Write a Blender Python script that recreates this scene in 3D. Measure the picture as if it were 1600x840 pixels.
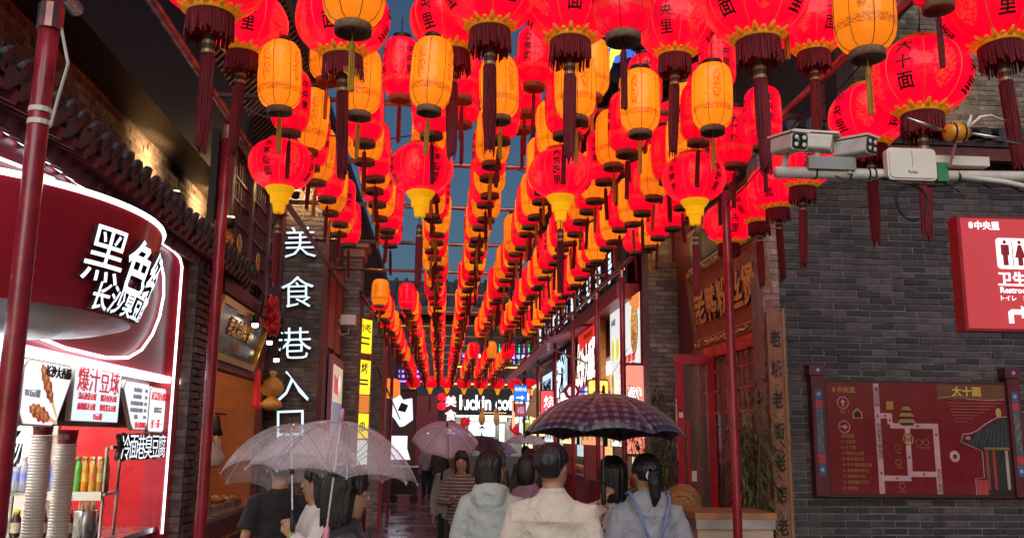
import bpy, bmesh, math, random
from mathutils import Matrix, Vector
for o in list(bpy.data.objects): bpy.data.objects.remove(o)
SC = bpy.context.scene
COL = SC.collection
R = math.radians
PI = math.pi
random.seed(7)

# ------------------------------------------------------------------ camera, sky, soft fill, exposure
cam_d = bpy.data.cameras.new('camera'); CAM = bpy.data.objects.new('camera', cam_d); COL.objects.link(CAM)
cam_d.sensor_width = 36.0; cam_d.lens = 31.5; cam_d.clip_end = 600; cam_d.clip_start = 0.05
YAW, PITCH, ROLL = R(4.387), R(10.606), R(0.6)
CAM.matrix_world = (Matrix.Translation((0, 0, 1.8)) @ Matrix.Rotation(-YAW, 4, 'Z') @
                    Matrix.Rotation(PI/2 + PITCH, 4, 'X') @ Matrix.Rotation(ROLL, 4, 'Z'))
SC.camera = CAM
W = bpy.data.worlds.new('World'); SC.world = W; W.use_nodes = True
wn = W.node_tree.nodes; wl = W.node_tree.links
sky = wn.new('ShaderNodeTexSky'); sky.sky_type = 'NISHITA'; sky.sun_disc = False
sky.sun_elevation = R(8.0); sky.sun_rotation = R(188); sky.ozone_density = 3.1; sky.air_density = 1.0; sky.dust_density = 4.0
bg = wn['Background']; bg.inputs['Strength'].default_value = 0.046
wl.new(sky.outputs[0], bg.inputs['Color'])
fill_d = bpy.data.lights.new('dusk_fill', 'SUN'); fill_d.energy = 1.25; fill_d.angle = R(60); fill_d.color = (1.0, 0.92, 0.95)  # soft fill from behind the viewer, for skylight and unseen shop lights
SUN = bpy.data.objects.new('dusk_fill', fill_d); COL.objects.link(SUN)
SUN.rotation_euler = (R(52), 0, R(-8))
vs = SC.view_settings; vs.view_transform = 'Standard'; vs.look = 'None'; vs.exposure = 0.65; vs.gamma = 1.0
vs.use_curve_mapping = False
SC.cycles.use_denoising = True; SC.cycles.max_bounces = 8; SC.cycles.transparent_max_bounces = 16
SC.cycles.sample_clamp_indirect = 4.0; SC.cycles.use_light_tree = True; SC.cycles.caustics_reflective = False

# ------------------------------------------------------------------ helpers
class MB:
    """collects geometry for one mesh"""
    def __init__(s): s.v = []; s.f = []; s.m = []; s.uv = None
    def add(s, vs_, fs_, mi=0):
        o = len(s.v); s.v += [tuple(p) for p in vs_]
        for f in fs_: s.f.append(tuple(i + o for i in f)); s.m.append(mi)
        return s
    def box(s, c, d, mi=0, rot=None, taper=1.0):
        hx, hy, hz = d[0]/2, d[1]/2, d[2]/2
        P = []
        for z in (-1, 1):
            t = taper if z > 0 else 1.0
            for x, y in ((-1, -1), (1, -1), (1, 1), (-1, 1)):
                p = Vector((x*hx*t, y*hy*t, z*hz))
                if rot is not None: p = rot @ p
                P.append((p.x + c[0], p.y + c[1], p.z + c[2]))
        return s.add(P, [(3, 2, 1, 0), (4, 5, 6, 7), (0, 1, 5, 4), (1, 2, 6, 5), (2, 3, 7, 6), (3, 0, 4, 7)], mi)
    def bb(s, x0, x1, y0, y1, z0, z1, mi=0):
        return s.box(((x0+x1)/2, (y0+y1)/2, (z0+z1)/2), (abs(x1-x0), abs(y1-y0), abs(z1-z0)), mi)
    def rings(s, rs, mi=0, cap=True, close=True):
        n = len(rs[0]); P = [p for r in rs for p in r]; F = []
        for i in range(len(rs)-1):
            for j in range(n if close else n-1):
                a = i*n + j; b = i*n + (j+1) % n
                F.append((a, b, b+n, a+n))
        if cap:
            F.append(tuple(range(n-1, -1, -1))); F.append(tuple((len(rs)-1)*n + k for k in range(n)))
        return s.add(P, F, mi)
    def tube(s, path, r, n=8, mi=0, cap=True):
        path = [Vector(p) for p in path]
        rr = r if isinstance(r, (list, tuple)) else [r]*len(path)
        RS = []; up = None
        for i, p in enumerate(path):
            a = path[max(i-1, 0)]; b = path[min(i+1, len(path)-1)]
            d = (b-a)
            if d.length < 1e-9: d = Vector((0, 0, 1))
            d.normalize()
            if up is None:
                up = Vector((1, 0, 0)) if abs(d.x) < .8 else Vector((0, 1, 0))
            x = (up - d*up.dot(d)); x.normalize(); y = d.cross(x); up = x
            RS.append([p + (x*math.cos(2*PI*k/n) + y*math.sin(2*PI*k/n))*rr[i] for k in range(n)])
        return s.rings(RS, mi, cap)
    def lathe(s, prof, n=16, c=(0, 0, 0), mi=0, cap=True):
        return s.rings([[(c[0]+r*math.cos(2*PI*k/n), c[1]+r*math.sin(2*PI*k/n), c[2]+z) for k in range(n)] for r, z in prof], mi, cap)
    def prism(s, poly, z0, z1, mi=0):
        """poly in local xy, extruded along z"""
        n = len(poly); P = [(x, y, z0) for x, y in poly] + [(x, y, z1) for x, y in poly]
        F = [tuple(range(n-1, -1, -1)), tuple(range(n, 2*n))] + [(i, (i+1) % n, n+(i+1) % n, n+i) for i in range(n)]
        return s.add(P, F, mi)
    def ell(s, c, r, n=12, m=8, mi=0, rot=None):
        RS = []
        for i in range(m+1):
            t = PI*i/m; rr = max(math.sin(t), 1e-3); z = -math.cos(t)
            ring = []
            for k in range(n):
                p = Vector((r[0]*rr*math.cos(2*PI*k/n), r[1]*rr*math.sin(2*PI*k/n), r[2]*z))
                if rot is not None: p = rot @ p
                ring.append((c[0]+p.x, c[1]+p.y, c[2]+p.z))
            RS.append(ring)
        return s.rings(RS, mi)
    def mesh(s, name, smooth=False):
        me = bpy.data.meshes.new(name); me.from_pydata(s.v, [], s.f)
        if any(s.m): me.polygons.foreach_set('material_index', s.m)
        if smooth: me.polygons.foreach_set('use_smooth', [True]*len(me.polygons))
        me.update()
        return me
    def build(s, name, mats, parent=None, smooth=False, M=None):
        me = s.mesh(name, smooth)
        for m in (mats if isinstance(mats, (list, tuple)) else [mats]): me.materials.append(m)
        return put(name, me, parent, M)

def put(name, me, parent=None, M=None):
    o = bpy.data.objects.new(name, me); COL.objects.link(o)
    if parent is not None: o.parent = parent
    if M is not None: o.matrix_basis = M
    return o
def tag(o, label, cat, group=None):
    o['label'] = label; o['category'] = cat
    if group: o['group'] = group
    return o
def thing(name, label, cat, M=None, group=None):
    o = bpy.data.objects.new(name, None); COL.objects.link(o); o.empty_display_size = .1
    if M is not None: o.matrix_basis = M if isinstance(M, Matrix) else Matrix.Translation(M)
    return tag(o, label, cat, group)
def frame(O, side):
    """sign frame: local x = reading direction, y = up, z = out of the wall. side: 'L' faces +X, 'R' faces -X, 'F' faces -Y"""
    u, n = {'L': ((0, 1, 0), (1, 0, 0)), 'R': ((0, -1, 0), (-1, 0, 0)), 'F': ((1, 0, 0), (0, -1, 0))}[side]
    return Matrix(((u[0], 0, n[0], O[0]), (u[1], 0, n[1], O[1]), (0, 1, 0, O[2]), (0, 0, 0, 1)))
def copy_part(src, parent, M=None):
    o = src.copy(); COL.objects.link(o); o.parent = parent
    if M is not None: o.matrix_basis = M
    return o
def copy_tree(src, M):
    r = src.copy(); COL.objects.link(r); r.matrix_basis = M
    for c in src.children:
        k = c.copy(); COL.objects.link(k); k.parent = r; k.matrix_basis = c.matrix_basis.copy()
        for g in c.children:
            q = g.copy(); COL.objects.link(q); q.parent = k; q.matrix_basis = g.matrix_basis.copy()
    return r
T = Matrix.Translation

# ------------------------------------------------------------------ materials
def newmat(name):
    m = bpy.data.materials.new(name); m.use_nodes = True
    return m, m.node_tree.nodes, m.node_tree.links, m.node_tree.nodes['Principled BSDF']
def mat(name, col, rough=.6, metal=0., var=.15, scale=6., bump=0., bscale=40., emit=None, es=0., coat=0., col2=None, stretch=None):
    """paint / wood / stone with broken colour and fine relief"""
    m, n, l, b = newmat(name)
    b.inputs['Roughness'].default_value = rough; b.inputs['Metallic'].default_value = metal
    b.inputs['Coat Weight'].default_value = coat
    tc = n.new('ShaderNodeTexCoord'); src = tc.outputs['Object']
    if stretch:
        mp = n.new('ShaderNodeMapping'); mp.inputs['Scale'].default_value = stretch; l.new(src, mp.inputs[0]); src = mp.outputs[0]
    nz = n.new('ShaderNodeTexNoise'); nz.inputs['Scale'].default_value = scale; nz.inputs['Detail'].default_value = 6
    l.new(src, nz.inputs['Vector'])
    rp = n.new('ShaderNodeValToRGB'); rp.color_ramp.elements[0].position = .3; rp.color_ramp.elements[1].position = .72
    c2 = col2 or tuple(min(1, c*(1+var)) for c in col)
    rp.color_ramp.elements[0].color = (*[c*(1-var) for c in col], 1); rp.color_ramp.elements[1].color = (*c2, 1)
    l.new(nz.outputs['Fac'], rp.inputs[0]); l.new(rp.outputs[0], b.inputs['Base Color'])
    mr = n.new('ShaderNodeMapRange'); mr.inputs['To Min'].default_value = max(.02, rough-.12); mr.inputs['To Max'].default_value = min(1, rough+.12)
    l.new(nz.outputs['Fac'], mr.inputs[0]); l.new(mr.outputs[0], b.inputs['Roughness'])
    if bump:
        nb = n.new('ShaderNodeTexNoise'); nb.inputs['Scale'].default_value = bscale; nb.inputs['Detail'].default_value = 5; l.new(src, nb.inputs['Vector'])
        bp = n.new('ShaderNodeBump'); bp.inputs['Strength'].default_value = bump; bp.inputs['Distance'].default_value = .02
        l.new(nb.outputs['Fac'], bp.inputs['Height']); l.new(bp.outputs[0], b.inputs['Normal'])
    if emit:
        b.inputs['Emission Color'].default_value = (*emit, 1); b.inputs['Emission Strength'].default_value = es
    return m
def glow(name, col, es, base=None, rough=.35):
    es *= .84
    m, n, l, b = newmat(name)
    b.inputs['Base Color'].default_value = (*(base or tuple(min(.8, c) for c in col)), 1); b.inputs['Roughness'].default_value = rough
    b.inputs['Emission Color'].default_value = (*col, 1); b.inputs['Emission Strength'].default_value = es
    return m
def srgb(r, g, b): return tuple((c/255/12.92 if c/255 <= .04045 else ((c/255+.055)/1.055)**2.4) for c in (r, g, b))

def brick_mat(name, c0, c1, c2, damp=.75):
    m, n, l, b = newmat(name)
    oi = n.new('ShaderNodeObjectInfo'); ge = n.new('ShaderNodeNewGeometry')
    ad = n.new('ShaderNodeMath'); ad.operation = 'ADD'; l.new(oi.outputs['Random'], ad.inputs[0]); l.new(ge.outputs['Random Per Island'], ad.inputs[1])
    fr = n.new('ShaderNodeMath'); fr.operation = 'FRACT'; l.new(ad.outputs[0], fr.inputs[0])
    rp = n.new('ShaderNodeValToRGB'); e = rp.color_ramp.elements; e[0].color = (*c0, 1); e[1].color = (*c2, 1)
    k = e.new(.55); k.color = (*c1, 1); l.new(fr.outputs[0], rp.inputs[0])
    nz = n.new('ShaderNodeTexNoise'); nz.inputs['Scale'].default_value = 14; nz.inputs['Detail'].default_value = 8
    tc = n.new('ShaderNodeTexCoord'); l.new(ge.outputs['Position'], nz.inputs['Vector'])
    mx = n.new('ShaderNodeMixRGB'); mx.blend_type = 'MULTIPLY'; mx.inputs[0].default_value = .8; l.new(rp.outputs[0], mx.inputs[1])
    r2 = n.new('ShaderNodeValToRGB'); r2.color_ramp.elements[0].position = .3; r2.color_ramp.elements[0].color = (.45, .45, .45, 1)
    r2.color_ramp.elements[1].position = .7; r2.color_ramp.elements[1].color = (1.25, 1.22, 1.2, 1)
    l.new(nz.outputs['Fac'], r2.inputs[0]); l.new(r2.outputs[0], mx.inputs[2])
    mpg = n.new('ShaderNodeMapping'); mpg.inputs['Scale'].default_value = (2.2, 2.2, .45); l.new(ge.outputs['Position'], mpg.inputs[0])
    n3 = n.new('ShaderNodeTexNoise'); n3.inputs['Scale'].default_value = 1.0; n3.inputs['Detail'].default_value = 7; n3.inputs['Roughness'].default_value = .65; l.new(mpg.outputs[0], n3.inputs['Vector'])
    r3 = n.new('ShaderNodeValToRGB'); r3.color_ramp.elements[0].position = .36; r3.color_ramp.elements[0].color = (.5, .48, .5, 1); r3.color_ramp.elements[1].position = .66; r3.color_ramp.elements[1].color = (1.35, 1.3, 1.32, 1); l.new(n3.outputs['Fac'], r3.inputs[0])
    m3 = n.new('ShaderNodeMixRGB'); m3.blend_type = 'MULTIPLY'; m3.inputs[0].default_value = .85; l.new(mx.outputs[0], m3.inputs[1]); l.new(r3.outputs[0], m3.inputs[2]); l.new(m3.outputs[0], b.inputs['Base Color'])
    nb = n.new('ShaderNodeTexNoise'); nb.inputs['Scale'].default_value = 90; nb.inputs['Detail'].default_value = 6; l.new(ge.outputs['Position'], nb.inputs['Vector'])
    bp = n.new('ShaderNodeBump'); bp.inputs['Strength'].default_value = .5; bp.inputs['Distance'].default_value = .01
    l.new(nb.outputs['Fac'], bp.inputs['Height']); l.new(bp.outputs[0], b.inputs['Normal'])
    b.inputs['Roughness'].default_value = damp
    return m

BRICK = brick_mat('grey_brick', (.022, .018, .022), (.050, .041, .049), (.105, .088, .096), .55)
BRICKW = brick_mat('warm_lit_brick', (.13, .105, .085), (.21, .17, .14), (.30, .25, .205), .75)  # grey brick with the warm shop light put into its colour
MORTAR = mat('mortar', (.17, .15, .16), .9, var=.35, scale=9, bump=.4)
MORTARW = mat('warm_lit_mortar', (.26, .235, .2), .9, var=.3, scale=9, bump=.4)  # mortar with the same warm light in its colour
REDPOST = mat('red_post_paint', (.27, .014, .03), .32, var=.3, scale=9, bump=.1, bscale=25, coat=.3)
REDWOOD = mat('dark_red_wood', (.13, .018, .022), .5, var=.35, scale=7, bump=.2, stretch=(1, 1, 5))
REDDOOR = mat('red_door_paint', (.40, .014, .035), .28, var=.25, scale=4, coat=.4)
DKWOOD = mat('blackened_wood', (.025, .018, .018), .55, var=.4, scale=8, bump=.2)
TILE = mat('roof_tile', (.045, .042, .05), .5, var=.5, scale=11, bump=.5, bscale=30)
SOFFIT = mat('soffit_boards', (.085, .065, .075), .6, var=.4, scale=6)
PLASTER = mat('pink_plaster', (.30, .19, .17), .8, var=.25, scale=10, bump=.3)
GOLD = mat('gilt', (.75, .42, .07), .35, metal=.6, var=.2, scale=20)
GOLDP = mat('gold_paint', (.85, .43, .10), .5, var=.2, scale=20)
ORANGEW = mat('orange_brown_board', (.36, .10, .035), .55, var=.25, scale=5, bump=.15, stretch=(1, 1, 6))
TAN = mat('tan_couplet_board', (.27, .115, .06), .5, var=.4, scale=5, bump=.1, stretch=(3, 1, .6))
BLACK = mat('black_paint', (.01, .01, .011), .5, var=.2)
STEEL = mat('brushed_steel', (.55, .54, .53), .28, metal=1, var=.12, scale=12)
PIPE = mat('worn_pipe', (.30, .16, .15), .32, metal=.7, var=.45, scale=9)
WHITEP = mat('white_painted_pipe', (.62, .60, .55), .4, var=.12, scale=14)
CREAM = mat('cream_plastic', (.72, .69, .60), .38, var=.05)
CABLE = mat('black_cable', (.012, .012, .014), .5)
GREYCAP = mat('lantern_base_card', (.20, .13, .075), .8, var=.35, scale=60)
TASSEL = mat('dark_red_tassel', (.17, .008, .018), .75, var=.4, scale=120, bump=.6, bscale=200, stretch=(1, 1, .05))
YTASSEL = mat('yellow_tassel', (.48, .26, .02), .75, var=.4, scale=120, bump=.6, bscale=200, stretch=(1, 1, .05))
YPLEAT = mat('yellow_pleated_trim', (.85, .50, .01), .6, var=.1, emit=(.9, .42, .0), es=.35)
COLLAR = mat('gold_collar_trim', (.75, .40, .02), .55, var=.25, scale=40, emit=(.8, .30, .01), es=.12)
SEAM = mat('gold_seam_wire', (.55, .25, .03), .5)
REDSEAM = mat('brown_seam_wire', (.16, .03, .01), .5)
INK = mat('ink', (.02, .003, .005), .6, var=.1)
WHITEG = glow('white_tube_light', (.86, .93, 1.0), 2.6, (.8, .8, .8))
LETTERG = glow('white_lit_letter', (.80, .90, 1.0), 1.2, (.8, .8, .8))
ICEG = glow('ice_lit_letter', (.55, .80, 1.0), 1.0, (.7, .8, .85))
LETTERSIDE = mat('letter_return', (.5, .5, .53), .4)
WARM = glow('warm_bulb', (1.0, .72, .36), 6.0)
# ------------------------------------------------------------------ lettering
_tm = {}
LETTERDARK = mat('letter_dark_return', (.05, .02, .03), .5)
def textmesh(s, size, ext=.004, off=0., line=1.0, res=2):
    k = (s, size, ext, off, line, res)
    if k in _tm: return _tm[k]
    cu = bpy.data.curves.new('lettering', 'FONT'); cu.body = s; cu.size = size; cu.extrude = ext; cu.offset = off
    cu.align_x = 'CENTER'; cu.space_line = line; cu.resolution_u = res
    ob = bpy.data.objects.new('tmp_lettering', cu); COL.objects.link(ob)
    me = bpy.data.meshes.new_from_object(ob)
    bpy.data.objects.remove(ob); bpy.data.curves.remove(cu)
    if len(me.vertices):
        xs = [v.co.x for v in me.vertices]; ys = [v.co.y for v in me.vertices]
        cx, cy = (min(xs)+max(xs))/2, (min(ys)+max(ys))/2
        for v in me.vertices: v.co.x -= cx; v.co.y -= cy
    me.materials.clear()
    _tm[k] = me
    return me
def finer(me, L):
    """cut long edges so that lettering can follow a curved face"""
    bm = bmesh.new(); bm.from_mesh(me)
    for _ in range(4):
        bmesh.ops.triangulate(bm, faces=bm.faces[:])
        E = [e for e in bm.edges if e.calc_length() > L]
        if not E: break
        bmesh.ops.subdivide_edges(bm, edges=E, cuts=1)
    bmesh.ops.triangulate(bm, faces=bm.faces[:])
    out = bpy.data.meshes.new('lettering'); bm.to_mesh(out); bm.free(); return out
def letters(parent, s, x, y, size, m, z=.006, ext=.004, off=0., line=1.0, name='lettering', rot=0., sx=1., sy=1.):
    if '\n' in s:
        L = s.split('\n')
        for i, q in enumerate(L): o = letters(parent, q, x, y+size*1.02*line*((len(L)-1)/2-i), size, m, z, ext, off, 1.0, name, rot, sx, sy)
        return o
    src = textmesh(s, size, ext, off, line); me = src
    if len(me.materials) and me.materials[0] != m: me = src.copy(); me.materials.clear()
    if not len(me.materials):
        me.materials.append(m)
        if name == 'letter': sides(me)
    return put(name, me, parent, T((x, y, z)) @ Matrix.Rotation(rot, 4, 'Z') @ Matrix.Diagonal((sx, sy, 1, 1)))
def sides(me):
    """dark returns on built-up letters"""
    me.materials.append(LETTERDARK)
    zt = max(v.co.z for v in me.vertices)
    for q in me.polygons: q.material_index = 0 if all(me.vertices[i].co.z > zt-1e-4 for i in q.vertices) else 1
def warp(me, fn, m, name, parent, M=None):
    me = me.copy(); me.materials.clear(); me.materials.append(m); sides(me)
    for v in me.vertices: v.co = fn(v.co)
    return put(name, me, parent, M)
def wb(mb, name, mats, parent, smooth=False):
    """mb holds world coordinates; parent is a top-level thing"""
    return mb.build(name, mats, parent, smooth, M=parent.matrix_basis.inverted())

# ------------------------------------------------------------------ bricks
_bm = []
def brick_meshes(L, H, D):
    out = []
    rnd = random.Random(int(L*1000+H*10000))
    for k in range(5):
        b = MB(); c = .0035; j = lambda: rnd.uniform(-.0032, .0032)
        P = []
        for z, i in ((0, 0), (D-c, 0), (D, c)):
            P.append([(-L/2+i+j(), -H/2+i+j(), z), (L/2-i+j(), -H/2+i+j(), z), (L/2-i+j(), H/2-i+j(), z), (-L/2+i+j(), H/2-i+j(), z)])
        b.rings(P)
        out.append(b)
    return out
def brickwork(th, w, h, n_single, prio, m=None, mort=None, L=.235, H=.054, joint=.0115, D=.030, y0=0., skip=None, offM=None, core=True, seed=3):
    """lays bricks on the local z=0 face of thing th (x right, y up, z out)"""
    m = m or BRICK; mort = mort or MORTAR
    rnd = random.Random(seed)
    key = ('b', L, H, D)
    full = brick_meshes(L, H, D); half = brick_meshes(L/2-joint/2, H, D)
    cells = []
    row = 0; y = y0 + H/2 + joint/2
    while y + H/2 < h:
        x = -(L+joint)/2*(row % 2)
        while x < w - .02:
            x0, x1 = max(x, 0), min(x+L, w)
            if x1-x0 > .05 and not (skip and skip((x0+x1)/2, y)): cells.append((x0, x1, y))
            x += L+joint
        y += H+joint; row += 1
    cells.sort(key=lambda c: prio((c[0]+c[1])/2, c[2]))
    base = offM or Matrix()
    me_full = [b.mesh('brick') for b in full]
    for q in me_full: q.materials.append(m)
    big = MB()
    for i, (x0, x1, yy) in enumerate(cells):
        dz = rnd.uniform(-.007, .004)
        if i < n_single:
            sx = (x1-x0)/L
            put('brick', me_full[i % 5], th, base @ T(((x0+x1)/2, yy, dz)) @ Matrix.Diagonal((sx, 1, 1, 1)))
        else:
            b = full[i % 5]; sx = (x1-x0)/L
            big.add([tuple(base @ Vector((p[0]*sx+(x0+x1)/2, p[1]+yy, p[2]+dz))) for p in b.v], b.f)
    if big.v:
        o = big.build('brickwork', m, th); o['kind'] = 'stuff'
    if core:
        c = MB().bb(0, w, y0, h, -.12, .019); c.build('mortar_bed', mort, th, M=offM)

# ------------------------------------------------------------------ ground
g = MB(); g.add([(-60, -20, -.03), (60, -20, -.03), (60, 120, -.03), (-60, 120, -.03)], [(0, 1, 2, 3)])
go = g.build('ground', mat('wet_ground', (.035, .03, .034), .25, var=.4, scale=2)); go['kind'] = 'structure'
def paving_mat():
    m, n, l, b = newmat('wet_paving')
    ge = n.new('ShaderNodeNewGeometry')
    rp = n.new('ShaderNodeValToRGB'); rp.color_ramp.elements[0].color = (.06, .05, .058, 1); rp.color_ramp.elements[1].color = (.15, .12, .135, 1)
    l.new(ge.outputs['Random Per Island'], rp.inputs[0]); l.new(rp.outputs[0], b.inputs['Base Color'])
    nz = n.new('ShaderNodeTexNoise'); nz.inputs['Scale'].default_value = 1.3; nz.inputs['Detail'].default_value = 5; l.new(ge.outputs['Position'], nz.inputs['Vector'])
    mr = n.new('ShaderNodeMapRange'); mr.inputs['From Min'].default_value = .35; mr.inputs['From Max'].default_value = .65
    mr.inputs['To Min'].default_value = .05; mr.inputs['To Max'].default_value = .32; l.new(nz.outputs['Fac'], mr.inputs[0]); l.new(mr.outputs[0], b.inputs['Roughness'])
    nb = n.new('ShaderNodeTexNoise'); nb.inputs['Scale'].default_value = 22; nb.inputs['Detail'].default_value = 4; l.new(ge.outputs['Position'], nb.inputs['Vector'])
    bp = n.new('ShaderNodeBump'); bp.inputs['Strength'].default_value = .22; bp.inputs['Distance'].default_value = .01
    l.new(nb.outputs['Fac'], bp.inputs['Height']); l.new(bp.outputs[0], b.inputs['Normal'])
    b.inputs['Specular IOR Level'].default_value = .6
    return m
pv = MB(); rnd = random.Random(5); y = 1.0; r_ = 0
while y < 36:
    x = -3.2 - .3*(r_ % 2)
    while x < 3.6:
        d = [rnd.uniform(-.0035, .0035) for _ in range(4)]; b0 = -.03
        a = (x+.004, y+.004, x+.596, y+.346)
        pv.add([(a[0], a[1], b0), (a[2], a[1], b0), (a[2], a[3], b0), (a[0], a[3], b0), (a[0], a[1], d[0]), (a[2], a[1], d[1]), (a[2], a[3], d[2]), (a[0], a[3], d[3])],
               [(4, 5, 6, 7), (0, 1, 5, 4), (1, 2, 6, 5), (2, 3, 7, 6), (3, 0, 4, 7)])
        x += .6
    y += .35; r_ += 1
po = pv.build('pavement', paving_mat()); po['kind'] = 'structure'

# ------------------------------------------------------------------ right side: dark brick wall facing the viewer
wr = thing('brick_wall', 'dark grey brick wall facing the viewer behind the map board', 'wall', frame((3.27, 8.6, 0), 'F'))
brickwork(wr, 3.6, 4.75, 300, lambda x, y: abs(x-1.4)*.6+abs(y-2.9), skip=lambda x, y: .5 < x < 2.25 and 1.4 < y < 2.3)
MB().bb(-.0, 3.6, 0, 4.9, -.5, -.13).build('wall_core', MORTAR, wr)
MB().bb(-.0, 3.6, 4.752, 4.9, -.13, .1).build('coping', TILE, wr)
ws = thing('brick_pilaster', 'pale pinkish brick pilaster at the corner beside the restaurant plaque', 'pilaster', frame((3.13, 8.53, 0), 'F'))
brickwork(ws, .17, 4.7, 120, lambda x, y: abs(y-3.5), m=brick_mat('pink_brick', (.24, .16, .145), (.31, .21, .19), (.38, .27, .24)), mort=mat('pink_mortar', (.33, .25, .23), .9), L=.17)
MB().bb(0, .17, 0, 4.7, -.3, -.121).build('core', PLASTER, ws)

# warm-lit upper brick gable behind the right-hand wall
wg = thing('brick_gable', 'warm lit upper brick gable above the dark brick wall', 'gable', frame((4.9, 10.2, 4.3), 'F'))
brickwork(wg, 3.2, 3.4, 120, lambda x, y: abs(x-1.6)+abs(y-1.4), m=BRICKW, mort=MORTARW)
# tiled roof on top of the right wall
def tiled_roof(name, label, x0, z0, x1, z1, ya, yb, step=.2, rafters=True, cat='roof', raf2=True):
    """eave at x0,z0 rising to x1,z1, running along Y from ya to yb"""
    t = thing(name, label, cat, (x0, ya, z0))
    dx, dz = x1-x0, z1-z0; sl = math.hypot(dx, dz); ang = math.atan2(dz, dx)
    Rm = Matrix.Rotation(-ang, 4, 'Y')
    if dx < 0: Rm = Matrix(((dx/sl, 0, -(-dz/sl), 0), (0, -1, 0, yb-ya), (dz/sl, 0, -dx/sl, 0), (0, 0, 0, 1)))
    deck = MB().box((sl/2, (yb-ya)/2, -.035), (sl, yb-ya, .05)); deck.build('roof_deck', DKWOOD, t, M=Rm)
    cov = MB(); N = 7; RS = []
    for xx in (-.03, sl): RS.append([(xx, .055*math.cos(PI*k/(N-1)), .055*math.sin(PI*k/(N-1))) for k in range(N)] + [(xx, 0, -.004)])
    cov.rings(RS); n_seg = int(sl/.22)
    for k in range(n_seg): cov.box((k*.22+.01, 0, .052), (.02, .075, .016))
    cm = cov.mesh('cover_tile'); cm.materials.append(TILE)
    cap = MB(); cap.rings([[(xx, rr*math.cos(2*PI*k/12), .02+rr*math.sin(2*PI*k/12)) for k in range(12)] for xx, rr in ((-.028, .062), (-.052, .062), (-.052, .045), (-.044, .04))])
    pm = cap.mesh('end_tile'); pm.materials.append(TILE)
    drip = MB(); pts = [(-.075, .0), (.075, .0), (.07, -.035), (.04, -.075), (0, -.1), (-.04, -.075), (-.07, -.035)]
    drip.add([(-.045, a, b) for a, b in pts] + [(-.03, a, b) for a, b in pts], [tuple(range(7)), tuple(range(13, 6, -1))] + [(i, i+7, (i+1) % 7+7, (i+1) % 7) for i in range(7)])
    dm = drip.mesh('drip_tile'); dm.materials.append(TILE)
    rm = MB().box((.16, 0, -.1), (.44, .06, .06)).mesh('rafter'); rm.materials.append(REDWOOD)
    r2 = MB().box((.34, 0, -.19), (.5, .065, .065)).mesh('rafter'); r2.materials.append(REDWOOD)
    n = int((yb-ya)/step); rr = random.Random(len(name))
    for k in range(n):
        y = (k+.5)*step
        put('cover_tile', cm, t, Rm @ T((rr.uniform(-.012, .012), y, rr.uniform(-.004, .006))))
        put('end_tile', pm, t, Rm @ T((rr.uniform(-.012, .012), y, rr.uniform(-.008, .008))))
        put('drip_tile', dm, t, Rm @ T((rr.uniform(-.01, .01), y+step/2, 0)))
        if rafters:
            put('rafter', rm, t, Rm @ T((0, y, 0)))
            if raf2: put('rafter', r2, t, Rm @ T((0, y, 0)))
    if rafters:
        MB().box((.03, (yb-ya)/2, -.058), (.05, yb-ya, .05)).build('fascia_board', REDWOOD, t, M=Rm)
        if raf2: MB().box((.15, (yb-ya)/2, -.145), (.05, yb-ya, .045)).build('fascia_board', REDWOOD, t, M=Rm)
        MB().tube([(.62, 0, -.3), (.62, yb-ya, -.3)], .06, 10).build('purlin', REDWOOD, t, M=Rm)
    return t
tiled_roof('tiled_eave', 'grey tiled eave with red rafters above the lit snack shop', -1.96, 3.40, -3.1, 3.95, 2.6, 9.2, .165)

# ------------------------------------------------------------------ left side: lit snack shop
SHOPRED = mat('red_sign_panel', (.50, .022, .045), .3, var=.1, scale=3, coat=.3)
SHOPRED2 = mat('dark_red_panel', (.28, .016, .035), .35, var=.15, scale=3)
XL = -2.3
shop = thing('snack_shop', 'lit red snack shop with bowl shaped sign and serving hatch', 'shop', (XL, 5.5, 0))
wb(MB().bb(XL-.14, XL-.0, 2.4, 7.9, 2.275, 3.36), 'sign_panel', SHOPRED2, shop)
wb(MB().bb(XL-.12, XL+.05, 7.73, 7.97, .0, 3.34), 'end_panel', SHOPRED, shop)
wb(MB().bb(XL-.04, XL+.045, 2.4, 8.06, 2.215, 2.262), 'light_ledge', WHITEG, shop)
tb = MB(); tb.tube([(XL+.03, 2.4, 3.33), (XL+.03, 7.6, 3.30), (XL+.045, 7.71, 3.27), (XL+.065, 7.72, 3.2), (XL+.065, 7.75, 1.0)], .010, 8)
wb(tb, 'light_tube', WHITEG, shop, True)
tb = MB(); tb.tube([(XL+.03, 2.4, 3.02), (XL+.03, 4.2, 3.12), (XL+.03, 5.2, 3.24)], .009, 8); wb(tb, 'light_tube', WHITEG, shop, True)
pts = [(7.08, 3.25), (7.22, 3.18), (7.36, 3.05), (7.4, 2.9), (7.34, 2.72), (7.2, 2.56), (6.98, 2.42), (6.7, 2.335), (6.3, 2.30), (5.6, 2.30), (4.9, 2.345), (4.2, 2.42), (3.4, 2.47)]
wb(MB().tube([(XL+.03, y, z) for y, z in pts], .010, 8), 'light_tube', WHITEG, shop, True)
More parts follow.
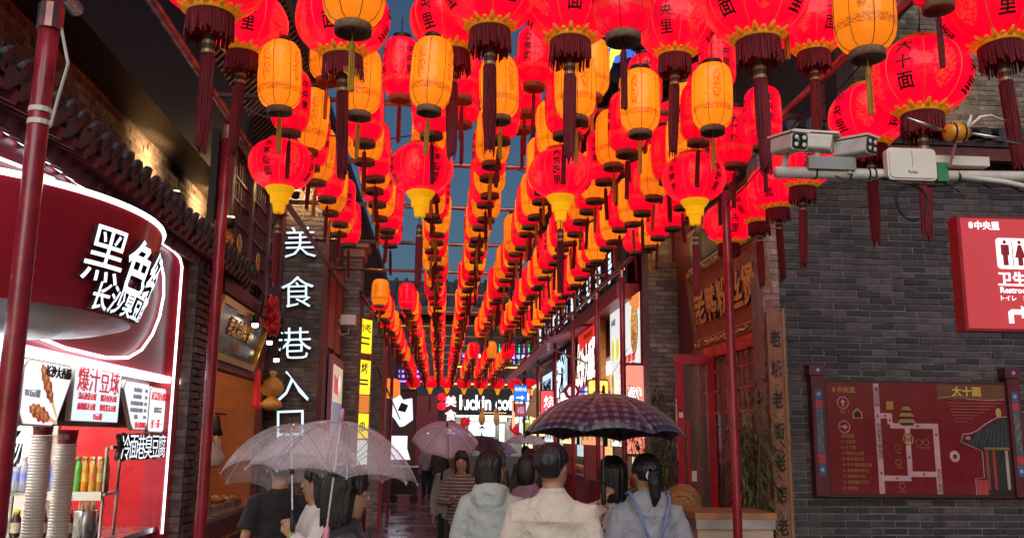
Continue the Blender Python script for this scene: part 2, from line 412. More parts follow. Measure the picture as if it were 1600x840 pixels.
# the bowl: half of a big round bowl standing out from the panel
BC, BA, BB_, ZR, ZB = 4.4, 1.0, .85, 2.81, 2.335
def bowl(th, t):      # th 0..pi along the rim from far end to near end, t 0 rim .. 1 foot
    q = 1-.09*t-.05*t*t
    return Vector((XL+.02+BB_*q*math.sin(th), BC+BA*q*math.cos(th), ZR+(ZB-ZR)*t))
bw = MB(); N = 48
bw.rings([[bowl(PI*k/N, t/6) for k in range(N+1)] for t in range(7)], cap=False, close=False)
bo = wb(bw, 'bowl_sign', SHOPRED, shop, True)
bt = MB(); bt.rings([[bowl(PI*k/N, 0) for k in range(N+1)], [Vector((XL+.02+BB_*.93*math.sin(PI*k/N), BC+BA*.93*math.cos(PI*k/N), ZR)) for k in range(N+1)], [Vector((XL+.02+BB_*.9*math.sin(PI*k/N), BC+BA*.9*math.cos(PI*k/N), ZR-.15)) for k in range(N+1)]], cap=False, close=False)
wb(bt, 'bowl_inside', SHOPRED2, shop, True)
GWP = mat('grey_white_panel', (.50, .52, .50), .3, var=.1)
bf = MB(); bf.rings([[bowl(PI*k/N, 1.0) for k in range(N+1)]]+[[Vector((XL+.02+BB_*q*math.sin(PI*k/N), BC+BA*q*math.cos(PI*k/N), z)) for k in range(N+1)] for q, z in ((.72, 2.30), (.5, 2.285), (.46, 2.27), (.0, 2.27))], cap=False, close=False)
wb(bf, 'bowl_foot', GWP, shop, True)
wb(MB().tube([bowl(PI*k/N, 0)+Vector((0, 0, .012)) for k in range(N+1)], .014, 8), 'rim_light', WHITEG, shop, True)
for ch, th0, z, s in (('黑', 111, 2.58, .27), ('色', 94, 2.575, .27), ('经', 77, 2.57, .27), ('典', 60, 2.57, .27), ('长', 108, 2.405, .13), ('沙', 100, 2.405, .13), ('臭', 92, 2.405, .13), ('豆', 84, 2.405, .13), ('腐', 76, 2.405, .13)):
    def on_bowl(co, th0=th0, z=z):
        th = R(th0)-co.x/.92; t = (z+co.y-ZR)/(ZB-ZR)
        nrm = Vector((math.sin(th)/BB_, math.cos(th)/BA, -.1)).normalized()
        return bowl(th, t) + nrm*(.02+co.z)
    src = finer(textmesh(ch, s, .012, (.0 if ch == '黑' else .005) if s > .2 else .002, res=3), .04)
    warp(src, on_bowl, LETTERG, 'letter', shop, shop.matrix_basis.inverted())

# hatch surround, counter and inside
wb(MB().bb(XL-.16, XL-.1, 2.4, 7.72, 1.84, 2.27), 'menu_backing', mat('maroon_metal', (.10, .02, .03), .4), shop)
wb(MB().bb(XL-.55, XL+.02, 2.4, 7.72, 1.02, 1.06), 'counter_top', STEEL, shop)
wb(MB().bb(XL-.06, XL-.02, 2.4, 7.72, 0, 1.02), 'counter_front', SHOPRED, shop)
END = 7.86
wb(MB().bb(-5.2, XL-.1, END, END+.05, 0, 2.6).bb(-5.25, -5.2, 2.4, END, 0, 2.6), 'inner_wall', mat('cream_tile_wall', (.52, .50, .44), .35, var=.1), shop)
wb(MB().bb(-3.16, XL-.02, END-.03, END-.004, 0, 2.6), 'red_inner_panel', mat('bright_red_panel', (.55, .012, .02), .3, var=.06), shop)
wb(MB().bb(-5.2, XL-.14, 2.4, END, 2.6, 2.65), 'inner_ceiling', CREAM, shop)
for k, y in enumerate((4.2, 5.6, 7.0)):
    wb(MB().bb(-3.9, -3.3, y-.3, y+.3, 2.575, 2.597), 'ceiling_lamp', glow('shop_ceiling_lamp%d' % k, (1, .95, .88), 42.0), shop)
wb(MB().bb(-3.0, -2.95, 7.3, 7.36, 0, 2.6), 'steel_column', STEEL, shop)
pb = MB().bb(-3.95, -3.5, END-.012, END-.002, 1.55, 1.95); wb(pb, 'notice', mat('paper_notice', (.55, .62, .66), .6), shop)
pb = MB().bb(-3.45, -3.25, END-.012, END-.002, 1.6, 1.95); wb(pb, 'notice', mat('grey_notice', (.4, .42, .42), .6), shop)
pb = MB().bb(-4.1, -3.75, END-.012, END-.002, 1.12, 1.34); wb(pb, 'notice', mat('red_notice', (.5, .03, .03), .6), shop)
pb = MB().bb(-4.1, -3.75, END-.013, END-.002, 1.345, 1.42); wb(pb, 'notice', mat('yellow_notice', (.75, .6, .05), .6), shop)
for i in range(9):
    wb(MB().bb(-3.9, -3.55-.05*(i % 3), END-.016, END-.011, 1.88-i*.035, 1.89-i*.035), 'print_line', mat('print_grey%d' % i, (.12, .13, .16), .7), shop)
for i in range(5):
    wb(MB().bb(-4.06, -3.79, END-.016, END-.011, 1.30-i*.035, 1.312-i*.035), 'print_line', CREAM, shop)

def lightbox(name, label, side, O, poly, depth, face, edge=None, cat='sign', trim=None):
    """a flat lit sign: poly in local xy"""
    t = thing(name, label, cat, frame(O, side))
    MB().prism(poly, 0, depth).build('case', edge or (CREAM if name == 'menu_lightbox' else BLACK), t)
    c = (sum(p[0] for p in poly)/len(poly), sum(p[1] for p in poly)/len(poly))
    k = trim if trim is not None else .94
    MB().prism([(c[0]+(p[0]-c[0])*k, c[1]+(p[1]-c[1])*k) for p in poly], depth-.001, depth+.003).build('face', face, t)
    return t
def rect(w, h): return [(-w/2, -h/2), (w/2, -h/2), (w/2, h/2), (-w/2, h/2)]
def rrect(w, h, r, n=4):
    P = []
    for cx, cy, a0 in ((w/2-r, -h/2+r, -90), (w/2-r, h/2-r, 0), (-w/2+r, h/2-r, 90), (-w/2+r, -h/2+r, 180)):
        for k in range(n+1):
            a = R(a0+90*k/n); P.append((cx+r*math.cos(a), cy+r*math.sin(a)))
    return P
MENUW = glow('lit_menu_white', (.80, .87, .93), .82)
MENUB = glow('lit_menu_blue', (.62, .80, .92), .85)
INKG = glow('grey_print', (.22, .24, .28), .35)
REDINK = glow('red_backlit_print', (.62, .03, .05), .45)
BLKINK = mat('black_print', (.008, .008, .01), .6)
def photo_print(name, c0, c1, es, scale):
    m, n, l, b = newmat(name); tc = n.new('ShaderNodeTexCoord'); nz = n.new('ShaderNodeTexNoise'); nz.inputs['Scale'].default_value = scale; nz.inputs['Detail'].default_value = 6; l.new(tc.outputs['Object'], nz.inputs['Vector'])
    rp = n.new('ShaderNodeValToRGB'); rp.color_ramp.elements[0].position = .35; rp.color_ramp.elements[1].position = .68; rp.color_ramp.elements[0].color = (*c0, 1); rp.color_ramp.elements[1].color = (*c1, 1); l.new(nz.outputs['Fac'], rp.inputs[0])
    l.new(rp.outputs[0], b.inputs['Base Color']); l.new(rp.outputs[0], b.inputs['Emission Color']); b.inputs['Emission Strength'].default_value = es*.72; return m
MEAT = photo_print('grilled_sausage_print', (.16, .02, .01), (.72, .22, .07), .6, 38)
MEAT2 = photo_print('sausage_shade_print', (.35, .07, .02), (.9, .5, .25), .6, 60)
STICK = glow('stick_print', (.75, .55, .32), .6)

mx = XL-.02
m0 = lightbox('menu_lightbox', 'white menu light box partly behind the red post, leftmost under the ledge', 'L', (mx, 4.86, 2.02), rrect(.44, .37, .05), .03, MENUW)
letters(m0, '臭豆腐', .03, .1, .085, BLKINK, .036); letters(m0, '¥10元/份', .03, -.02, .05, INKG, .036)
m1 = lightbox('menu_lightbox', 'white menu light box with grilled sausage skewers picture', 'L', (mx, 5.46, 2.015), [(-.33, -.12), (-.28, -.18), (.10, -.185), (.17, -.16), (.34, .12), (.30, .185), (-.28, .185), (-.33, .14)], .03, MENUW)
letters(m1, '长沙大香肠', .12, .135, .072, BLKINK, .036, off=.001); letters(m1, '¥13元/根', -.2, .0, .05, INKG, .036)
for cx, cy, a in ((-.02, .06, -48), (-.08, -.11, -12)):
    o = MB(); ca, sa = math.cos(R(a)), math.sin(R(a))
    P = []
    for k in range(24):
        q = 2*PI*k/24; rx = .14*(1+.05*math.sin(9*q)); ry = .042*(1+.2*math.sin(11*q))
        P.append((cx+rx*math.cos(q)*ca-ry*math.sin(q)*sa, cy+rx*math.cos(q)*sa+ry*math.sin(q)*ca))
    o.prism(P, .033, .037); o.build('picture', MEAT, m1)
    for j in range(4):
        q = MB(); d = -.1+.06*j
        q.prism([(cx+d*ca+.018*math.cos(R(k*60)), cy+d*sa+.026*math.sin(R(k*60))) for k in range(6)], .0371, .039); q.build('picture', MEAT2, m1)
    o = MB(); o.prism([(cx+.12*ca-.014*sa, cy+.12*sa+.014*ca), (cx+.12*ca+.014*sa, cy+.12*sa-.014*ca), (cx+.25*ca+.01*sa, cy+.25*sa-.01*ca), (cx+.25*ca-.01*sa, cy+.25*sa+.01*ca)], .0335, .0365); o.build('picture', STICK, m1)
m2 = lightbox('menu_lightbox', 'pale blue menu light box headed by large red characters', 'L', (mx, 6.23, 2.05), rect(.82, .36), .035, MENUB, trim=.98)
letters(m2, '爆汁豆球', 0, .095, .185, REDINK, .04, off=.0)
[letters(m2, q_, x_, y_, .05, REDINK, .04) for q_, x_, y_ in (('流心泡菜豆球', -.19, -.02), ('爆汁香臭豆球', .19, -.02), ('麻辣爆汁豆球', -.19, -.085), ('蜂蜜芥末豆球', .19, -.085))]; letters(m2, '15元/份', .02, -.145, .05, REDINK, .04)
m3 = lightbox('menu_lightbox', 'white menu light box tapering downwards with grey price lines', 'L', (mx, 7.02, 2.0), [(-.30, .12), (-.26, .18), (.26, .18), (.30, .14), (.30, -.13), (.25, -.18), (-.02, -.18), (-.08, -.14)], .03, MENUW)
for i, s in enumerate(('臭豆腐小份', '臭豆腐大份', '臭豆腐小份+烤肠', '臭豆腐大份+烤肠', '烤肠')): letters(m3, s, -.0, .12-.05*i, .036, INKG, .036); letters(m3, '¥1%d' % i, .2, .12-.05*i, .036, INKG, .036)
letters(m3, '外卖送到家', .12, -.14, .05, REDINK, .036)
m4 = lightbox('menu_lightbox', 'narrow white menu light box with red writing at the shop end', 'L', (mx, 7.54, 1.985), rrect(.42, .36, .05), .03, MENUW)
letters(m4, '正宗臭豆腐', 0, .11, .075, REDINK, .036); letters(m4, '欢迎品尝', 0, -.0, .05, INKG, .036); letters(m4, '买一送一', 0, -.11, .075, REDINK, .036)
# small lit letters standing under the menus
sg = thing('lit_letter_sign', 'white lit letters on a rail under the tapering menu', 'sign', frame((XL+.03, 7.15, 1.70), 'L'))
MB().bb(-.5, .5, -.012, .012, -.05, -.03).build('rail', STEEL, sg)
for k, ch in enumerate('冷面巷臭豆腐'):
    letters(sg, ch, -.42+.168*k, 0, .20, BLACK, .0, ext=.012, off=.008, name='letter_backing'); letters(sg, ch, -.42+.168*k, 0, .20, LETTERG, .02, ext=.012, off=-.001, name='letter')
sg = thing('lit_letter_sign', 'white lit letters cut by the red post at the hatch edge', 'sign', frame((XL+.03, 4.93, 1.72), 'L'))
MB().bb(-.3, .3, -.012, .012, -.05, -.03).build('rail', STEEL, sg)
for k, ch in enumerate('香肠'): letters(sg, ch, -.1+.21*k, 0, .24, LETTERG, .0, ext=.02, off=.0, name='letter')

# brick pier at the end of the shop
pl = thing('brick_pier', 'grey brick pier between the snack shop and the food counter', 'pier', frame((-2.62, 8.02, 0), 'F'))
brickwork(pl, .45, 3.35, 140, lambda x, y: abs(y-2.2)+(.5 if x < .2 else 0), m=BRICKW, mort=MORTAR, L=.215)
sideM = Matrix(((0, 0, 1, .45), (0, 1, 0, 0), (-1, 0, 0, -.0), (0, 0, 0, 1)))
brickwork(pl, .42, 3.35, 140, lambda x, y: abs(y-2.2), offM=sideM, L=.2, core=False, seed=9)
MB().bb(0, .428, 0, 3.35, -.42, -.001).build('core', MORTAR, pl)
for k in range(4):
    MB().bb(-.02-.03*k, .47+.035*k, 3.352+.07*k, 3.418+.07*k, -.46, .03+.03*k).build('corbel_course', BRICKW, pl)

# upper storey on the left: brick wall, dark beam, corrugated soffit and roof edge
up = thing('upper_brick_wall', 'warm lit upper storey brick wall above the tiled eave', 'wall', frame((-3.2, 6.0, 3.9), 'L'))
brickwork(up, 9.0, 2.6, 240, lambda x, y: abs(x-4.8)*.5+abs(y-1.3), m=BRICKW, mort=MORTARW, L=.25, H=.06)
so = thing('upper_roof', 'dark overhanging upper roof with ribbed underside on the left street edge', 'roof', (-2.0, 4, 7.0))
wb(MB().add([(-2.0, 2, 7.0), (-2.0, 30, 7.0), (-2.95, 30, 5.95), (-2.95, 2, 5.95), (-2.0, 2, 7.1), (-2.0, 30, 7.1), (-2.95, 30, 6.2), (-2.95, 2, 6.2)], [(3, 2, 1, 0), (4, 5, 6, 7), (0, 1, 5, 4), (1, 2, 6, 5), (2, 3, 7, 6), (3, 0, 4, 7)]), 'soffit', SOFFIT, so)
rib = MB().add([(0, -.03, 0), (0, .03, 0), (-.95, .03, -1.05), (-.95, -.03, -1.05), (0, -.03, -.07), (0, .03, -.07), (-.95, .03, -1.12), (-.95, -.03, -1.12)], [(0, 1, 2, 3), (7, 6, 5, 4), (0, 4, 5, 1), (1, 5, 6, 2), (2, 6, 7, 3), (3, 7, 4, 0)]).mesh('rafter')
rib.materials.append(SOFFIT)
for k in range(200): put('rafter', rib, so, T((.0, -1.95+.14*k, 0)))
wb(MB().bb(-2.03, -1.93, 2, 30, 6.95, 7.16), 'eave_board', DKWOOD, so)
bm_ = thing('roof_beam', 'black painted roof beam crossing in front of the upper brick wall', 'beam', (-2.75, 4, 5.3))
wb(MB().bb(-3.15, -2.75, 2, 12.4, 4.85, 6.15), 'beam', DKWOOD, bm_)
for y in (5.0, 12.2):
    wb(MB().bb(-3.15, -2.78, y-.08, y+.08, 4.6, 4.849), 'bracket', DKWOOD, bm_)
# ------------------------------------------------------------------ left: food counter stall
YELW = mat('yellow_inner_wall', (.55, .34, .12), .6, var=.2)
st = thing('food_counter', 'open food counter with steel trays and red front under the balcony', 'counter', (-2.4, 10, 0))
wb(MB().bb(-3.6, -3.55, 8.45, 12, 0, 3.2), 'back_wall', YELW, st)
wb(MB().bb(-3.55, -2.3, 11.8, 11.85, 0, 3.2), 'end_wall', mat('orange_inner_wall', (.50, .16, .06), .6, var=.2), st)
wb(MB().bb(-3.55, -2.35, 8.46, 11.79, 3.0, 3.06), 'ceiling', DKWOOD, st)
for y in (9.2, 10.8): wb(MB().bb(-3.2, -2.9, y-.35, y+.35, 2.965, 2.995), 'ceiling_lamp', glow('counter_lamp%d' % int(y), (1, .66, .30), 8.0), st)
wb(MB().bb(-2.95, -2.28, 8.5, 11.75, .92, .97), 'worktop', STEEL, st)
wb(MB().bb(-2.36, -2.3, 8.5, 11.75, 0, .915), 'front_panel', mat('lacquer_red_front', (.10, .015, .02), .3, var=.3), st)
for k in range(9):
    o = MB().box((-2.296, 8.75+.34*k, .70), (.012, .2, .03)); wb(o, 'gold_trim', GOLD, st)
for k in range(6):
    y = 8.85+.5*k
    wb(MB().bb(-2.85, -2.42, y-.2, y+.2, .971, 1.03), 'tray', mat('tray%d' % k, (.5, .48, .44), .3, metal=.9), st)
    fm = MB(); rr = random.Random(k)
    for j in range(14): fm.ell((-2.78+rr.random()*.3, y-.15+rr.random()*.3, 1.035+rr.random()*.02), (.04, .05, .025), 7, 4)
    o = wb(fm, 'food', mat('food%d' % k, random.Random(k+3).choice([(.45, .2, .05), (.5, .32, .1), (.35, .12, .04), (.3, .3, .08)]), .5), st, True); o['kind'] = 'stuff'
wb(MB().bb(-2.75, -2.45, 9.0, 9.35, 1.04, 1.32), 'steamer_box', STEEL, st)
wb(MB().box((-2.6, 9.18, 1.4), (.5, .6, .03), rot=Matrix.Rotation(.25, 3, 'Y')), 'steamer_lid', STEEL, st)
wb(MB().bb(-2.75, -2.45, 9.7, 10.1, 1.04, 1.2), 'steamer_box', STEEL, st)
wb(MB().bb(-2.34, -2.26, 8.45, 8.53, 0, 3.0).bb(-2.34, -2.26, 11.68, 11.76, 0, 3.0), 'post', REDWOOD, st)
wb(MB().bb(-2.36, -2.24, 8.45, 11.8, 2.45, 2.6), 'lintel', REDWOOD, st)
wb(MB().tube([(-2.45, 8.6, 2.02), (-2.45, 10.6, 2.02)], .012, 6), 'hanging_rail', BLACK, st)
for k in range(5):
    t = thing('hanging_cup', 'small black cup hanging on the counter rail, number %s from the pier' % ('one', 'two', 'three', 'four', 'five')[k], 'cup', (-2.45, 9.0+.3*k, 1.78), 'black cups on the counter rail')
    MB().lathe([(.02, .22), (.03, .2), (.06, .08), (.075, 0)], 12).build('cup', BLACK, t, True); MB().tube([(0, 0, .2), (0, 0, .24)], .006, 5).build('hook', STEEL, t)
bagm = MB().lathe([(.02, .34), (.03, .28), (.07, .2), (.1, .1), (.09, .02), (.03, 0)], 10, (-2.42, 10.1, 1.45))
bagm.v = [(x+.02*math.sin(z*40+y*30), y+.02*math.cos(z*33), z) for x, y, z in bagm.v]
tag(bagm.build('plastic_bag', mat('white_plastic_bag', (.7, .68, .62), .35, var=.1), smooth=True), 'white plastic bag hanging above the food counter', 'bag')
# ladle-like wooden gourd ornament and tassels under the plaque
def lathe_thing(name, label, cat, loc, prof, m, n=12):
    b = MB().lathe(prof, n); return tag(b.build(name, m, None, True, T(loc)), label, cat)
lathe_thing('gourd_ornament', 'turned wooden gourd ornament beside the plaque', 'ornament', (-2.15, 11.7, 2.1), [(.03, .5), (.06, .47), (.03, .43), (.12, .36), (.15, .28), (.12, .2), (.05, .17), (.13, .1), (.14, .05), (.06, 0)], GOLDP, 14)
for k, (y, z) in enumerate(((8.75, 1.98), (10.9, 2.1))):
    b = MB().lathe([(.012, .46), (.03, .44), (.035, .36), (.05, .05), (.055, 0)], 10)
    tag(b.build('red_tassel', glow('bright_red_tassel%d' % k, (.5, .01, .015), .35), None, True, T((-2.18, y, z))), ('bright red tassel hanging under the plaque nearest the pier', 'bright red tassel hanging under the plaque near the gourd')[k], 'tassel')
# plaque tilted over the counter
pq = thing('shop_plaque', 'black and gold framed plaque tilted over the food counter', 'plaque', frame((-2.22, 9.6, 2.56), 'L') @ Matrix.Rotation(R(17), 4, 'X'))
MB().bb(-1.1, 1.1, 0, .52, -.03, .0).build('board', mat('dark_plaque_board', (.05, .035, .02), .25, var=.5, scale=3), pq)
for q in ((-1.13, 1.13, -.03, .035), (-1.13, 1.13, .485, .55)): MB().bb(q[0], q[1], q[2], q[3], -.035, .035).build('frame_bar', GOLD, pq)
for q in ((-1.14, -1.06), (1.06, 1.14)): MB().bb(q[0], q[1], .036, .484, -.035, .033).build('frame_bar', GOLD, pq)
MB().bb(-.75, .75, .08, .2, .001, .006).build('blue_panel', mat('blue_panel', (.12, .2, .34), .4), pq)
letters(pq, '老北京炸灌肠', 0, .32, .19, GOLD, .006, ext=.008, off=.004); letters(pq, '百年老店', 0, .14, .09, GOLDP, .01)
rb = MB(); rr = random.Random(4)
for k in range(46):
    a = rr.random()*2*PI; q = rr.random()**.5*.2
    rb.ell((q*math.cos(a), q*math.sin(a), rr.uniform(.0, .09)), (.07, .045, .03), 6, 4, rot=Matrix.Rotation(a, 3, 'Z') @ Matrix.Rotation(rr.uniform(-1, 1), 3, 'X'))
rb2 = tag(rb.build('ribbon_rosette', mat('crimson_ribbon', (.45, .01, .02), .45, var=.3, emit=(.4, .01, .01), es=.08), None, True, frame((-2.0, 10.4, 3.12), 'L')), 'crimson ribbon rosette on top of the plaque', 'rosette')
for k, (y, z) in enumerate(((9.7, 2.96), (10.55, 2.86), (11.05, 2.70))):
    t = thing('spot_lamp', ('small spot lamp on a bent arm over the plaque middle', 'small spot lamp on a bent arm by the rosette', 'small spot lamp on a bent arm at the plaque far end')[k], 'lamp', (-2.0, y, z))
    MB().tube([(-.28, 0, .35), (0, 0, .42), (.08, 0, .3), (.05, 0, .08)], .013, 6).build('arm', BLACK, t)
    MB().lathe([(.02, .1), (.035, .08), (.04, 0)], 10).build('head', BLACK, t, True); MB().lathe([(.034, .003), (.034, -.03), (.02, -.04)], 10).build('bulb', glow('spot_bulb%d' % k, (1, .85, .6), 8.0), t)
# carved gilt bracket and lattice balcony above
lathe_thing('gilt_lion', 'gilt carved lion knob on the balcony corner', 'ornament', (-2.05, 8.25, 3.5), [(.03, .26), (.07, .24), (.09, .19), (.06, .15), (.1, .1), (.11, .05), (.07, 0)], GOLD)
YA = 8.9
lb = thing('lattice_balcony', 'dark red lattice balcony windows above the food counter', 'balcony', (-2.2, 10, 3.2))
wb(MB().bb(-2.6, -2.1, 8.7, 11.95, 3.16, 3.3), 'sill_beam', REDWOOD, lb); wb(MB().bb(-2.25, -2.13, YA, 11.95, 4.7, 4.85), 'top_beam', REDWOOD, lb)
wb(MB().bb(-2.38, -2.31, YA, 11.98, 3.3, 4.85), 'inner_dark_wall', DKWOOD, lb)
for j, y in enumerate((8.94, 9.9, 10.9, 11.88)):
    wb(MB().bb(-2.24, -2.14, y-.05, y+.05, 3.301, 4.699), 'post', REDWOOD, lb)
for j, (ya, yb) in enumerate(((8.99, 9.85), (9.95, 10.85), (10.95, 11.83))):
    for k in range(7):
        y = ya+(yb-ya)*(k+.5)/7; wb(MB().bb(-2.2, -2.17, y-.012, y+.012, 3.5, 4.699), 'lattice_bar', REDWOOD, lb)
    for k in range(6):
        z = 3.5+1.2*k/5.2; wb(MB().bb(-2.195, -2.165, ya, yb, z-.012, z+.012), 'lattice_bar', REDWOOD, lb)
    wb(MB().bb(-2.3, -2.27, ya, yb, 3.45, 4.699), 'pane', mat('paper_pane%d' % j, (.11, .085, .08), .5), lb)
    wb(MB().ell((-2.16, (ya+yb)/2, 3.75), (.02, .1, .12), 10, 6), 'gilt_boss', GOLD, lb, True)

# brick wall with the lit entrance characters
wm = thing('brick_wall', 'warm lit brick wall carrying the vertical lit blue white characters', 'wall', frame((-2.62, 12.0, 0), 'F'))
brickwork(wm, 1.0, 5.1, 300, lambda x, y: abs(y-3)+.3*x, m=BRICKW, mort=MORTAR, L=.22, H=.052)
MB().bb(0, 1.02, 0, 5.1, -2.1, -.121).build('core', mat('dark_wall', (.07, .05, .05), .8), wm)
MB().bb(1.002, 1.07, 0, 5.1, -.1, .05).build('edge_post', REDWOOD, wm)
MB().bb(-.05, 1.15, 5.102, 5.25, -.4, .12).build('cornice', BRICKW, wm); MB().bb(-.05, 1.2, 5.252, 5.4, -.4, .2).build('cornice', BRICKW, wm)
sn = thing('vertical_letter_sign', 'five large blue white lit characters running down the warm lit brick wall', 'sign', frame((-1.93, 11.94, 3.2), 'F'))
for ch, z in zip('美食巷入口', (4.33, 3.66, 2.98, 2.42, 1.93)): letters(sn, ch, 0, z-3.2, .46, ICEG, .02, ext=.02, off=-.003, name='letter', rot=R(3))

def lamp(name, label, loc, energy, col, rot=None, spot=None, r=.05, parent_mat=None):
    t = thing(name, label, 'lamp', loc)
    MB().lathe([(.05, .0), (.06, -.02), (.05, -.09), (.02, -.1)], 10).build('housing', BLACK, t, True)
    MB().lathe([(.045, .012), (.04, .004), (.01, .001)], 10).build('bulb', WARM, t, True)
    d = bpy.data.lights.new('lamp_light', 'SPOT' if spot else 'POINT'); d.energy = energy; d.color = col; d.shadow_soft_size = r
    if spot: d.spot_size = spot; d.spot_blend = .6
    lo = bpy.data.objects.new('lamp_light', d); COL.objects.link(lo); lo.parent = t
    lo.location = (0, 0, .05); lo.rotation_euler = rot or (PI, 0, 0)
    return t
lamp('wall_lamp', 'small warm lamp lighting the brick wall above the characters', (-1.98, 11.62, 4.95), 26, (1, .62, .28))
lamp('wall_lamp', 'small warm lamp at the foot of the upper storey brick wall', (-2.85, 9.4, 4.3), 60, (1, .6, .26), (0, R(112), 0), R(125))
lamp('wall_lamp', 'small warm lamp on the ledge above the balcony', (-2.85, 11.4, 4.5), 40, (1, .6, .26), (0, R(112), 0), R(125))
lamp('wall_lamp', 'small warm lamp on top of the brick pier', (-1.98, 8.2, 3.75), 2.2, (1, .62, .3))
lamp('wall_lamp', 'small warm lamp at the warm brick gable above the wall', (5.9, 9.7, 5.3), 12, (1, .66, .34))
lamp('wall_lamp', 'small warm lamp under the eave by the warm lit brick pier', (2.75, 11.7, 4.35), 4.5, (1, .62, .3))

# left facade beyond the wall
lf = thing('left_facade', 'dark red shop front with framed poster beyond the brick wall', 'shop front', (-1.6, 14, 0))
wb(MB().bb(-1.95, -1.62, 12.13, 14.2, 0, 4.4), 'wall', mat('dusty_red_wall', (.15, .045, .05), .6, var=.3), lf)
for y in (12.3, 13.15, 14.0): wb(MB().bb(-1.62, -1.56, y-.05, y+.05, 0, 4.4), 'post', REDWOOD, lf)
wb(MB().bb(-1.62, -1.57, 12.36, 13.09, 3.0, 4.2).bb(-1.62, -1.57, 13.21, 13.94, 3.0, 4.2), 'upper_panel', ORANGEW, lf)
pc = lightbox('poster_case', 'pink framed lit poster case beside the brick wall', 'L', (-1.56, 13.3, 2.28), rect(1.5, 1.25), .05, glow('lit_poster_cream', (.60, .50, .34), .6), mat('pink_frame', (.42, .16, .2), .5), trim=.8)
MB().bb(-.58, .58, -.5, -.02, .054, .057).build('poster_block', glow('poster_blue', (.16, .2, .3), .5), pc)
MB().prism([(-.2+.28*math.cos(k*.7), .24+.16*math.sin(k*1.4)) for k in range(9)], .054, .058).build('poster_print', glow('poster_red', (.5, .06, .09), .6), pc)
MB().ell((.15, .26, .056), (.2, .12, .004), 12, 4).build('poster_print', glow('poster_white', (.85, .8, .8), .7), pc)
cm = thing('security_camera', 'white security camera on the red panel left of the lantern rows', 'camera', (-1.42, 13.55, 3.5))
MB().box((0, 0, 0), (.22, .16, .15)).build('body', CREAM, cm); MB().tube([(-.2, 0, -.02), (-.08, 0, 0)], .025, 8).build('arm', CREAM, cm); MB().tube([(-.18, .05, -.1), (-.1, .04, -.22), (0, .03, -.2), (.02, 0, -.08)], .008, 5).build('cable', CREAM, cm)
p6 = thing('brick_pier', 'warm lit brick pier left of the yellow vertical sign', 'pier', frame((-1.62, 14.25, 0), 'F'))
brickwork(p6, .30, 4.6, 150, lambda x, y: abs(y-3), m=BRICKW, L=.2); MB().bb(0, .3, 0, 4.6, -.5, -.121).build('core', MORTAR, p6)
MB().bb(-.04, .34, 4.602, 4.75, -.5, .06).build('capital', TAN, p6); MB().bb(-.08, .4, 4.752, 4.85, -.5, .1).build('capital', TAN, p6)
YS = glow('lit_yellow_sign', (.95, .78, .02), .9)
yb = thing('yellow_strip_sign', 'tall narrow yellow and orange lit sign beside the brick pier', 'sign', frame((-1.42, 16.2, 0), 'L') @ Matrix.Rotation(R(-30), 4, 'Y'))
for z0, z1, m in ((3.25, 3.85, YS), (2.52, 3.12, YS), (2.2, 2.5, glow('lit_orange_sign', (.7, .22, .03), .6)), (1.75, 2.18, YS), (1.3, 1.72, glow('lit_mint_sign', (.6, .75, .72), .7))):
    MB().bb(-.19, .19, z0, z1, 0, .05).build('panel', m, yb)
for z in (3.5, 3.4, 2.75, 2.68): MB().bb(-.15, .12, z, z+.03, .051, .055).build('print_line', BLKINK, yb)
letters(yb, '小吃', 0, 3.7, .16, BLKINK, .054); letters(yb, '烤', 0, 2.98, .2, BLKINK, .054); letters(yb, '串', 0, 1.95, .2, BLKINK, .054)
MB().bb(-.21, .21, 1.2, 3.9, -.06, -.001).build('backing', REDWOOD, yb)
p7 = thing('brick_pier', 'warm lit slim brick pier between two red posts beyond the yellow sign', 'pier', frame((-1.62, 18.4, 0), 'F'))
brickwork(p7, .42, 4.4, 0, lambda x, y: y, m=BRICKW, mort=MORTARW, L=.2); MB().bb(0, .42, 0, 4.4, -1.2, -.121).build('core', MORTARW, p7)
for k, (x, y, lab) in enumerate(((-1.13, 17.9, 'thin red timber post beside the slim brick pier'), (-1.42, 17.6, 'thin red timber post in front of the slim brick pier'), (-1.12, 20.5, 'thin red timber post beyond the slim brick pier'))):
    tag(MB().bb(x-.035, x+.035, y-.035, y+.035, 0, 4.3).build('timber_post', REDPOST), lab, 'post')
p8 = thing('dark_shop_front', 'dark shop front on the far left with lit window glass', 'shop front', (-1.7, 23, 0))
wb(MB().bb(-2.1, -1.6, 18.9, 33.8, 0, 4.6), 'wall', mat('far_dark_wall', (.06, .04, .045), .7), p8)
for k in range(5): wb(MB().bb(-1.6, -1.57, 20.6+2.4*k, 22.2+2.4*k, .7, 2.6), 'window', glow('far_window%d' % k, ((.4, .25, .5), (.5, .3, .1), (.2, .3, .6), (.5, .2, .3), (.45, .4, .4))[k], .5), p8)
fw = lightbox('figure_lightbox', 'lit white figure shapes on a dark panel at the far left', 'F', (-1.12, 25.8, 1.95), rect(.86, 2.3), .06, mat('dark_figure_panel', (.10, .06, .06), .5), DKWOOD)
WF = glow('white_figure', (.80, .80, 1.0), 1.0)
MB().prism([(-.32, .95), (-.05, 1.0), (.05, .85), (.3, .9), (.34, .3), (.1, .12), (-.02, .1), (-.16, .3), (-.3, .45)], .064, .07).build('white_shape', WF, fw)
MB().prism([(-.26, -.15), (.2, -.15), (.2, -.5), (.3, -.8), (-.3, -.8)], .064, .07).build('white_shape', WF, fw)
MB().prism([(-.1, .55), (.12, .5), (.2, .7), (0, .78)], .071, .076).build('dark_shape', DKWOOD, fw)
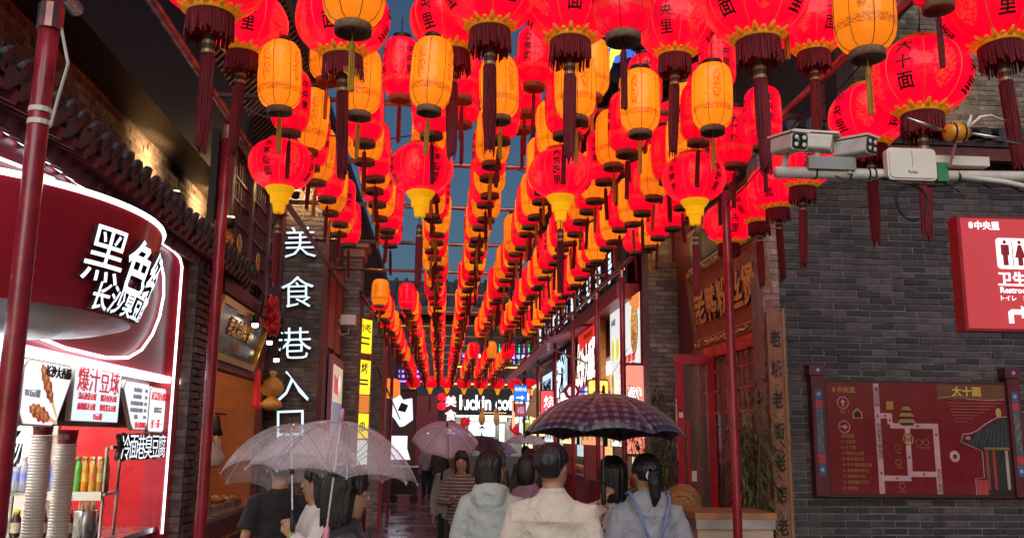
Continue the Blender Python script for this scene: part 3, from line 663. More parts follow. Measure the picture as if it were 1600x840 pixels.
lw = thing('low_cart', 'dark low cart under the figure panel', 'cart', (-.95, 25.4, 0)); MB().bb(-.35, .35, -.3, .3, .25, .95).build('body', BLACK, lw); MB().bb(-.38, .38, -.33, .33, .96, 1.0).build('top', STEEL, lw)
for sx in (-.28, .28): MB().lathe([(.12, -.03), (.12, .03)], 14).build('wheel', BLACK, lw, False, T((sx, -.25, .125)) @ Matrix.Rotation(PI/2, 4, 'X'))
od = tag(MB().lathe([(.12, .5), (.22, .46), (.24, .1), (.12, 0)], 14).build('orange_lantern_box', glow('orange_box', (.9, .22, .03), .7), None, True, T((-1.3, 23.5, 2.75))), 'orange drum lantern on the far left beside the posts', 'lantern')

# ------------------------------------------------------------------ right: restaurant front
rs = thing('restaurant_front', 'red restaurant front with glazed doors under the carved plaque', 'shop front', (3.25, 10.2, 0))
wb(MB().bb(3.22, 3.4, 11.25, 12.05, 0, 5.0), 'side_pillar', REDWOOD, rs)
wb(MB().bb(3.3, 3.45, 8.62, 11.25, 2.92, 3.9), 'backing', REDWOOD, rs)
wb(MB().bb(5.3, 5.35, 8.9, 12, 0, 3.2).bb(3.3, 5.3, 11.9, 11.95, 0, 3.2), 'inner_wall', mat('restaurant_inner', (.12, .05, .045), .6), rs)
wb(MB().bb(3.46, 5.3, 8.9, 11.9, 3.0, 3.05), 'inner_ceiling', DKWOOD, rs)
wb(MB().bb(4.2, 4.35, 10.6, 10.75, 2.1, 2.5), 'inner_lamp', glow('inner_paper_lamp', (1, .7, .3), 3.0), rs)
wb(MB().bb(4.6, 4.75, 9.5, 9.65, 2.2, 2.5), 'inner_lamp', glow('inner_paper_lamp2', (1, .6, .25), 2.0), rs)
for y0, y1 in ((8.75, 8.87), (9.68, 9.8), (10.55, 10.67), (11.08, 11.24)): wb(MB().bb(3.2, 3.3, y0, y1, 0, 2.75), 'door_post', REDDOOR, rs)
wb(MB().bb(3.19, 3.31, 8.7, 11.25, 2.75, 2.9), 'door_head', REDDOOR, rs)
for k, (y0, y1) in enumerate(((8.87, 9.68), (9.8, 10.55), (10.67, 11.08))):
    d = wb(MB().bb(3.24, 3.25, y0+.001, y1-.001, .3, 2.749), 'glass_pane', None, rs)
    d.data.materials.clear(); m_, n_, l_, b_ = newmat('door_glass%d' % k); b_.inputs['Transmission Weight'].default_value = .9; b_.inputs['Roughness'].default_value = .05; b_.inputs['Base Color'].default_value = (.7, .6, .58, 1); d.data.materials.append(m_)
    wb(MB().bb(3.215, 3.285, y0+.002, y1-.002, 0, .298), 'kick_panel', REDDOOR, rs)
    for z in (2.1, 2.35, 2.58): wb(MB().bb(3.225, 3.239, y0+.002, y1-.002, z-.014, z+.014), 'lattice_bar', REDDOOR, rs)
    for q in (.25, .5, .75):
        y = y0+(y1-y0)*q; wb(MB().bb(3.22, 3.238, y-.012, y+.012, 2.12, 2.748), 'lattice_bar', REDDOOR, rs)
# open door leaf standing out into the street
dl = thing('door_leaf', 'red framed glass door leaf standing open under the carved plaque', 'door', frame((2.74, 10.4, 0), 'F'))
MB().bb(0, .09, .0, 2.78, -.025, .025).build('stile', REDDOOR, dl); MB().bb(.37, .46, .0, 2.78, -.025, .025).build('stile', REDDOOR, dl)
MB().bb(.091, .369, 2.66, 2.78, -.022, .022).build('rail', REDDOOR, dl); MB().bb(.091, .369, 0, .35, -.022, .022).build('rail', REDDOOR, dl)
gl = MB().bb(.091, .369, .351, 2.659, -.004, .004).build('glass_pane', bpy.data.materials['door_glass0'], dl)
MB().bb(.11, .14, .6, 2.0, .024, .05).build('push_bar', REDDOOR, dl)
MB().bb(.02, .07, 2.04, 2.1, .026, .03).build('sticker', CREAM, dl); MB().bb(.16, .22, 1.32, 1.44, .006, .009).build('sticker', CREAM, dl); MB().bb(.17, .24, 1.12, 1.24, .006, .009).build('sticker', REDPOST, dl)
MB().lathe([(.018, 0), (.022, .01), (.01, .02)], 8).build('lock', STEEL, dl, True, T((.045, .95, .026)))
# carved plaque with five gilt characters (tilted slightly forward)
cp = thing('carved_plaque', 'large orange brown carved plaque with five gilt characters', 'plaque', frame((3.2, 11.0, 3.0), 'R') @ Matrix.Rotation(R(6), 4, 'X'))
MB().bb(.0, 2.4, 0, .78, -.05, .0).build('board', ORANGEW, cp)
for x0, x1, y0, y1 in ((-.1, 2.5, -.1, .0), (-.1, 2.5, .78, .88)): MB().bb(x0, x1, y0, y1, -.06, .035).build('carved_border', mat('carved_border', (.28, .12, .05), .5, var=.5, scale=60, bump=1.0, bscale=60), cp)
for x0 in (-.1, 2.4): MB().bb(x0, x0+.1, .001, .779, -.06, .034).build('carved_border', bpy.data.materials['carved_border'], cp)
rr = random.Random(2); cv = MB()
for k in range(150):
    a = rr.uniform(0, 2*PI); x = -.05+2.5*(k/150); y = rr.choice((-.05, .83))+rr.uniform(-.025, .025)
    cv.ell((x, y, .036), (.022, .009, .012), 6, 4, rot=Matrix.Rotation(a, 3, 'Z'))
o = cv.build('carving', GOLDP, cp, True); o['kind'] = 'stuff'
for x0, x1, y0, y1 in ((.0, 2.4, .0, .015), (.0, 2.4, .765, .78)): MB().bb(x0, x1, y0, y1, .0, .012).build('gilt_line', GOLDP, cp)
for ch, x in zip('老鸭粉丝煲', (.33, .78, 1.22, 1.66, 2.1)): letters(cp, ch, x, .39, .43, GOLDP, .012, ext=.014, off=.012, name='letter')
letters(cp, '百\n年\n老\n店', .09, .38, .085, GOLDP, .008, ext=.004, line=1.1)
# painted panel above
pp = thing('painted_panel', 'green and cream painted panel above the carved plaque', 'panel', frame((3.18, 11.2, 3.95), 'R'))
MB().bb(0, 2.6, 0, .42, -.06, 0).build('board', mat('green_paint', (.03, .12, .04), .5, var=.3), pp)
MB().bb(.06, .5, .03, .39, .001, .012).build('painting', mat('painted_flower', (.55, .45, .25), .6, var=.7, scale=18, col2=(.2, .12, .1)), pp)
MB().prism([(.56, .03), (1.2, .03), (1.1, .39), (.56, .39)], .001, .012).build('painting', mat('painted_scroll', (.5, .42, .2), .6, var=.7, scale=26, col2=(.06, .1, .05)), pp)
MB().prism([(1.5, .03), (2.3, .03), (2.2, .39), (1.6, .39)], .001, .012).build('painting', bpy.data.materials['painted_flower'], pp)
for x0, x1, y0, y1 in ((-.04, 2.64, -.05, 0), (-.04, 2.64, .42, .48)): MB().bb(x0, x1, y0, y1, -.06, .02).build('frame_bar', mat('cream_moulding', (.5, .45, .3), .5), pp)
# tiled eave of the restaurant and upper roof on the right
tiled_roof('tiled_eave', 'grey tiled eave with red rafters above the painted panel', 2.55, 4.62, 3.9, 5.15, 8.7, 12.6, .2)
tiled_roof('tiled_eave', 'grey tiled eave running over the far right shops', 2.5, 4.95, 3.9, 5.5, 12.8, 30, .22, raf2=False)
tf = thing('wall_roof', 'grey tiled roof capping the dark brick wall', 'roof', (3.3, 8.5, 4.9))
for k in range(19):
    b = MB().tube([(3.4+.2*k, 8.25, 4.86), (3.4+.2*k, 9.6, 5.35)], .06, 8); wb(b, 'cover_tile', TILE, tf)
    b = MB().lathe([(.065, 0), (.065, .03)], 10); put_m = b.build('end_tile', TILE, tf, False, tf.matrix_basis.inverted() @ T((3.4+.2*k, 8.25, 4.86)) @ Matrix.Rotation(PI/2, 4, 'X'))
wb(MB().add([(3.2, 8.3, 4.8), (7.2, 8.3, 4.8), (7.2, 9.6, 5.3), (3.2, 9.6, 5.3), (3.2, 8.3, 4.74), (7.2, 8.3, 4.74), (7.2, 9.6, 5.24), (3.2, 9.6, 5.24)], [(0, 1, 2, 3), (7, 6, 5, 4), (0, 4, 5, 1), (1, 5, 6, 2), (2, 6, 7, 3), (3, 7, 4, 0)]), 'roof_deck', DKWOOD, tf)
wb(MB().bb(3.28, 7.0, 8.32, 8.42, 4.6, 4.73), 'fascia_board', REDWOOD, tf)
ur = thing('upper_roof', 'dark overhanging upper roof with ribbed underside on the right street edge', 'roof', (2.6, 4, 8.4))
wb(MB().add([(2.5, 3, 8.5), (2.5, 30, 8.5), (5.6, 30, 7.0), (5.6, 3, 7.0), (2.5, 3, 8.6), (2.5, 30, 8.6), (5.6, 30, 7.3), (5.6, 3, 7.3)], [(0, 1, 2, 3), (7, 6, 5, 4), (4, 5, 1, 0), (5, 6, 2, 1), (6, 7, 3, 2), (7, 4, 0, 3)]), 'soffit', SOFFIT, ur)
rib2 = MB().add([(0, -.035, 0), (0, .035, 0), (3.0, .035, -1.45), (3.0, -.035, -1.45), (0, -.035, -.06), (0, .035, -.06), (3.0, .035, -1.51), (3.0, -.035, -1.51)], [(3, 2, 1, 0), (4, 5, 6, 7), (1, 5, 4, 0), (2, 6, 5, 1), (3, 7, 6, 2), (0, 4, 7, 3)]).mesh('rafter'); rib2.materials.append(SOFFIT)
for k in range(100): put('rafter', rib2, ur, T((-.08, -.8+.26*k, .09)))
wb(MB().bb(2.44, 2.54, 3, 30, 8.42, 8.66), 'eave_board', DKWOOD, ur)
wu = thing('upper_dark_wall', 'dark upper storey wall over the right side shops', 'wall', (4.2, 10, 5)); wb(MB().bb(4.2, 4.4, 8.9, 30, 5.2, 7.7), 'wall', mat('upper_dark_paint', (.05, .035, .035), .7, var=.3), wu)
for k in range(12): wb(MB().bb(4.12, 4.2, 9.2+1.7*k, 9.35+1.7*k, 5.3, 7.6), 'pilaster', REDWOOD, wu)
# couplet board
cb = thing('couplet_board', 'tall tan couplet board with black characters beside the restaurant door', 'board', frame((3.21, 8.40, .5), 'F'))
MB().bb(-.085, .06, 0, 2.52, -.04, 0).build('board', TAN, cb); MB().bb(.061, .09, 0, 2.55, -.05, .01).build('edge', mat('board_edge', (.3, .15, .07), .5), cb)
for k, ch in enumerate('老城老街老店老堂'): letters(cb, ch, -.012, 2.26-.292*k, .17, BLKINK, .004, ext=.003, off=.004, name='letter', sx=.62)
# brick pier after the restaurant
pr = thing('brick_pier', 'warm lit brick pier between the restaurant and the lit menu board', 'pier', frame((2.82, 12.05, 0), 'F'))
brickwork(pr, .40, 4.55, 160, lambda x, y: abs(y-3.2), m=BRICKW, mort=MORTAR, L=.2); MB().bb(0, .4, 0, 4.55, -.4, -.121).build('core', MORTAR, pr)
for k in range(3): MB().bb(-.03*k-.02, .42+.03*k, 4.552+.06*k, 4.61+.06*k, -.4, .03+.03*k).build('corbel_course', BRICKW, pr)

# ------------------------------------------------------------------ right: row of lit food shops
sh = thing('food_shop_row', 'red fronted food shop row with lit windows beyond the brick pier', 'shop row', (3.1, 20, 0))
wb(MB().bb(3.12, 3.4, 12.5, 31, 3.3, 5.2), 'upper_wall', SHOPRED2, sh)
wb(MB().bb(3.9, 4.0, 12.5, 31, 0, 3.4), 'back_wall', mat('warm_back_wall', (.45, .28, .2), .6), sh)
for k, y in enumerate((12.7, 15.9, 19.2, 22.5, 26, 30)): wb(MB().bb(3.05, 3.35, y-.12, y+.12, 0, 3.3), 'pier', mat('shop_pier%d' % k, ((.2, .03, .03), (.3, .2, .12), (.22, .03, .04))[k % 3], .5), sh)
LB = [(.95, .85, .75), (.85, .92, .95), (.95, .55, .2), (.9, .3, .25), (.9, .85, .6)]
for k, (ya, yb_) in enumerate(((12.85, 15.7), (16.1, 19.0), (19.4, 22.3), (22.7, 25.8), (26.2, 29.8))):
    wb(MB().bb(3.16, 3.3, ya, yb_, 0, .95), 'counter', SHOPRED2, sh); wb(MB().bb(3.1, 3.5, ya, yb_, .951, 1.0), 'counter_top', STEEL, sh)
    wb(MB().bb(3.4, 3.8, ya+.2, yb_-.2, 3.22, 3.28), 'ceiling_lamp', glow('row_lamp%d' % k, LB[k], 4.5), sh)
    for j in range(3):
        y0 = ya+.1+(yb_-ya-.2)*j/3; y1 = y0+(yb_-ya-.2)/3-.12
        wb(MB().bb(3.86, 3.898, y0, y1, 1.3, 2.6), 'wall_poster', glow('row_poster%d_%d' % (k, j), random.Random(k*3+j).choice([(.75, .85, .85), (.8, .1, .1), (.85, .6, .2), (.5, .7, .8), (.8, .8, .6)]), .7), sh)
    rr = random.Random(k)
    for j in range(5):
        wb(MB().lathe([(.1, 0), (.12, .15), (.1, .17)], 10, (3.28, ya+.3+.5*j, 1.002)), 'pot', mat('pot%d_%d' % (k, j), rr.choice([(.5, .48, .45), (.4, .1, .05), (.6, .4, .1)]), .4, metal=rr.choice((0, .8))), sh, True)
# big white menu lightbox
mb1 = lightbox('menu_board', 'tall pale menu board with noodle bowl picture beside the brick pier', 'R', (2.98, 13.95, 3.15), rect(2.35, 1.55), .12, glow('lit_menu_pale', (.70, .80, .78), .75), mat('menu_red_edge', (.28, .015, .02), .4), trim=.985)
NOOD = photo_print('noodle_print', (.30, .10, .01), (.95, .65, .2), .7, 22); NOOD2 = photo_print('topping_print', (.25, .05, .01), (.75, .3, .1), .6, 30); GRN = photo_print('green_print', (.06, .16, .02), (.4, .65, .15), .6, 30)
MB().ell((.78, .28, .126), (.26, .40, .004), 18, 6).build('bowl_rim', BLKINK, mb1); MB().ell((.78, .28, .13), (.24, .37, .004), 18, 6).build('bowl_picture', NOOD, mb1); MB().ell((.76, .10, .135), (.18, .17, .004), 12, 6).build('topping', NOOD2, mb1)
rr = random.Random(8)
for k in range(16): MB().ell((.78+rr.uniform(-.17, .17), .3+rr.uniform(-.25, .25), .139), (.04, .03, .003), 6, 4).build('topping', rr.choice((NOOD2, NOOD, GRN)), mb1)
MB().prism([(.5, .66), (1.0, .5), (1.15, .55), (1.15, .76), (.45, .76)], .124, .128).build('corner_print', glow('orange_corner', (.8, .28, .06), .7), mb1)
for x in (-.9, -.5, -.1):
    MB().ell((x, .08, .126), (.13, .2, .004), 12, 6).build('dish_picture', glow('dish%d' % int(x*10), (.72, .70, .08), .65), mb1)
for x in (-.2, .1, .4, .7): letters(mb1, '招牌\n拌面\n十元', x, -.28, .13, REDINK, .128, line=1.0)
MB().bb(-.4, .9, -.53, -.52, .124, .127).build('print_line', INKG, mb1); MB().prism([(-1.0, -.3), (.3, .0), (.3, .012), (-1.0, -.288)], .124, .127).build('print_line', INKG, mb1)
MB().ell((1.0, -.58, .127), (.14, .24, .004), 12, 6).build('fries_picture', NOOD, mb1); MB().ell((-.95, -.52, .127), (.14, .27, .004), 12, 6).build('food_picture', NOOD, mb1); MB().ell((-.95, -.42, .132), (.1, .1, .004), 10, 6).build('food_picture', GRN, mb1)
MB().prism([(.2, -.62), (.26, -.6), (.42, -.72), (.36, -.74)], .124, .128).build('chopsticks', BLKINK, mb1); letters(mb1, '小面馆', -.85, .55, .12, INKG, .128)
# red and orange sign
LETW = glow('cream_lit_letter', (1.0, .93, .80), 1.25)
mb2 = lightbox('shop_sign', 'red lit sign with big white characters and blue base in an orange frame', 'R', (2.9, 17.1, 3.25), rect(2.7, 1.45), .1, glow('lit_red_sign', (.62, .03, .02), .8), GOLDP, trim=.93)
for ch, x, y in zip('长沙大香肠', (-.95, -.5, -.0, .45, .88), (-.1, -.1, -.06, -.02, .0)): letters(mb2, ch, x, y, .62, LETW, .115, ext=.02, off=.025, sx=.78, sy=1.25, name='letter')
MB().bb(-1.0, 1.2, -.66, -.46, .104, .108).build('blue_band', glow('lit_blue_band', (.06, .10, .5), .8), mb2); letters(mb2, '经典风味小吃', .1, -.56, .15, LETW, .11)
letters(mb2, '好吃不贵 回味无穷', 0, .5, .12, GOLDP, .108); letters(mb2, '正\n宗\n老\n味', -1.15, .1, .17, LETW, .11)
# sign with blue white letters
mb3 = lightbox('shop_sign', 'maroon sign with big pale blue lit characters right of the awning', 'R', (2.88, 20.6, 3.12), rect(2.6, 1.45), .1, mat('maroon_sign_face', (.22, .015, .03), .4), DKWOOD, trim=.95)
for ch, x, y in zip('臺味汕', (-.75, -.1, .6), (-.06, .0, .06)): letters(mb3, ch, x, y+.1, .78, ICEG, .115, ext=.02, off=.03, sy=1.15, name='letter')
letters(mb3, '台湾风味小吃大全', .1, -.52, .2, LETTERG, .11, off=.004)
for k, (y, z, w_, h_, m, s, lab) in enumerate(((23.4, 3.0, 2.2, .9, glow('lit_blue_white', (.55, .75, .95), .9), '糖水铺', 'pale blue white lit shop sign under the far awning'), (26.3, 2.9, 2.4, .9, glow('lit_cream', (.9, .72, .4), .9), '烤肉串', 'cream lit shop sign far down the right side'), (29.2, 2.9, 2.4, .9, glow('lit_rose', (.8, .2, .25), .9), '臭豆腐', 'rose lit shop sign farthest down the right side'))):
    b = lightbox('shop_sign', lab, 'R', (2.85, y, z), rect(w_, h_), .1, m, REDWOOD); letters(b, s, 0, 0, .55, (BLKINK, REDINK, LETTERG)[k], .11, ext=.01, off=.015)
# upper fascia with lit characters in dark boxes
fs = thing('fascia_sign', 'red fascia with lit white characters in black boxes above the shop signs', 'sign', frame((2.62, 24.5, 4.02), 'R'))
MB().bb(0, 11.2, -.14, .1, -.35, 0).build('fascia_beam', mat('fascia_red', (.33, .02, .035), .4, var=.15), fs)
for k, ch in enumerate('京味小吃非遗美食老字号'):
    MB().bb(.2+1.0*k, 1.06+1.0*k, .12, .72, -.2, -.03).build('letter_box', BLACK, fs); letters(fs, ch, .63+1.0*k, .42, .52, ICEG, -.01, ext=.02, off=.016, name='letter')
# awning
aw = thing('awning', 'purple red canvas awning over the far right shops', 'awning', (2.6, 22, 3.5))
wb(MB().add([(3.0, 16.5, 3.98), (3.0, 27.5, 3.98), (1.95, 27.5, 3.55), (1.95, 16.5, 3.62), (3.0, 16.5, 3.94), (3.0, 27.5, 3.94), (1.95, 27.5, 3.51), (1.95, 16.5, 3.58)], [(3, 2, 1, 0), (4, 5, 6, 7), (0, 1, 5, 4), (1, 2, 6, 5), (2, 3, 7, 6), (3, 0, 4, 7)]), 'canvas', mat('purple_red_canvas', (.28, .07, .12), .6, var=.15), aw)
wb(MB().bb(1.93, 1.99, 16.5, 27.5, 3.38, 3.52), 'valance', mat('pale_valance', (.42, .34, .40), .6, var=.1), aw)
for y in (17, 20.5, 24, 27): wb(MB().tube([(1.97, y, 3.5), (3.05, y, 3.1)], .02, 6), 'strut', STEEL, aw)
# lit blade signs added along the shop row to brighten it
for k, (y, z, w_, h_, c, s, m, lab) in enumerate(((12.62, 2.2, .3, 1.3, (.75, .22, .16), '酸辣粉', LETTERG, 'added rose lit blade sign at the edge of the pale menu board'), (15.5, 2.35, .36, .9, (.9, .55, .1), '锅盔', BLKINK, 'added amber lit blade sign between the menu board and the red sign'), (18.9, 2.3, .4, .9, (.85, .9, .95), '奶茶', REDINK, 'added white lit blade sign with red characters in the shop row'), (22.2, 2.5, .45, .9, (.75, .08, .08), '烧烤', LETTERG, 'added red lit blade sign under the awning'), (24.8, 2.3, .45, 1.0, (.95, .75, .3), '米粉', BLKINK, 'added yellow lit blade sign deep in the shop row'), (27.6, 2.4, .5, 1.0, (.55, .8, .95), '冰', BLKINK, 'added pale blue lit blade sign deep in the shop row'), (30.2, 2.5, .5, 1.0, (.95, .4, .2), '鱿鱼', LETTERG, 'added orange lit blade sign farthest in the shop row'))):
    b = lightbox('added_blade_sign', lab, 'F', (2.72-.02*k, y, z), rrect(w_, h_, .04), .08, glow('added_blade_face%d' % k, c, 1.0), REDWOOD)
    letters(b, '\n'.join(s), 0, 0, min(w_*.7, h_/len(s)*.85), m, .085, off=.002)
for k, (ya, yb_) in enumerate(((12.9, 15.6), (16.2, 18.9), (19.5, 22.2), (22.8, 25.7), (26.3, 29.7))):  # lit strips added to keep the row glowing from end to end
    b = lightbox('added_counter_lightbox', 'added lit picture strip along the counter front, %s shop from the brick pier' % ('first', 'second', 'third', 'fourth', 'fifth')[k], 'R', (3.0, (ya+yb_)/2, 1.9), rect(yb_-ya, .5), .06, glow('added_strip_face%d' % k, ((.8, .85, .8), (.85, .3, .12), (.9, .75, .4), (.5, .7, .9), (.9, .5, .5))[k], .9), BLACK)
    for j in range(5):
        MB().ell((-(yb_-ya)*.4+(yb_-ya)*.2*j, 0, .064), ((yb_-ya)*.07, .17, .004), 12, 4).build('dish_picture', (NOOD, NOOD2, GRN)[(j+k) % 3], b)
# small round sign on arm
rsn = thing('hanging_sign', 'small pair of round red hanging signs on an arm', 'sign', frame((2.35, 16.2, 2.62), 'F'))
MB().tube([(.1, 0, 0), (.7, 0, 0)], .015, 6).build('arm', BLACK, rsn)
for y in (0, -.26):
    MB().lathe([(.13, -.03), (.15, 0), (.13, .03)], 8, (0, y, 0)).build('disc', REDDOOR, rsn); MB().lathe([(.09, .031), (.09, .036)], 8, (0, y, 0)).build('disc_face', glow('pale_disc%d' % int(-y*100), (.7, .7, .8), .7), rsn)

# ------------------------------------------------------------------ the far end
eb = thing('end_building', 'dark building closing the street with a coffee shop below', 'building', (0, 36, 0))
DK = mat('end_dark_wall', (.03, .025, .032), .6, var=.3)
wb(MB().bb(-9, 9, 36.6, 38, 3.75, 7.0).bb(-9, .45, 36.6, 38, 0, 3.749).bb(4.6, 9, 36.6, 38, 0, 3.749), 'wall', DK, eb)
wb(MB().add([(-10, 35.6, 6.9), (10, 35.6, 6.9), (10, 38.5, 8.4), (-10, 38.5, 8.4), (-10, 35.6, 6.75), (10, 35.6, 6.75), (10, 38.5, 8.2), (-10, 38.5, 8.2)], [(0, 1, 2, 3), (7, 6, 5, 4), (0, 4, 5, 1), (1, 5, 6, 2), (2, 6, 7, 3), (3, 7, 4, 0)]), 'roof', TILE, eb)
for k in range(46): wb(MB().tube([(-9.8+.43*k, 35.55, 6.96), (-9.8+.43*k, 38.5, 8.46)], .08, 6), 'cover_tile', TILE, eb)
wb(MB().bb(-10, 10, 35.5, 35.6, 6.55, 6.75), 'eave_board', DKWOOD, eb)
YL = glow('yellow_led', (1, .6, .1), 2.0); PU = glow('purple_led', (.35, .15, 1.0), 1.6); GR = glow('green_led', (.05, .9, .35), 1.0); WL = glow('white_led', (.8, .8, 1.0), 2.0)
wb(MB().bb(-5.2, 5.2, 36.5, 36.55, 6.2, 6.24), 'led_line', YL, eb)
wb(MB().bb(.5, 4.6, 36.48, 36.53, 3.86, 3.91), 'led_line', YL, eb); wb(MB().bb(.5, 4.6, 36.48, 36.53, 4.55, 4.6), 'led_line', YL, eb)
for k in range(9): wb(MB().bb(-3.2+.17*k, -3.16+.17*k, 36.4, 36.44, 5.4, 6.15), 'led_tube', GR, eb)
for k in range(7): wb(MB().bb(2.3+.2*k, 2.34+.2*k, 36.4, 36.44, 4.7, 5.5), 'led_tube', (GR, PU)[k % 2], eb)
for k in range(14):
    wb(MB().bb(-3.4+.2*k, -3.29+.2*k, 36.4, 36.44, 4.3, 4.4), 'led_dot', PU, eb); wb(MB().bb(-3.4+.2*k, -3.29+.2*k, 36.4, 36.44, 4.1, 4.2), 'led_dot', PU, eb)
for k in range(16): wb(MB().bb(.6+.22*k, .7+.22*k, 36.4, 36.44, 4.95, 5.08), 'led_dot', (WL, PU)[k % 2], eb)
wb(MB().bb(-3.4, -.8, 36.38, 36.43, 3.92, 3.98), 'led_line', PU, eb)
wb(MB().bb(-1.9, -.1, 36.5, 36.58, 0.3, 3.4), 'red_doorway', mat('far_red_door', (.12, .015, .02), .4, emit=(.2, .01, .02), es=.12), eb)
wb(MB().bb(.45, 4.6, 36.5, 36.6, 2.65, 3.7), 'sign_board', mat('sign_black', (.006, .006, .009), .4), eb)
wb(MB().bb(.45, 4.6, 37.6, 37.7, 0, 2.649), 'inner_wall', mat('coffee_inner', (.3, .3, .28), .6), eb)
wb(MB().bb(.5, 4.5, 36.8, 37.4, 2.6, 2.645), 'ceiling_lamp', glow('coffee_lamp', (1, .95, .85), 4.0), eb)
wb(MB().bb(.5, 4.5, 36.55, 36.75, 0, 1.05), 'counter', mat('coffee_counter', (.12, .1, .1), .4), eb)
ls = thing('coffee_shop_sign', 'white lit lower case lettering on the black fascia at the street end', 'sign', frame((2.62, 36.48, 3.15), 'F'))
lc_ = textmesh('luckin coffee', .80, .03, .022); wc_ = max(v.co.x for v in lc_.vertices)*2
letters(ls, 'luckin coffee', -.48, 0, .80, glow('coffee_letter', (.8, .92, 1.0), 1.5), .03, ext=.03, off=.022, name='lettering', sx=2.8/wc_)
zz = MB(); zz.tube([(-.9+.06*k, -.42+.03*(k % 2), .03) for k in range(16)], .012, 4); zz.build('zigzag_light', glow('zigzag', (1, .6, .3), 1.2), ls)
zz = MB(); zz.tube([(.35+.06*k, -.42+.03*(k % 2), .03) for k in range(12)], .012, 4); zz.build('zigzag_light', bpy.data.materials['zigzag'], ls)
for lab, x, y, z, w_, h_, c in (('pale screen in the coffee shop hatch', 1.65, 36.4, 2.1, 1.15, .62, (.62, .85, .88)), ('white menu strip above the coffee hatch', 1.9, 36.42, 2.5, 1.6, .2, (.9, .82, .6)), ('small blue poster at the coffee shop corner', .75, 36.3, 2.05, .35, .4, (.12, .2, .7)), ('white sticker board beside the coffee screen', 2.45, 36.35, 1.95, .22, .8, (.8, .85, .88))):
    b = lightbox('display_screen', lab, 'F', (x, y, z), rect(w_, h_), .04, glow('far_panel_%d' % int(x*10), c, .95), BLACK)
    if w_ > 1.1 and h_ > .5: MB().prism([(-.15, 0), (.0, .13), (.15, 0), (.05, .03), (-.05, .03)], .045, .05).build('print', BLKINK, b)
gp = lightbox('green_pillar_sign', 'pale green lit round topped sign near the coffee shop', 'F', (2.62, 27.5, 1.75), rrect(.34, 1.2, .16), .08, glow('lit_pale_green', (.72, .95, .5), .95), CREAM)
MB().ell((0, .35, .085), (.12, .14, .004), 12, 4).build('print', GRN, gp)
# paper figures and red blooms over the coffee counter
for k, (x, z, s) in enumerate(((1.62, 2.55, 1), (2.2, 2.55, .9))):
    t = thing('paper_figure', ('tan paper doll hung above the coffee counter', 'small tan paper house ornament above the coffee counter')[k], 'ornament', (x, 35.9, z))
    MB().ell((0, 0, .28*s), (.12*s, .08, .12*s), 10, 8).build('head', mat('paper_tan%d' % k, (.5, .25, .08), .6, emit=(.5, .22, .05), es=.15), t, True); MB().lathe([(.04, .2*s), (.12*s, .1), (.14*s, -.1), (.06, -.3)], 10).build('body', bpy.data.materials['paper_tan%d' % k], t, True)
for k, (x, y, z, r_) in enumerate(((.95, 35.5, 2.35, .2), (2.55, 30, 2.05, .22), (2.9, 35.4, 2.2, .22))):
    b = MB(); rr = random.Random(k)
    for j in range(30):
        d = Vector((rr.gauss(0, 1), rr.gauss(0, 1), rr.gauss(0, 1))).normalized()*r_*.75
        b.ell(d, (r_*.4, r_*.4, r_*.18), 6, 4, rot=Matrix.Rotation(rr.random()*6, 3, 'X'))
    tag(b.build('red_bloom', glow('bloom_red%d' % k, (.6, .01, .03), .35), None, True, T((x, y, z))), ('red paper bloom at the coffee shop corner', 'red paper bloom near the pale green sign', 'red paper bloom right of the coffee screen')[k], 'ornament')
# vertical street sign
vsn = thing('street_name_column', 'brown column with vertical white lit characters at the street end', 'column', (.27, 27.2, 0))
MB().bb(-.17, .17, -.1, .1, 0, 3.05).build('post', mat('brown_column', (.09, .05, .04), .6), vsn)
for ch, z in zip('美食街', (2.83, 2.42, 2.02)): put('letter', textmesh(ch, .34, .02, .008), vsn, frame((.02, -.13, z), 'F')).data.materials.append(glow('pink_lit_%s' % z, (1, .72, .75), 1.1))
for k, (x, z, lab) in enumerate(((.02, 2.95, 'upper small red ball lantern on the brown column'), (.02, 2.68, 'lower small red ball lantern on the brown column'))):
    tag(MB().ell((0, 0, 0), (.14, .14, .12), 12, 8).build('ball_lantern', glow('ball_red%d' % k, (.75, .01, .03), .8), None, True, T((x, 27.0, z))), lab, 'lantern')
bs = lightbox('direction_sign', 'blue direction sign with white arrow near the awning', 'F', (2.10, 24, 2.95), rect(.36, .44), .06, glow('lit_blue', (.03, .17, .75), .8), BLACK)
letters(bs, '地铁站', 0, .1, .11, LETTERG, .066); MB().prism([(-.11, -.1), (.02, -.1), (.02, -.06), (.11, -.12), (.02, -.18), (.02, -.14), (-.11, -.14)], .064, .068).build('arrow', LETTERG, bs)
bs2 = lightbox('hanging_sign', 'maroon square hanging sign under the blue direction sign', 'F', (2.1, 24, 2.5), rect(.3, .34), .05, glow('dull_maroon', (.35, .06, .1), .45), BLACK); letters(bs2, '福', 0, 0, .2, glow('pale_pink', (.8, .5, .6), .6), .056)
tb_ = tag(MB().box((0, 0, 0), (.34, .05, .75), rot=Matrix.Rotation(.35, 3, 'Y')).build('wooden_board', mat('tan_board_far', (.55, .32, .16), .6, emit=(.4, .2, .08), es=.2), None, False, T((2.55, 24.3, 2.7))), 'tan wooden board hung askew right of the blue sign', 'board')
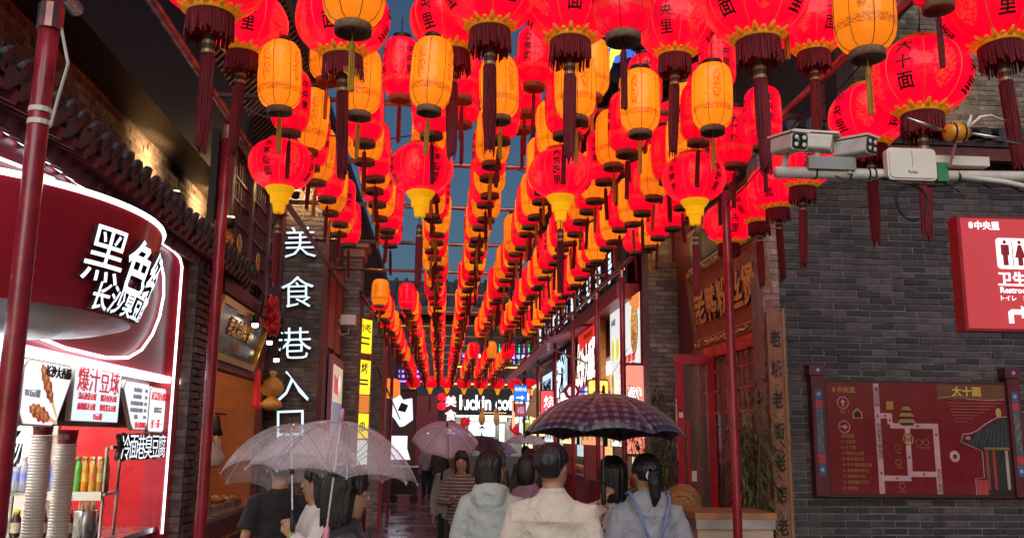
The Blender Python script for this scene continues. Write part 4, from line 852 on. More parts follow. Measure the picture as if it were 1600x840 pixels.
# far tower and roof-corner ornament, neon head logo on the upper right roof
tw = thing('far_tower', 'grey block tower rising behind the right roof', 'tower', (5, 45, 0))
wb(MB().bb(4.9, 12, 45, 52, 0, 19.4), 'wall', mat('tower_grey', (.06, .06, .07), .8, var=.3), tw)
for k in range(12):
    wb(MB().bb(4.88, 12, 44.98, 52, 9.0+.9*k, 9.06+.9*k), 'course_joint', BLACK, tw)
dr = thing('dragon_ornament', 'black dragon head roof ornament with red lit mouth', 'ornament', (1.65, 14, 7.9))
MB().ell((.25, 0, .1), (.3, .2, .22), 12, 8).build('head', BLACK, dr, True); MB().ell((-.05, 0, .05), (.22, .14, .11), 10, 6).build('snout', BLACK, dr, True); MB().ell((-.02, 0, -.13), (.2, .13, .06), 10, 6).build('jaw', BLACK, dr, True)
MB().tube([(.45, 0, .3), (.5, 0, .55), (.42, 0, .75)], [.06, .04, .01], 6).build('horn', glow('yellow_horn', (.9, .75, .1), .8), dr)
MB().tube([(-.2, -.13, -.05), (0, -.17, -.03), (.15, -.19, .0)], .025, 6).build('mouth_light', glow('mouth_red', (.9, .03, .05), 1.0), dr); MB().ell((.12, -.17, .2), (.05, .03, .03), 8, 5).build('eye', glow('eye_amber', (.9, .4, .1), .8), dr)
MB().tube([(.3, 0, 0), (.7, .1, -.3), (1.2, .2, -.5)], [.2, .24, .26], 8).build('neck', BLACK, dr, True)
ng = thing('neon_emblem', 'blue white and yellow neon emblem on the upper right roof', 'sign', frame((2.72, 14.0, 8.2), 'F'))
MB().prism([(-.36, -.42), (-.16, -.5), (-.02, -.05), (.22, .52), (.05, .56), (-.1, .1)], -.03, 0).build('white_face', glow('emblem_white', (.85, .95, 1), 1.2), ng)
MB().prism([(.24, .5), (.4, .2), (.42, -.1), (.3, -.1), (.02, -.25), (-.1, -.48), (-.28, -.42), (-.12, -.1), (.05, .25)], .001, .02).build('blue_face', glow('emblem_blue', (.06, .16, .7), .9), ng)
MB().prism([(.1, .28), (.22, .1), (.2, -.02), (.05, -.1), (-.05, -.4), (-.15, -.36), (-.05, -.1), (.0, .1)], .021, .04).build('yellow_face', glow('emblem_yellow', (.9, .9, .1), 1.0), ng)
MB().bb(-.2, .6, -.25, -.22, -.02, .03).build('bracket', BLACK, ng)
MB().bb(.0, 1.2, -.6, .5, -.8, -.1).build('dark_gable', BLACK, ng)
# ------------------------------------------------------------------ pipe frame that carries the lanterns
def post(x, y, r, top, label, cable=False):
    t = thing('frame_post', label, 'post', (x, y, 0), 'red posts of the lantern frame')
    b = MB(); b.tube([(0, 0, 0), (.004, 0, 1.5), (-.003, 0, 3), (0, 0, top)], r, 14); b.build('pole', REDPOST, t, True)
    MB().lathe([(r*2.2, 0), (r*2.2, .012), (r*1.1, .014)], 14).build('base_plate', PIPE, t)
    MB().lathe([(r*1.25, top-.16), (r*1.25, top-.06)], 12).build('clamp', PIPE, t)
    if cable:
        MB().tube([(r+.006, 0, 3.35), (r+.05, -.01, 3.2), (r+.02, 0, 3.05), (r+.006, 0, 2.95)], .006, 5).build('cable', WHITEP, t)
        for z in (3.36, 3.0, 2.95): MB().lathe([(r+.004, z), (r+.004, z+.02)], 12).build('cable_tie', CREAM, t)
post(-1.56, 3.4, .038, 3.5, 'red frame post at the left edge in front of the snack shop', True)
post(-1.55, 6.2, .038, 4.0, 'red frame post in front of the food counter and balcony')
for y, lab in ((7.0, 'red frame post in front of the restaurant doors'), (11.3, 'dark red frame post in front of the pale menu board'), (13.2, 'red frame post in front of the red and blue sign'), (15.7, 'red frame post in front of the maroon sign'), (18.2, 'red frame post beside the purple awning end'), (21.5, 'red frame post beyond the awning front, second last on that side'), (25.0, 'farthest red frame post on the shop row side')):
    post(2.3, y, .036, 4.0, lab)
for y, lab in ((17.0, 'red frame post by the slim brick pier on the far left'), (22.0, 'red frame post at the far left near the orange drum')): post(-1.35, y, .036, 4.0, lab)
rl = [((-1.55, 3.6, 4.0), (-1.5, 14, 4.0), 'long worn frame rail running over the left shop fronts'), ((-1.3, 14, 4.0), (-1.1, 28.2, 3.95), 'far worn frame rail continuing along the left'), ((2.3, 3, 4.0), (2.3, 28.2, 4.0), 'long worn frame rail running over the right shop fronts'), ((2.72, 3, 4.42), (2.72, 8.45, 4.42), 'upper frame rail holding the ball lanterns by the dark brick wall')]
for a, b, lab in rl: tag(MB().tube([a, ((a[0]+b[0])/2, (a[1]+b[1])/2, a[2]-.02), b], .028, 10).build('frame_rail', PIPE, smooth=True), lab, 'pipe')
tag(MB().tube([(-1.60, 2.2, 3.62), (-1.62, 3.75, 3.60)], .034, 12).build('frame_rail', STEEL, smooth=True), 'short shiny pipe end clamped on the leftmost red post', 'pipe')
tag(MB().tube([(-1.0, 22.5, 2.2), (-1.25, 17.5, 3.1)], .02, 6).build('brace_rod', REDPOST, smooth=True), 'slanting red brace rod at the far left', 'rod')
ordn = ['first', 'second', 'third', 'fourth', 'fifth', 'sixth', 'seventh', 'eighth', 'ninth', 'tenth', '11th', '12th', '13th', '14th', '15th', '16th', '17th', '18th', '19th', '20th'] + ['%dth' % k for k in range(21, 60)]
for k, y in enumerate((4.35, 5.75, 7.1, 8.5, 10.2, 12.0, 14.0, 16.0, 18, 20, 22, 24, 26, 28)):
    z = 4.42 if y < 5 else 4.0
    x0 = -1.7 if y < 5 else (-1.62 if y < 14 else -1.3)
    tag(MB().tube([(x0, y, z), (.4, y, z-.015), (2.8 if y < 5 else 2.45, y, z)], .022, 8).build('cross_bar', PIPE, smooth=True), '%s cross bar of the lantern frame counted from the viewer' % ordn[k], 'pipe', 'cross bars of the lantern frame')

# ------------------------------------------------------------------ lanterns
def shade_mat(name, col, prt, es, z0, z1, band, rough=.3):
    m, n, l, b = newmat(name)
    def math_(op, a, bb=None, c=None):
        k = n.new('ShaderNodeMath'); k.operation = op
        for i, s in enumerate((a, bb, c)):
            if s is None: continue
            if isinstance(s, (int, float)): k.inputs[i].default_value = s
            else: l.new(s, k.inputs[i])
        return k.outputs[0]
    tc = n.new('ShaderNodeTexCoord'); sp = n.new('ShaderNodeSeparateXYZ'); l.new(tc.outputs['Object'], sp.inputs[0])
    ang = math_('MULTIPLY', math_('ARCTAN2', sp.outputs[1], sp.outputs[0]), 8/(2*PI))
    ang = math_('ADD', ang, 8.0)
    f = math_('FRACT', ang); par = math_('GREATER_THAN', math_('FRACT', math_('MULTIPLY', math_('FLOOR', ang), .5)), .25)
    fx = math_('ABSOLUTE', math_('SUBTRACT', f, .5))
    zc, zh = (z0+z1)/2, (z1-z0)/2
    zn = math_('ABSOLUTE', math_('DIVIDE', math_('SUBTRACT', sp.outputs[2], zc), zh))
    ellm = math_('LESS_THAN', math_('ADD', math_('POWER', math_('MULTIPLY', fx, 3.3), 2.0), math_('POWER', zn, 2.4)), 1.0)
    nz = n.new('ShaderNodeTexNoise'); nz.inputs['Scale'].default_value = 75; nz.inputs['Detail'].default_value = 2; l.new(tc.outputs['Object'], nz.inputs['Vector'])
    dots = math_('GREATER_THAN', nz.outputs['Fac'], .49)
    fig = math_('MULTIPLY', math_('MULTIPLY', ellm, par), dots)
    inb = math_('MULTIPLY', math_('GREATER_THAN', sp.outputs[2], band[0]), math_('LESS_THAN', sp.outputs[2], band[1]))
    n2 = n.new('ShaderNodeTexNoise'); n2.inputs['Scale'].default_value = 130; l.new(tc.outputs['Object'], n2.inputs['Vector'])
    bd = math_('MULTIPLY', inb, math_('GREATER_THAN', n2.outputs['Fac'], .47))
    fac = math_('MULTIPLY', math_('MAXIMUM', fig, bd), .62)
    mx = n.new('ShaderNodeMixRGB'); l.new(fac, mx.inputs[0]); mx.inputs[1].default_value = (*col, 1); mx.inputs[2].default_value = (*prt, 1)
    dk = n.new('ShaderNodeMixRGB'); dk.blend_type = 'MULTIPLY'; dk.inputs[0].default_value = 1; l.new(mx.outputs[0], dk.inputs[1]); dk.inputs[2].default_value = (.4, .4, .4, 1)
    l.new(dk.outputs[0], b.inputs['Base Color']); l.new(mx.outputs[0], b.inputs['Emission Color'])
    oi = n.new('ShaderNodeObjectInfo'); l.new(math_('ADD', math_('MULTIPLY', oi.outputs['Random'], es*.6), es*.72), b.inputs['Emission Strength'])
    b.inputs['Roughness'].default_value = rough; b.inputs['Coat Weight'].default_value = .12; b.inputs['Coat Roughness'].default_value = .12; b.inputs['Specular IOR Level'].default_value = .3
    wv = n.new('ShaderNodeTexNoise'); wv.inputs['Scale'].default_value = 14; l.new(tc.outputs['Object'], wv.inputs['Vector'])
    bp = n.new('ShaderNodeBump'); bp.inputs['Strength'].default_value = .6; bp.inputs['Distance'].default_value = .03; l.new(wv.outputs['Fac'], bp.inputs['Height']); l.new(bp.outputs[0], b.inputs['Normal'])
    tr = n.new('ShaderNodeBsdfTranslucent'); l.new(mx.outputs[0], tr.inputs['Color']); l.new(bp.outputs[0], tr.inputs['Normal'])
    ad = n.new('ShaderNodeAddShader'); l.new(b.outputs[0], ad.inputs[0]); l.new(tr.outputs[0], ad.inputs[1]); l.new(ad.outputs[0], n['Material Output'].inputs['Surface'])
    return m
RED_L = (.76, .0003, .036); ORG_L = (.74, .30, .014)
CYL_RED = shade_mat('red_silk_cylinder', RED_L, (.30, .07, .02), .27, .13, .29, (.07, .10))
CYL_ORG = shade_mat('orange_silk_cylinder', ORG_L, (.28, .05, .004), .26, .12, .30, (.07, .105))
BALL_RED = shade_mat('red_silk_ball', RED_L, (.34, .08, .03), .22, -.12, .09, (-.35, -.34))
def cyl_shade():
    prof = [(.058, 0), (.082, .012), (.101, .04), (.11, .08), (.1115, .14), (.1115, .22), (.11, .28), (.101, .32), (.082, .348), (.058, .36)]
    n = 40; b = MB(); RS = []
    for r, z in prof:
        RS.append([(r*(1-.04*abs(math.sin(PI*8*k/n+PI/2))**6)*math.cos(2*PI*k/n), r*(1-.04*abs(math.sin(PI*8*k/n+PI/2))**6)*math.sin(2*PI*k/n), z) for k in range(n)])
    # seams at gore edges k where angle*8 is an integer
    RS = [[(x, y, z) for x, y, z in ring] for ring in RS]
    b.rings(RS); return b, prof
def ball_prof(Rr=.23, hh=.165):
    P = []
    for k in range(13):
        t = -1+2*k/12; a = t*R(66); P.append((Rr*math.cos(a)**.85*1.0, hh*math.sin(a)/math.sin(R(66))))
    return P
cs, cprof = cyl_shade()
bp_ = ball_prof()
CM = {}
def mesh_of(b, m, smooth=True, name='part'):
    me = b.mesh(name, smooth)
    for q in (m if isinstance(m, (list, tuple)) else [m]): me.materials.append(q)
    return me
CM['cyl_red'] = mesh_of(cs, CYL_RED); CM['cyl_org'] = mesh_of(cs, CYL_ORG)
sm = MB()
for j in range(8):
    a = 2*PI*j/8; sm.tube([((r+.001)*math.cos(a), (r+.001)*math.sin(a), z) for r, z in cprof], .0016, 4, cap=False)
CM['seam'] = mesh_of(sm, REDSEAM)
sm = MB().lathe([(.06, 0), (.066, -.004), (.066, -.034), (.058, -.036), (.054, -.012), (.004, -.012)], 20); CM['base'] = mesh_of(sm, GREYCAP)
sm = MB().lathe([(.05, .361), (.056, .366), (.056, .385), (.03, .392)], 16); CM['cap'] = mesh_of(sm, BLACK)
def tassel(L, r, m, strands=9, z=0.):
    b = MB(); rr = random.Random(int(L*100)); b.tube([(0, 0, z), (0, 0, z-.06)], .003, 4)
    b.lathe([(r*.5, z-.05), (r, z-.06), (r, z-.085), (r*.8, z-.09)], 8)
    for k in range(strands):
        a = 2*PI*k/strands; q = r*(.35 if k % 2 else .8)
        b.tube([(q*math.cos(a), q*math.sin(a), z-.085), (q*1.1*math.cos(a+.3), q*1.1*math.sin(a+.3), z-.085-L*.5), (q*math.cos(a)*1.0, q*math.sin(a), z-.085-L*rr.uniform(.9, 1.0))], r*.36, 4)
    return mesh_of(b, m, False)
CM['tas_red'] = tassel(.20, .012, TASSEL, 7, -.012); CM['tas_yel'] = tassel(.16, .011, YTASSEL, 7, -.012)
sm = MB(); sm.tube([(0, 0, .39), (.004, 0, .43), (0, 0, .50)], .003, 4); CM['wire'] = mesh_of(sm, CABLE)
def wrap_cyl(prof):
    def rad(z):
        for (r0, z0), (r1, z1) in zip(prof, prof[1:]):
            if z0 <= z <= z1: return r0+(r1-r0)*(z-z0)/(z1-z0)
        return prof[0][0]
    return rad
def writing(prof, words, size, gap, zc, m, gores=8):
    rad = wrap_cyl(prof); V = MB()
    for j, wd in enumerate(words):
        a0 = 2*PI*(j*2+.5)/gores
        for i, ch in enumerate(wd):
            src = finer(textmesh(ch, size, .0, .0018, res=1), .016); zz = zc+gap*((len(wd)-1)/2-i)
            P = []
            for v in src.vertices:
                z = zz+v.co.y; r = rad(z)+.0035; a = a0+v.co.x/r
                P.append((r*math.cos(a), r*math.sin(a), z))
            V.add(P, [tuple(p.vertices) for p in src.polygons])
    return mesh_of(V, m, False)
CM['wr_a'] = writing(cprof, ('中央里', '火宫殿', '中央里', '大十面'), .05, .062, .2, INK)
CM['wr_b'] = writing(cprof, ('大十面', '中央里', '太平街', '中央里'), .05, .062, .2, INK)

BULB = {}
for nm, w_, c in (('cyl', .09, (1, .85, .7)), ('ball', .41, (1, .8, .65))):
    d = bpy.data.lights.new('bulb_'+nm, 'POINT'); d.energy = w_; d.color = c; d.shadow_soft_size = .02; BULB[nm] = d
def bulb(kind, t, z):
    o = bpy.data.objects.new('bulb', BULB[kind]); COL.objects.link(o); o.parent = t; o.location = (0, 0, z)
def lantern_cyl(kind, near, label, M, grp):
    t = thing('cylinder_lantern', label, 'lantern', M, grp)
    sd_ = put('shade', CM['cyl_red' if kind == 'red' else 'cyl_org'], t)
    put('base_ring', CM['base'], t); put('tassel', CM['tas_red' if kind == 'red' else 'tas_yel'], t)
    if near:
        bulb('cyl', t, .2)
        put('seam_wire', CM['seam'], sd_); put('top_cap', CM['cap'], t); put('hanging_wire', CM['wire'], t)
        if kind == 'red': put('lettering', CM[random.choice(('wr_a', 'wr_b'))], sd_)['kind'] = 'stuff'
    return t
rowx = [-.88, -.49, -.095, .30, .69, 1.08, 1.47]
rown = ['leftmost row', 'second row from the left', 'third row from the left', 'middle row', 'third row from the right', 'second row from the right', 'rightmost row']
segs = {0: ((4.6, 8.3), (12.0, 28)), 1: ((4.7, 8.4), (12.1, 28)), 2: ((4.5, 28),), 3: ((4.65, 28),), 4: ((4.55, 15.8), (19.6, 27.4)), 5: ((4.7, 15.6), (19.5, 27.4)), 6: ((4.6, 15.4), (19.7, 27.4))}
far = MB(); rr = random.Random(21); count = 0
for i, x in enumerate(rowx):
    n_in = 0
    for si, (ya, yb_) in enumerate(segs[i]):
        y = ya; k = 0
        while y < yb_:
            kind = ('orange', 'red')[k % 2] if y < 9 else ('orange', 'red', 'red', 'orange', 'red')[(k+i) % 5]
            Mx = T((x+rr.uniform(-.025, .025), y+rr.uniform(-.04, .04), 3.50+rr.uniform(-.03, .03)-.0*y)) @ Matrix.Rotation(rr.uniform(0, 6.28), 4, 'Z') @ Matrix.Rotation(rr.uniform(-.07, .07), 4, 'X') @ Matrix.Rotation(rr.uniform(-.05, .05), 4, 'Y') @ Matrix.Diagonal((rr.uniform(.96, 1.05), rr.uniform(.96, 1.05), rr.uniform(.95, 1.06), 1))
            if y < 17.5:
                n_in += 1; count += 1
                lantern_cyl(kind, y < 9.6, '%s cylinder lantern, %s from the front in the %s' % ('lit red' if kind == 'red' else 'lit orange', ordn[n_in-1], rown[i]), Mx, 'cylinder lanterns hung in rows')
            else:
                b = MB().lathe([(.058, 0), (.1, .04), (.1115, .1), (.1115, .26), (.1, .32), (.058, .36)], 12); far.add([tuple(Mx @ Vector(p)) for p in b.v], b.f, 0 if kind == 'red' else 1)
                b = MB().lathe([(.064, 0), (.064, -.035)], 8); far.add([tuple(Mx @ Vector(p)) for p in b.v], b.f, 2)
                b = MB().tube([(0, 0, -.03), (0, 0, -.3)], .01, 4); far.add([tuple(Mx @ Vector(p)) for p in b.v], b.f, 3)
            y += .37; k += 1
# upper tier behind the front ball lanterns
for i, x in enumerate(rowx+[1.86]):
    for k in range(5 if i < 7 else 9):
        y = 5.05+.40*k+.13*(i % 3) if i < 7 else 5.0+.42*k
        if i in (0, 1, 2, 3) and k > (0, 0, 1, 2)[i]: continue
        kind = 'orange' if (k*3+i) % 4 == 0 else 'red'; z = (3.86 if i < 7 else 3.55)+rr.uniform(-.04, .05)
        Mx = T((x+.19*(i < 7)+rr.uniform(-.03, .03), y, z)) @ Matrix.Rotation(rr.uniform(0, 6.28), 4, 'Z') @ Matrix.Rotation(rr.uniform(-.07, .07), 4, 'X'); count += 1
        lantern_cyl(kind, True, '%s cylinder lantern, %s from front, %s' % ('lit red' if kind == 'red' else 'lit orange', ordn[k], ('upper tier by the '+rown[i]) if i < 7 else 'short row along the restaurant side'), Mx, 'cylinder lanterns hung in rows')
print('cylinder lanterns', count)
fo = far.build('lantern_rows', [CYL_RED, CYL_ORG, GREYCAP, TASSEL], smooth=True)
fo['kind'] = 'stuff'; tag(fo, 'far red and orange lanterns running together towards the street end', 'lanterns')
for j, (x, y, z, kind, lab) in enumerate(((-.39, 3.4, 3.42, 'orange', 'large orange cylinder lantern nearest the viewer left of centre'), (1.76, 3.43, 3.42, 'orange', 'large orange printed lantern hanging at the top near the dark wall'), (1.64, 3.98, 3.90, 'orange', 'orange lantern cut by the top edge showing its base'), (2.37, 3.89, 3.90, 'red', 'lantern at the top edge with a red tassel by the large orange one'), (.73, 3.5, 3.48, 'red', 'large red cylinder lantern nearest the viewer right of centre'))):
    lantern_cyl(kind, True, lab, T((x, y, z)) @ Matrix.Rotation(.4+j, 4, 'Z') @ Matrix.Scale(1.14, 4), 'large cylinder lanterns at the front')

# ball lanterns
bs_ = MB(); n = 48
def ballr(r, k): return r*(1-.035*abs(math.cos(PI*8*k/n))**8)
bs_.rings([[(ballr(r, k)*math.cos(2*PI*k/n), ballr(r, k)*math.sin(2*PI*k/n), z) for k in range(n)] for r, z in bp_])
CM['ball'] = mesh_of(bs_, BALL_RED)
sm = MB()
for j in range(8):
    a = 2*PI*j/8; sm.tube([((r*.967+.0015)*math.cos(a), (r*.967+.0015)*math.sin(a), z) for r, z in bp_], .002, 4, cap=False)
CM['bseam'] = mesh_of(sm, SEAM)
rb_, zb_ = bp_[0]
sm = MB().lathe([(rb_, .166), (rb_*.98, .185), (rb_*.8, .19), (.01, .19)], 20); CM['btop'] = mesh_of(sm, mat('orange_top_trim', (.55, .22, .02), .6, var=.3, scale=40))
sm = MB(); rc = .098
sm.lathe([(rc, -.163), (rc+.003, -.19), (rc-.012, -.19), (rc-.012, -.165)], 24)
for j in range(10):
    a = 2*PI*j/10; ca, sa = math.cos(a), math.sin(a)
    pts = [(rc, -.172, .018), (rc+.02, -.162, .014), (rc+.036, -.148, .009), (rc+.04, -.136, .004)]
    sm.tube([(r*ca, r*sa, z) for r, z, w in pts], [w*.8 for r, z, w in pts], 5)
    a += PI/10; ca, sa = math.cos(a), math.sin(a); sm.ell(((rc+.012)*ca, (rc+.012)*sa, -.166), (.012, .012, .009), 6, 4)
CM['collar'] = mesh_of(sm, COLLAR)
sm = MB(); rr = random.Random(3)
for j in range(64):
    a = 2*PI*j/64; q = rc-.006; L_ = rr.uniform(.085, .125); d = rr.uniform(-.008, .008)
    sm.tube([(q*math.cos(a), q*math.sin(a), -.185), ((q+d*.5)*math.cos(a), (q+d*.5)*math.sin(a), -.185-L_*.5), ((q+d)*math.cos(a+.03), (q+d)*math.sin(a+.03), -.185-L_)], .0042, 4)
sm.lathe([(rc-.02, -.17), (rc-.02, -.26)], 16, cap=False)
CM['fringe'] = mesh_of(sm, TASSEL, False)
def long_tassel(z, L, r, seed=1):
    b = MB(); rr = random.Random(seed)
    b.tube([(0, 0, -.17), (0, 0, z)], .004, 5); b.lathe([(r*.6, z), (r*.95, z-.01), (r, z-.05), (r*1.02, z-.09), (r*.9, z-.095)], 12, mi=1)
    b.lathe([(r*1.04, z-.035), (r*1.06, z-.05)], 12, mi=2); b.lathe([(r*1.06, z-.075), (r*1.08, z-.09)], 12, mi=2)
    b.lathe([(r*.8, z-.09), (r*.95, z-.12), (r*.92, z-.09-L*.8), (r*.5, z-.09-L*.95)], 10)
    for k in range(26):
        a = 2*PI*k/26; q = r*rr.uniform(.88, 1.08); e = rr.uniform(.86, 1.04)
        b.tube([(q*math.cos(a), q*math.sin(a), z-.095), (q*1.05*math.cos(a+.05), q*1.05*math.sin(a+.05), z-.09-L*.5), (q*.8*math.cos(a), q*.8*math.sin(a), z-.09-L*e)], r*.17, 3)
    return mesh_of(b, [TASSEL, mat('dark_tassel_head', (.05, .03, .03), .6), mat('dull_gold_ring', (.35, .25, .12), .5, metal=.5)], False)
CM['ltas'] = long_tassel(-.27, .42, .026); CM['ltas2'] = long_tassel(-.40, .36, .022, 2)
sm = MB()
for z0, z1, r0, r1 in ((-.163, -.215, .095, .075), (-.215, -.275, .062, .06), (-.275, -.345, .042, .036)):
    nn = 48; sm.rings([[(r*(1+.03*(-1)**k)*math.cos(2*PI*k/nn), r*(1+.03*(-1)**k)*math.sin(2*PI*k/nn), z) for k in range(nn)] for r, z in ((r0, z0), (r0*1.04, z0-.012), (r1, z1))])
CM['pleat'] = mesh_of(sm, YPLEAT, False)
sm = MB(); sm.tube([(0, 0, .19), (.006, 0, .3), (0, 0, .45)], .0035, 4); sm.tube([(.02, 0, .19), (0, 0, .27), (-.02, 0, .19)], .003, 4); CM['bwire'] = mesh_of(sm, CABLE)
CM['bw1'] = writing(bp_, ('中央里', '大十面', '中央里', '大十面'), .075, .085, .0, INK)
CM['bw2'] = writing(bp_, ('长安烟柳', '火宫殿里', '东茅街面', '火宫殿里'), .058, .066, .0, INK)
def ball(label, M, grp, pleated=False, wr='bw1', small=False):
    t = thing('ball_lantern', label, 'lantern', M, grp)
    sd_ = put('shade', CM['ball'], t); put('seam_wire', CM['bseam'], sd_); put('top_trim', CM['btop'], t)
    if not small: bulb('ball', t, -.01); put('hanging_wire', CM['bwire'], t); put('lettering', CM[wr], sd_)['kind'] = 'stuff'
    if pleated: put('pleated_trim', CM['pleat'], t); put('tassel', CM['ltas2'], t)
    else: cl_ = put('collar', CM['collar'], t); put('fringe', CM['fringe'], cl_); put('tassel', CM['ltas'], t)
    return t
nearb = [(-1.09, 3.9, 3.88, 1, 'big red ball lantern highest at the left over the dark eave'), (-1.09, 4.59, 3.97, .87, 'red ball lantern just behind the big one at the upper left'), (-.57, 4.5, 3.97, 1, 'red ball lantern behind the large orange lantern left of centre'), (.01, 4.58, 4.03, .92, 'red ball lantern with fringe left of the centre gap'), (.2, 4.29, 4.05, 1, 'red ball lantern at the top centre overlapping its left neighbour'), (.63, 4.35, 4.03, 1, 'red ball lantern at the top right of the centre gap'), (1.26, 4.6, 4.07, .87, 'red ball lantern with gold collar above the pale menu board'), (1.46, 3.9, 3.87, 1, 'big red ball lantern at the top over the warm lit pier'), (2.07, 4.65, 4.15, .87, 'red ball lantern between the two large orange lanterns at the top right'), (2.75, 4.03, 3.96, 1, 'red ball lantern in the upper right corner with a thick tassel'), (2.44, 4.21, 3.65, 1, 'large red ball lantern above the white router box'), (2.38, 4.67, 3.61, .87, 'red ball lantern behind the large one above the cameras'), (2.5, 5.9, 3.72, .87, 'red ball lantern half hidden behind the security cameras'), (2.57, 6.6, 3.75, .87, 'red ball lantern left of the white boom end'), (2.64, 7.2, 3.77, .85, 'small red ball lantern over the carved plaque, second last of its row'), (2.46, 7.45, 3.65, .88, 'small red ball lantern last of the row, left over the plaque')]
for j, (x, y, z, s, lab) in enumerate(nearb):
    ball(lab, T((x, y, z)) @ Matrix.Rotation(.35+j*1.1, 4, 'Z') @ Matrix.Rotation(.06*math.sin(j*2.3), 4, 'X') @ Matrix.Scale(s*1.1, 4), 'red ball lanterns with fringe', wr='bw1')
for j, (x, lab) in enumerate(((-1.15, 'red ball lantern with yellow pleated trim over the food counter'), (-.18, 'red ball lantern with yellow pleated trim left of the sky gap'), (.81, 'red ball lantern with yellow pleated trim right of the sky gap'), (1.78, 'red ball lantern with yellow pleated trim above the pale menu board'))):
    ball(lab, T((x*.85, 5.2, 3.37)) @ Matrix.Rotation(.9+j*.8, 4, 'Z') @ Matrix.Scale(.85, 4), 'red ball lanterns with yellow pleated trim', True, 'bw2')
for j in range(8):
    ball('%s small red ball lantern from the left in the row across the street end' % ordn[j], T((-.87+.52*j, 27.9, 3.42)), 'small ball lanterns across the street end', True, small=True)
# loose cables in the frame
cb_ = MB()
for k, (a, b, sag) in enumerate((((-1.5, 5.75, 4.0), (.3, 5.8, 3.98), .25), ((.5, 7.1, 4.0), (2.3, 7.1, 4.0), .2), ((2.3, 5, 4.0), (2.3, 9, 4.0), .3), ((2.72, 4.4, 4.42), (2.3, 7, 4.0), .2))):
    tag(MB().tube([tuple(a[i]+(b[i]-a[i])*q/8-(sag*4*(q/8)*(1-q/8) if i == 2 else 0) for i in range(3)) for q in range(9)], .005, 5).build('loose_cable', CABLE), 'thin black cable sagging from the lantern frame, %s of four' % ordn[k], 'cable', 'cables in the lantern frame')

# ------------------------------------------------------------------ camera boom on the right
bo_ = thing('camera_boom', 'white pipe boom crossing in front of the dark brick wall', 'pipe', (2.04, 5.2, 3.42))
wb(MB().tube([(2.03, 5.2, 3.425), (3.0, 5.2, 3.435), (4.6, 5.2, 3.47)], .036, 14), 'pipe', WHITEP, bo_, True)
wb(MB().tube([(3.2, 5.15, 3.42), (3.45, 5.1, 3.38), (4.4, 5.1, 3.2)], .018, 8), 'stay_pipe', WHITEP, bo_, True)
wb(MB().bb(2.22, 2.52, 5.14, 5.18, 3.44, 3.52), 'gutter_plate', mat('grey_plate', (.25, .26, .25), .5), bo_)
for x in (2.28, 2.5, 2.62, 2.66, 3.12, 3.2): wb(MB().tube([(x, 5.2+.04*math.cos(q), 3.43+.04*math.sin(q)) for q in [k*.7 for k in range(10)]], .006, 4), 'cable_tie', CABLE, bo_)
wb(MB().bb(3.05, 3.4, 5.16, 5.24, 3.5, 3.56), 'junction_tube', CREAM, bo_); wb(MB().bb(3.03, 3.1, 5.12, 5.16, 3.38, 3.5), 'green_terminal', mat('green_terminal', (.03, .2, .08), .5), bo_)
rnd = random.Random(6)
for k in range(6):
    P = [(2.15+.5*k*.6+rnd.uniform(0, .3), 5.15, 3.40)]
    for q in range(5): P.append((P[-1][0]+rnd.uniform(.03, .16), 5.14+rnd.uniform(-.03, .03), 3.40+rnd.uniform(-.09, .02)))
    wb(MB().tube(P, .0055, 5), 'loose_wire', rnd.choice((CABLE, WHITEP, CABLE)), bo_)
cl = MB(); P = [(2.86+.1*math.sin(q*.35)*(1+.1*math.sin(q)), 5.14, 3.24+.11*math.cos(q*.35)*(1+.08*math.cos(q*1.3))) for q in range(70)]
wb(MB().tube(P, .0028, 4), 'cable_coil', CABLE, bo_)
BOOM = T((1.412, 3.6, 2.922)) @ Matrix.Scale(.692, 4)      # the boom stands out from the wall, at its real size
bo_.matrix_basis = BOOM
OLD = Vector((2.04, 5.2, 3.42))
def cctv(label, loc, rz, tilt, lens):
    t = thing('security_camera', label, 'camera', BOOM @ T(Vector(loc)-OLD) @ Matrix.Rotation(rz, 4, 'Z') @ Matrix.Rotation(tilt, 4, 'X'))
    MB().prism(rrect(.12, .105, .02), -.1, .12).build('body', WHITEP, t, False, Matrix.Rotation(PI/2, 4, 'X'))
    MB().prism(rrect(.104, .09, .02), .121, .128).build('face', mat('dark_lens_face', (.02, .02, .024), .2), t, False, Matrix.Rotation(PI/2, 4, 'X'))
    MB().box((0, .0, .06), (.13, .27, .012)).build('sun_shield', CREAM, t)
    if lens:
        for sx, sz in ((-.027, .022), (.027, .022), (-.027, -.022), (.027, -.022)): MB().lathe([(.014, .0), (.014, .006), (.004, .003)], 10).build('infrared_lamp', CREAM, t, True, T((sx, -.128, sz)) @ Matrix.Rotation(PI/2, 4, 'X'))
    MB().lathe([(.02, .0), (.02, .005), (.006, .002)], 12).build('lens', mat('lens_glass', (.01, .012, .02), .05, coat=1), t, True, T((0, -.129, 0)) @ Matrix.Rotation(PI/2, 4, 'X'))
    MB().tube([(0, .02, -.05), (0, .02, -.1), (0, .05, -.16)], .018, 8).build('bracket', WHITEP, t); MB().bb(-.06, .06, -.02, .06, -.17, -.155).build('foot', WHITEP, t)
cctv('security camera with four infrared lamps at the boom end', (2.11, 5.18, 3.60), R(12), R(8), True)
cctv('security camera seen from its side between the other two', (2.32, 5.25, 3.64), R(-120), R(-12), False)
cctv('security camera with dark lens face right of the middle one', (2.53, 5.18, 3.59), R(32), R(6), True)
ap = thing('router_box', 'white outdoor router box on the boom', 'router', BOOM @ T(-OLD) @ frame((2.868, 5.12, 3.482), 'F'))
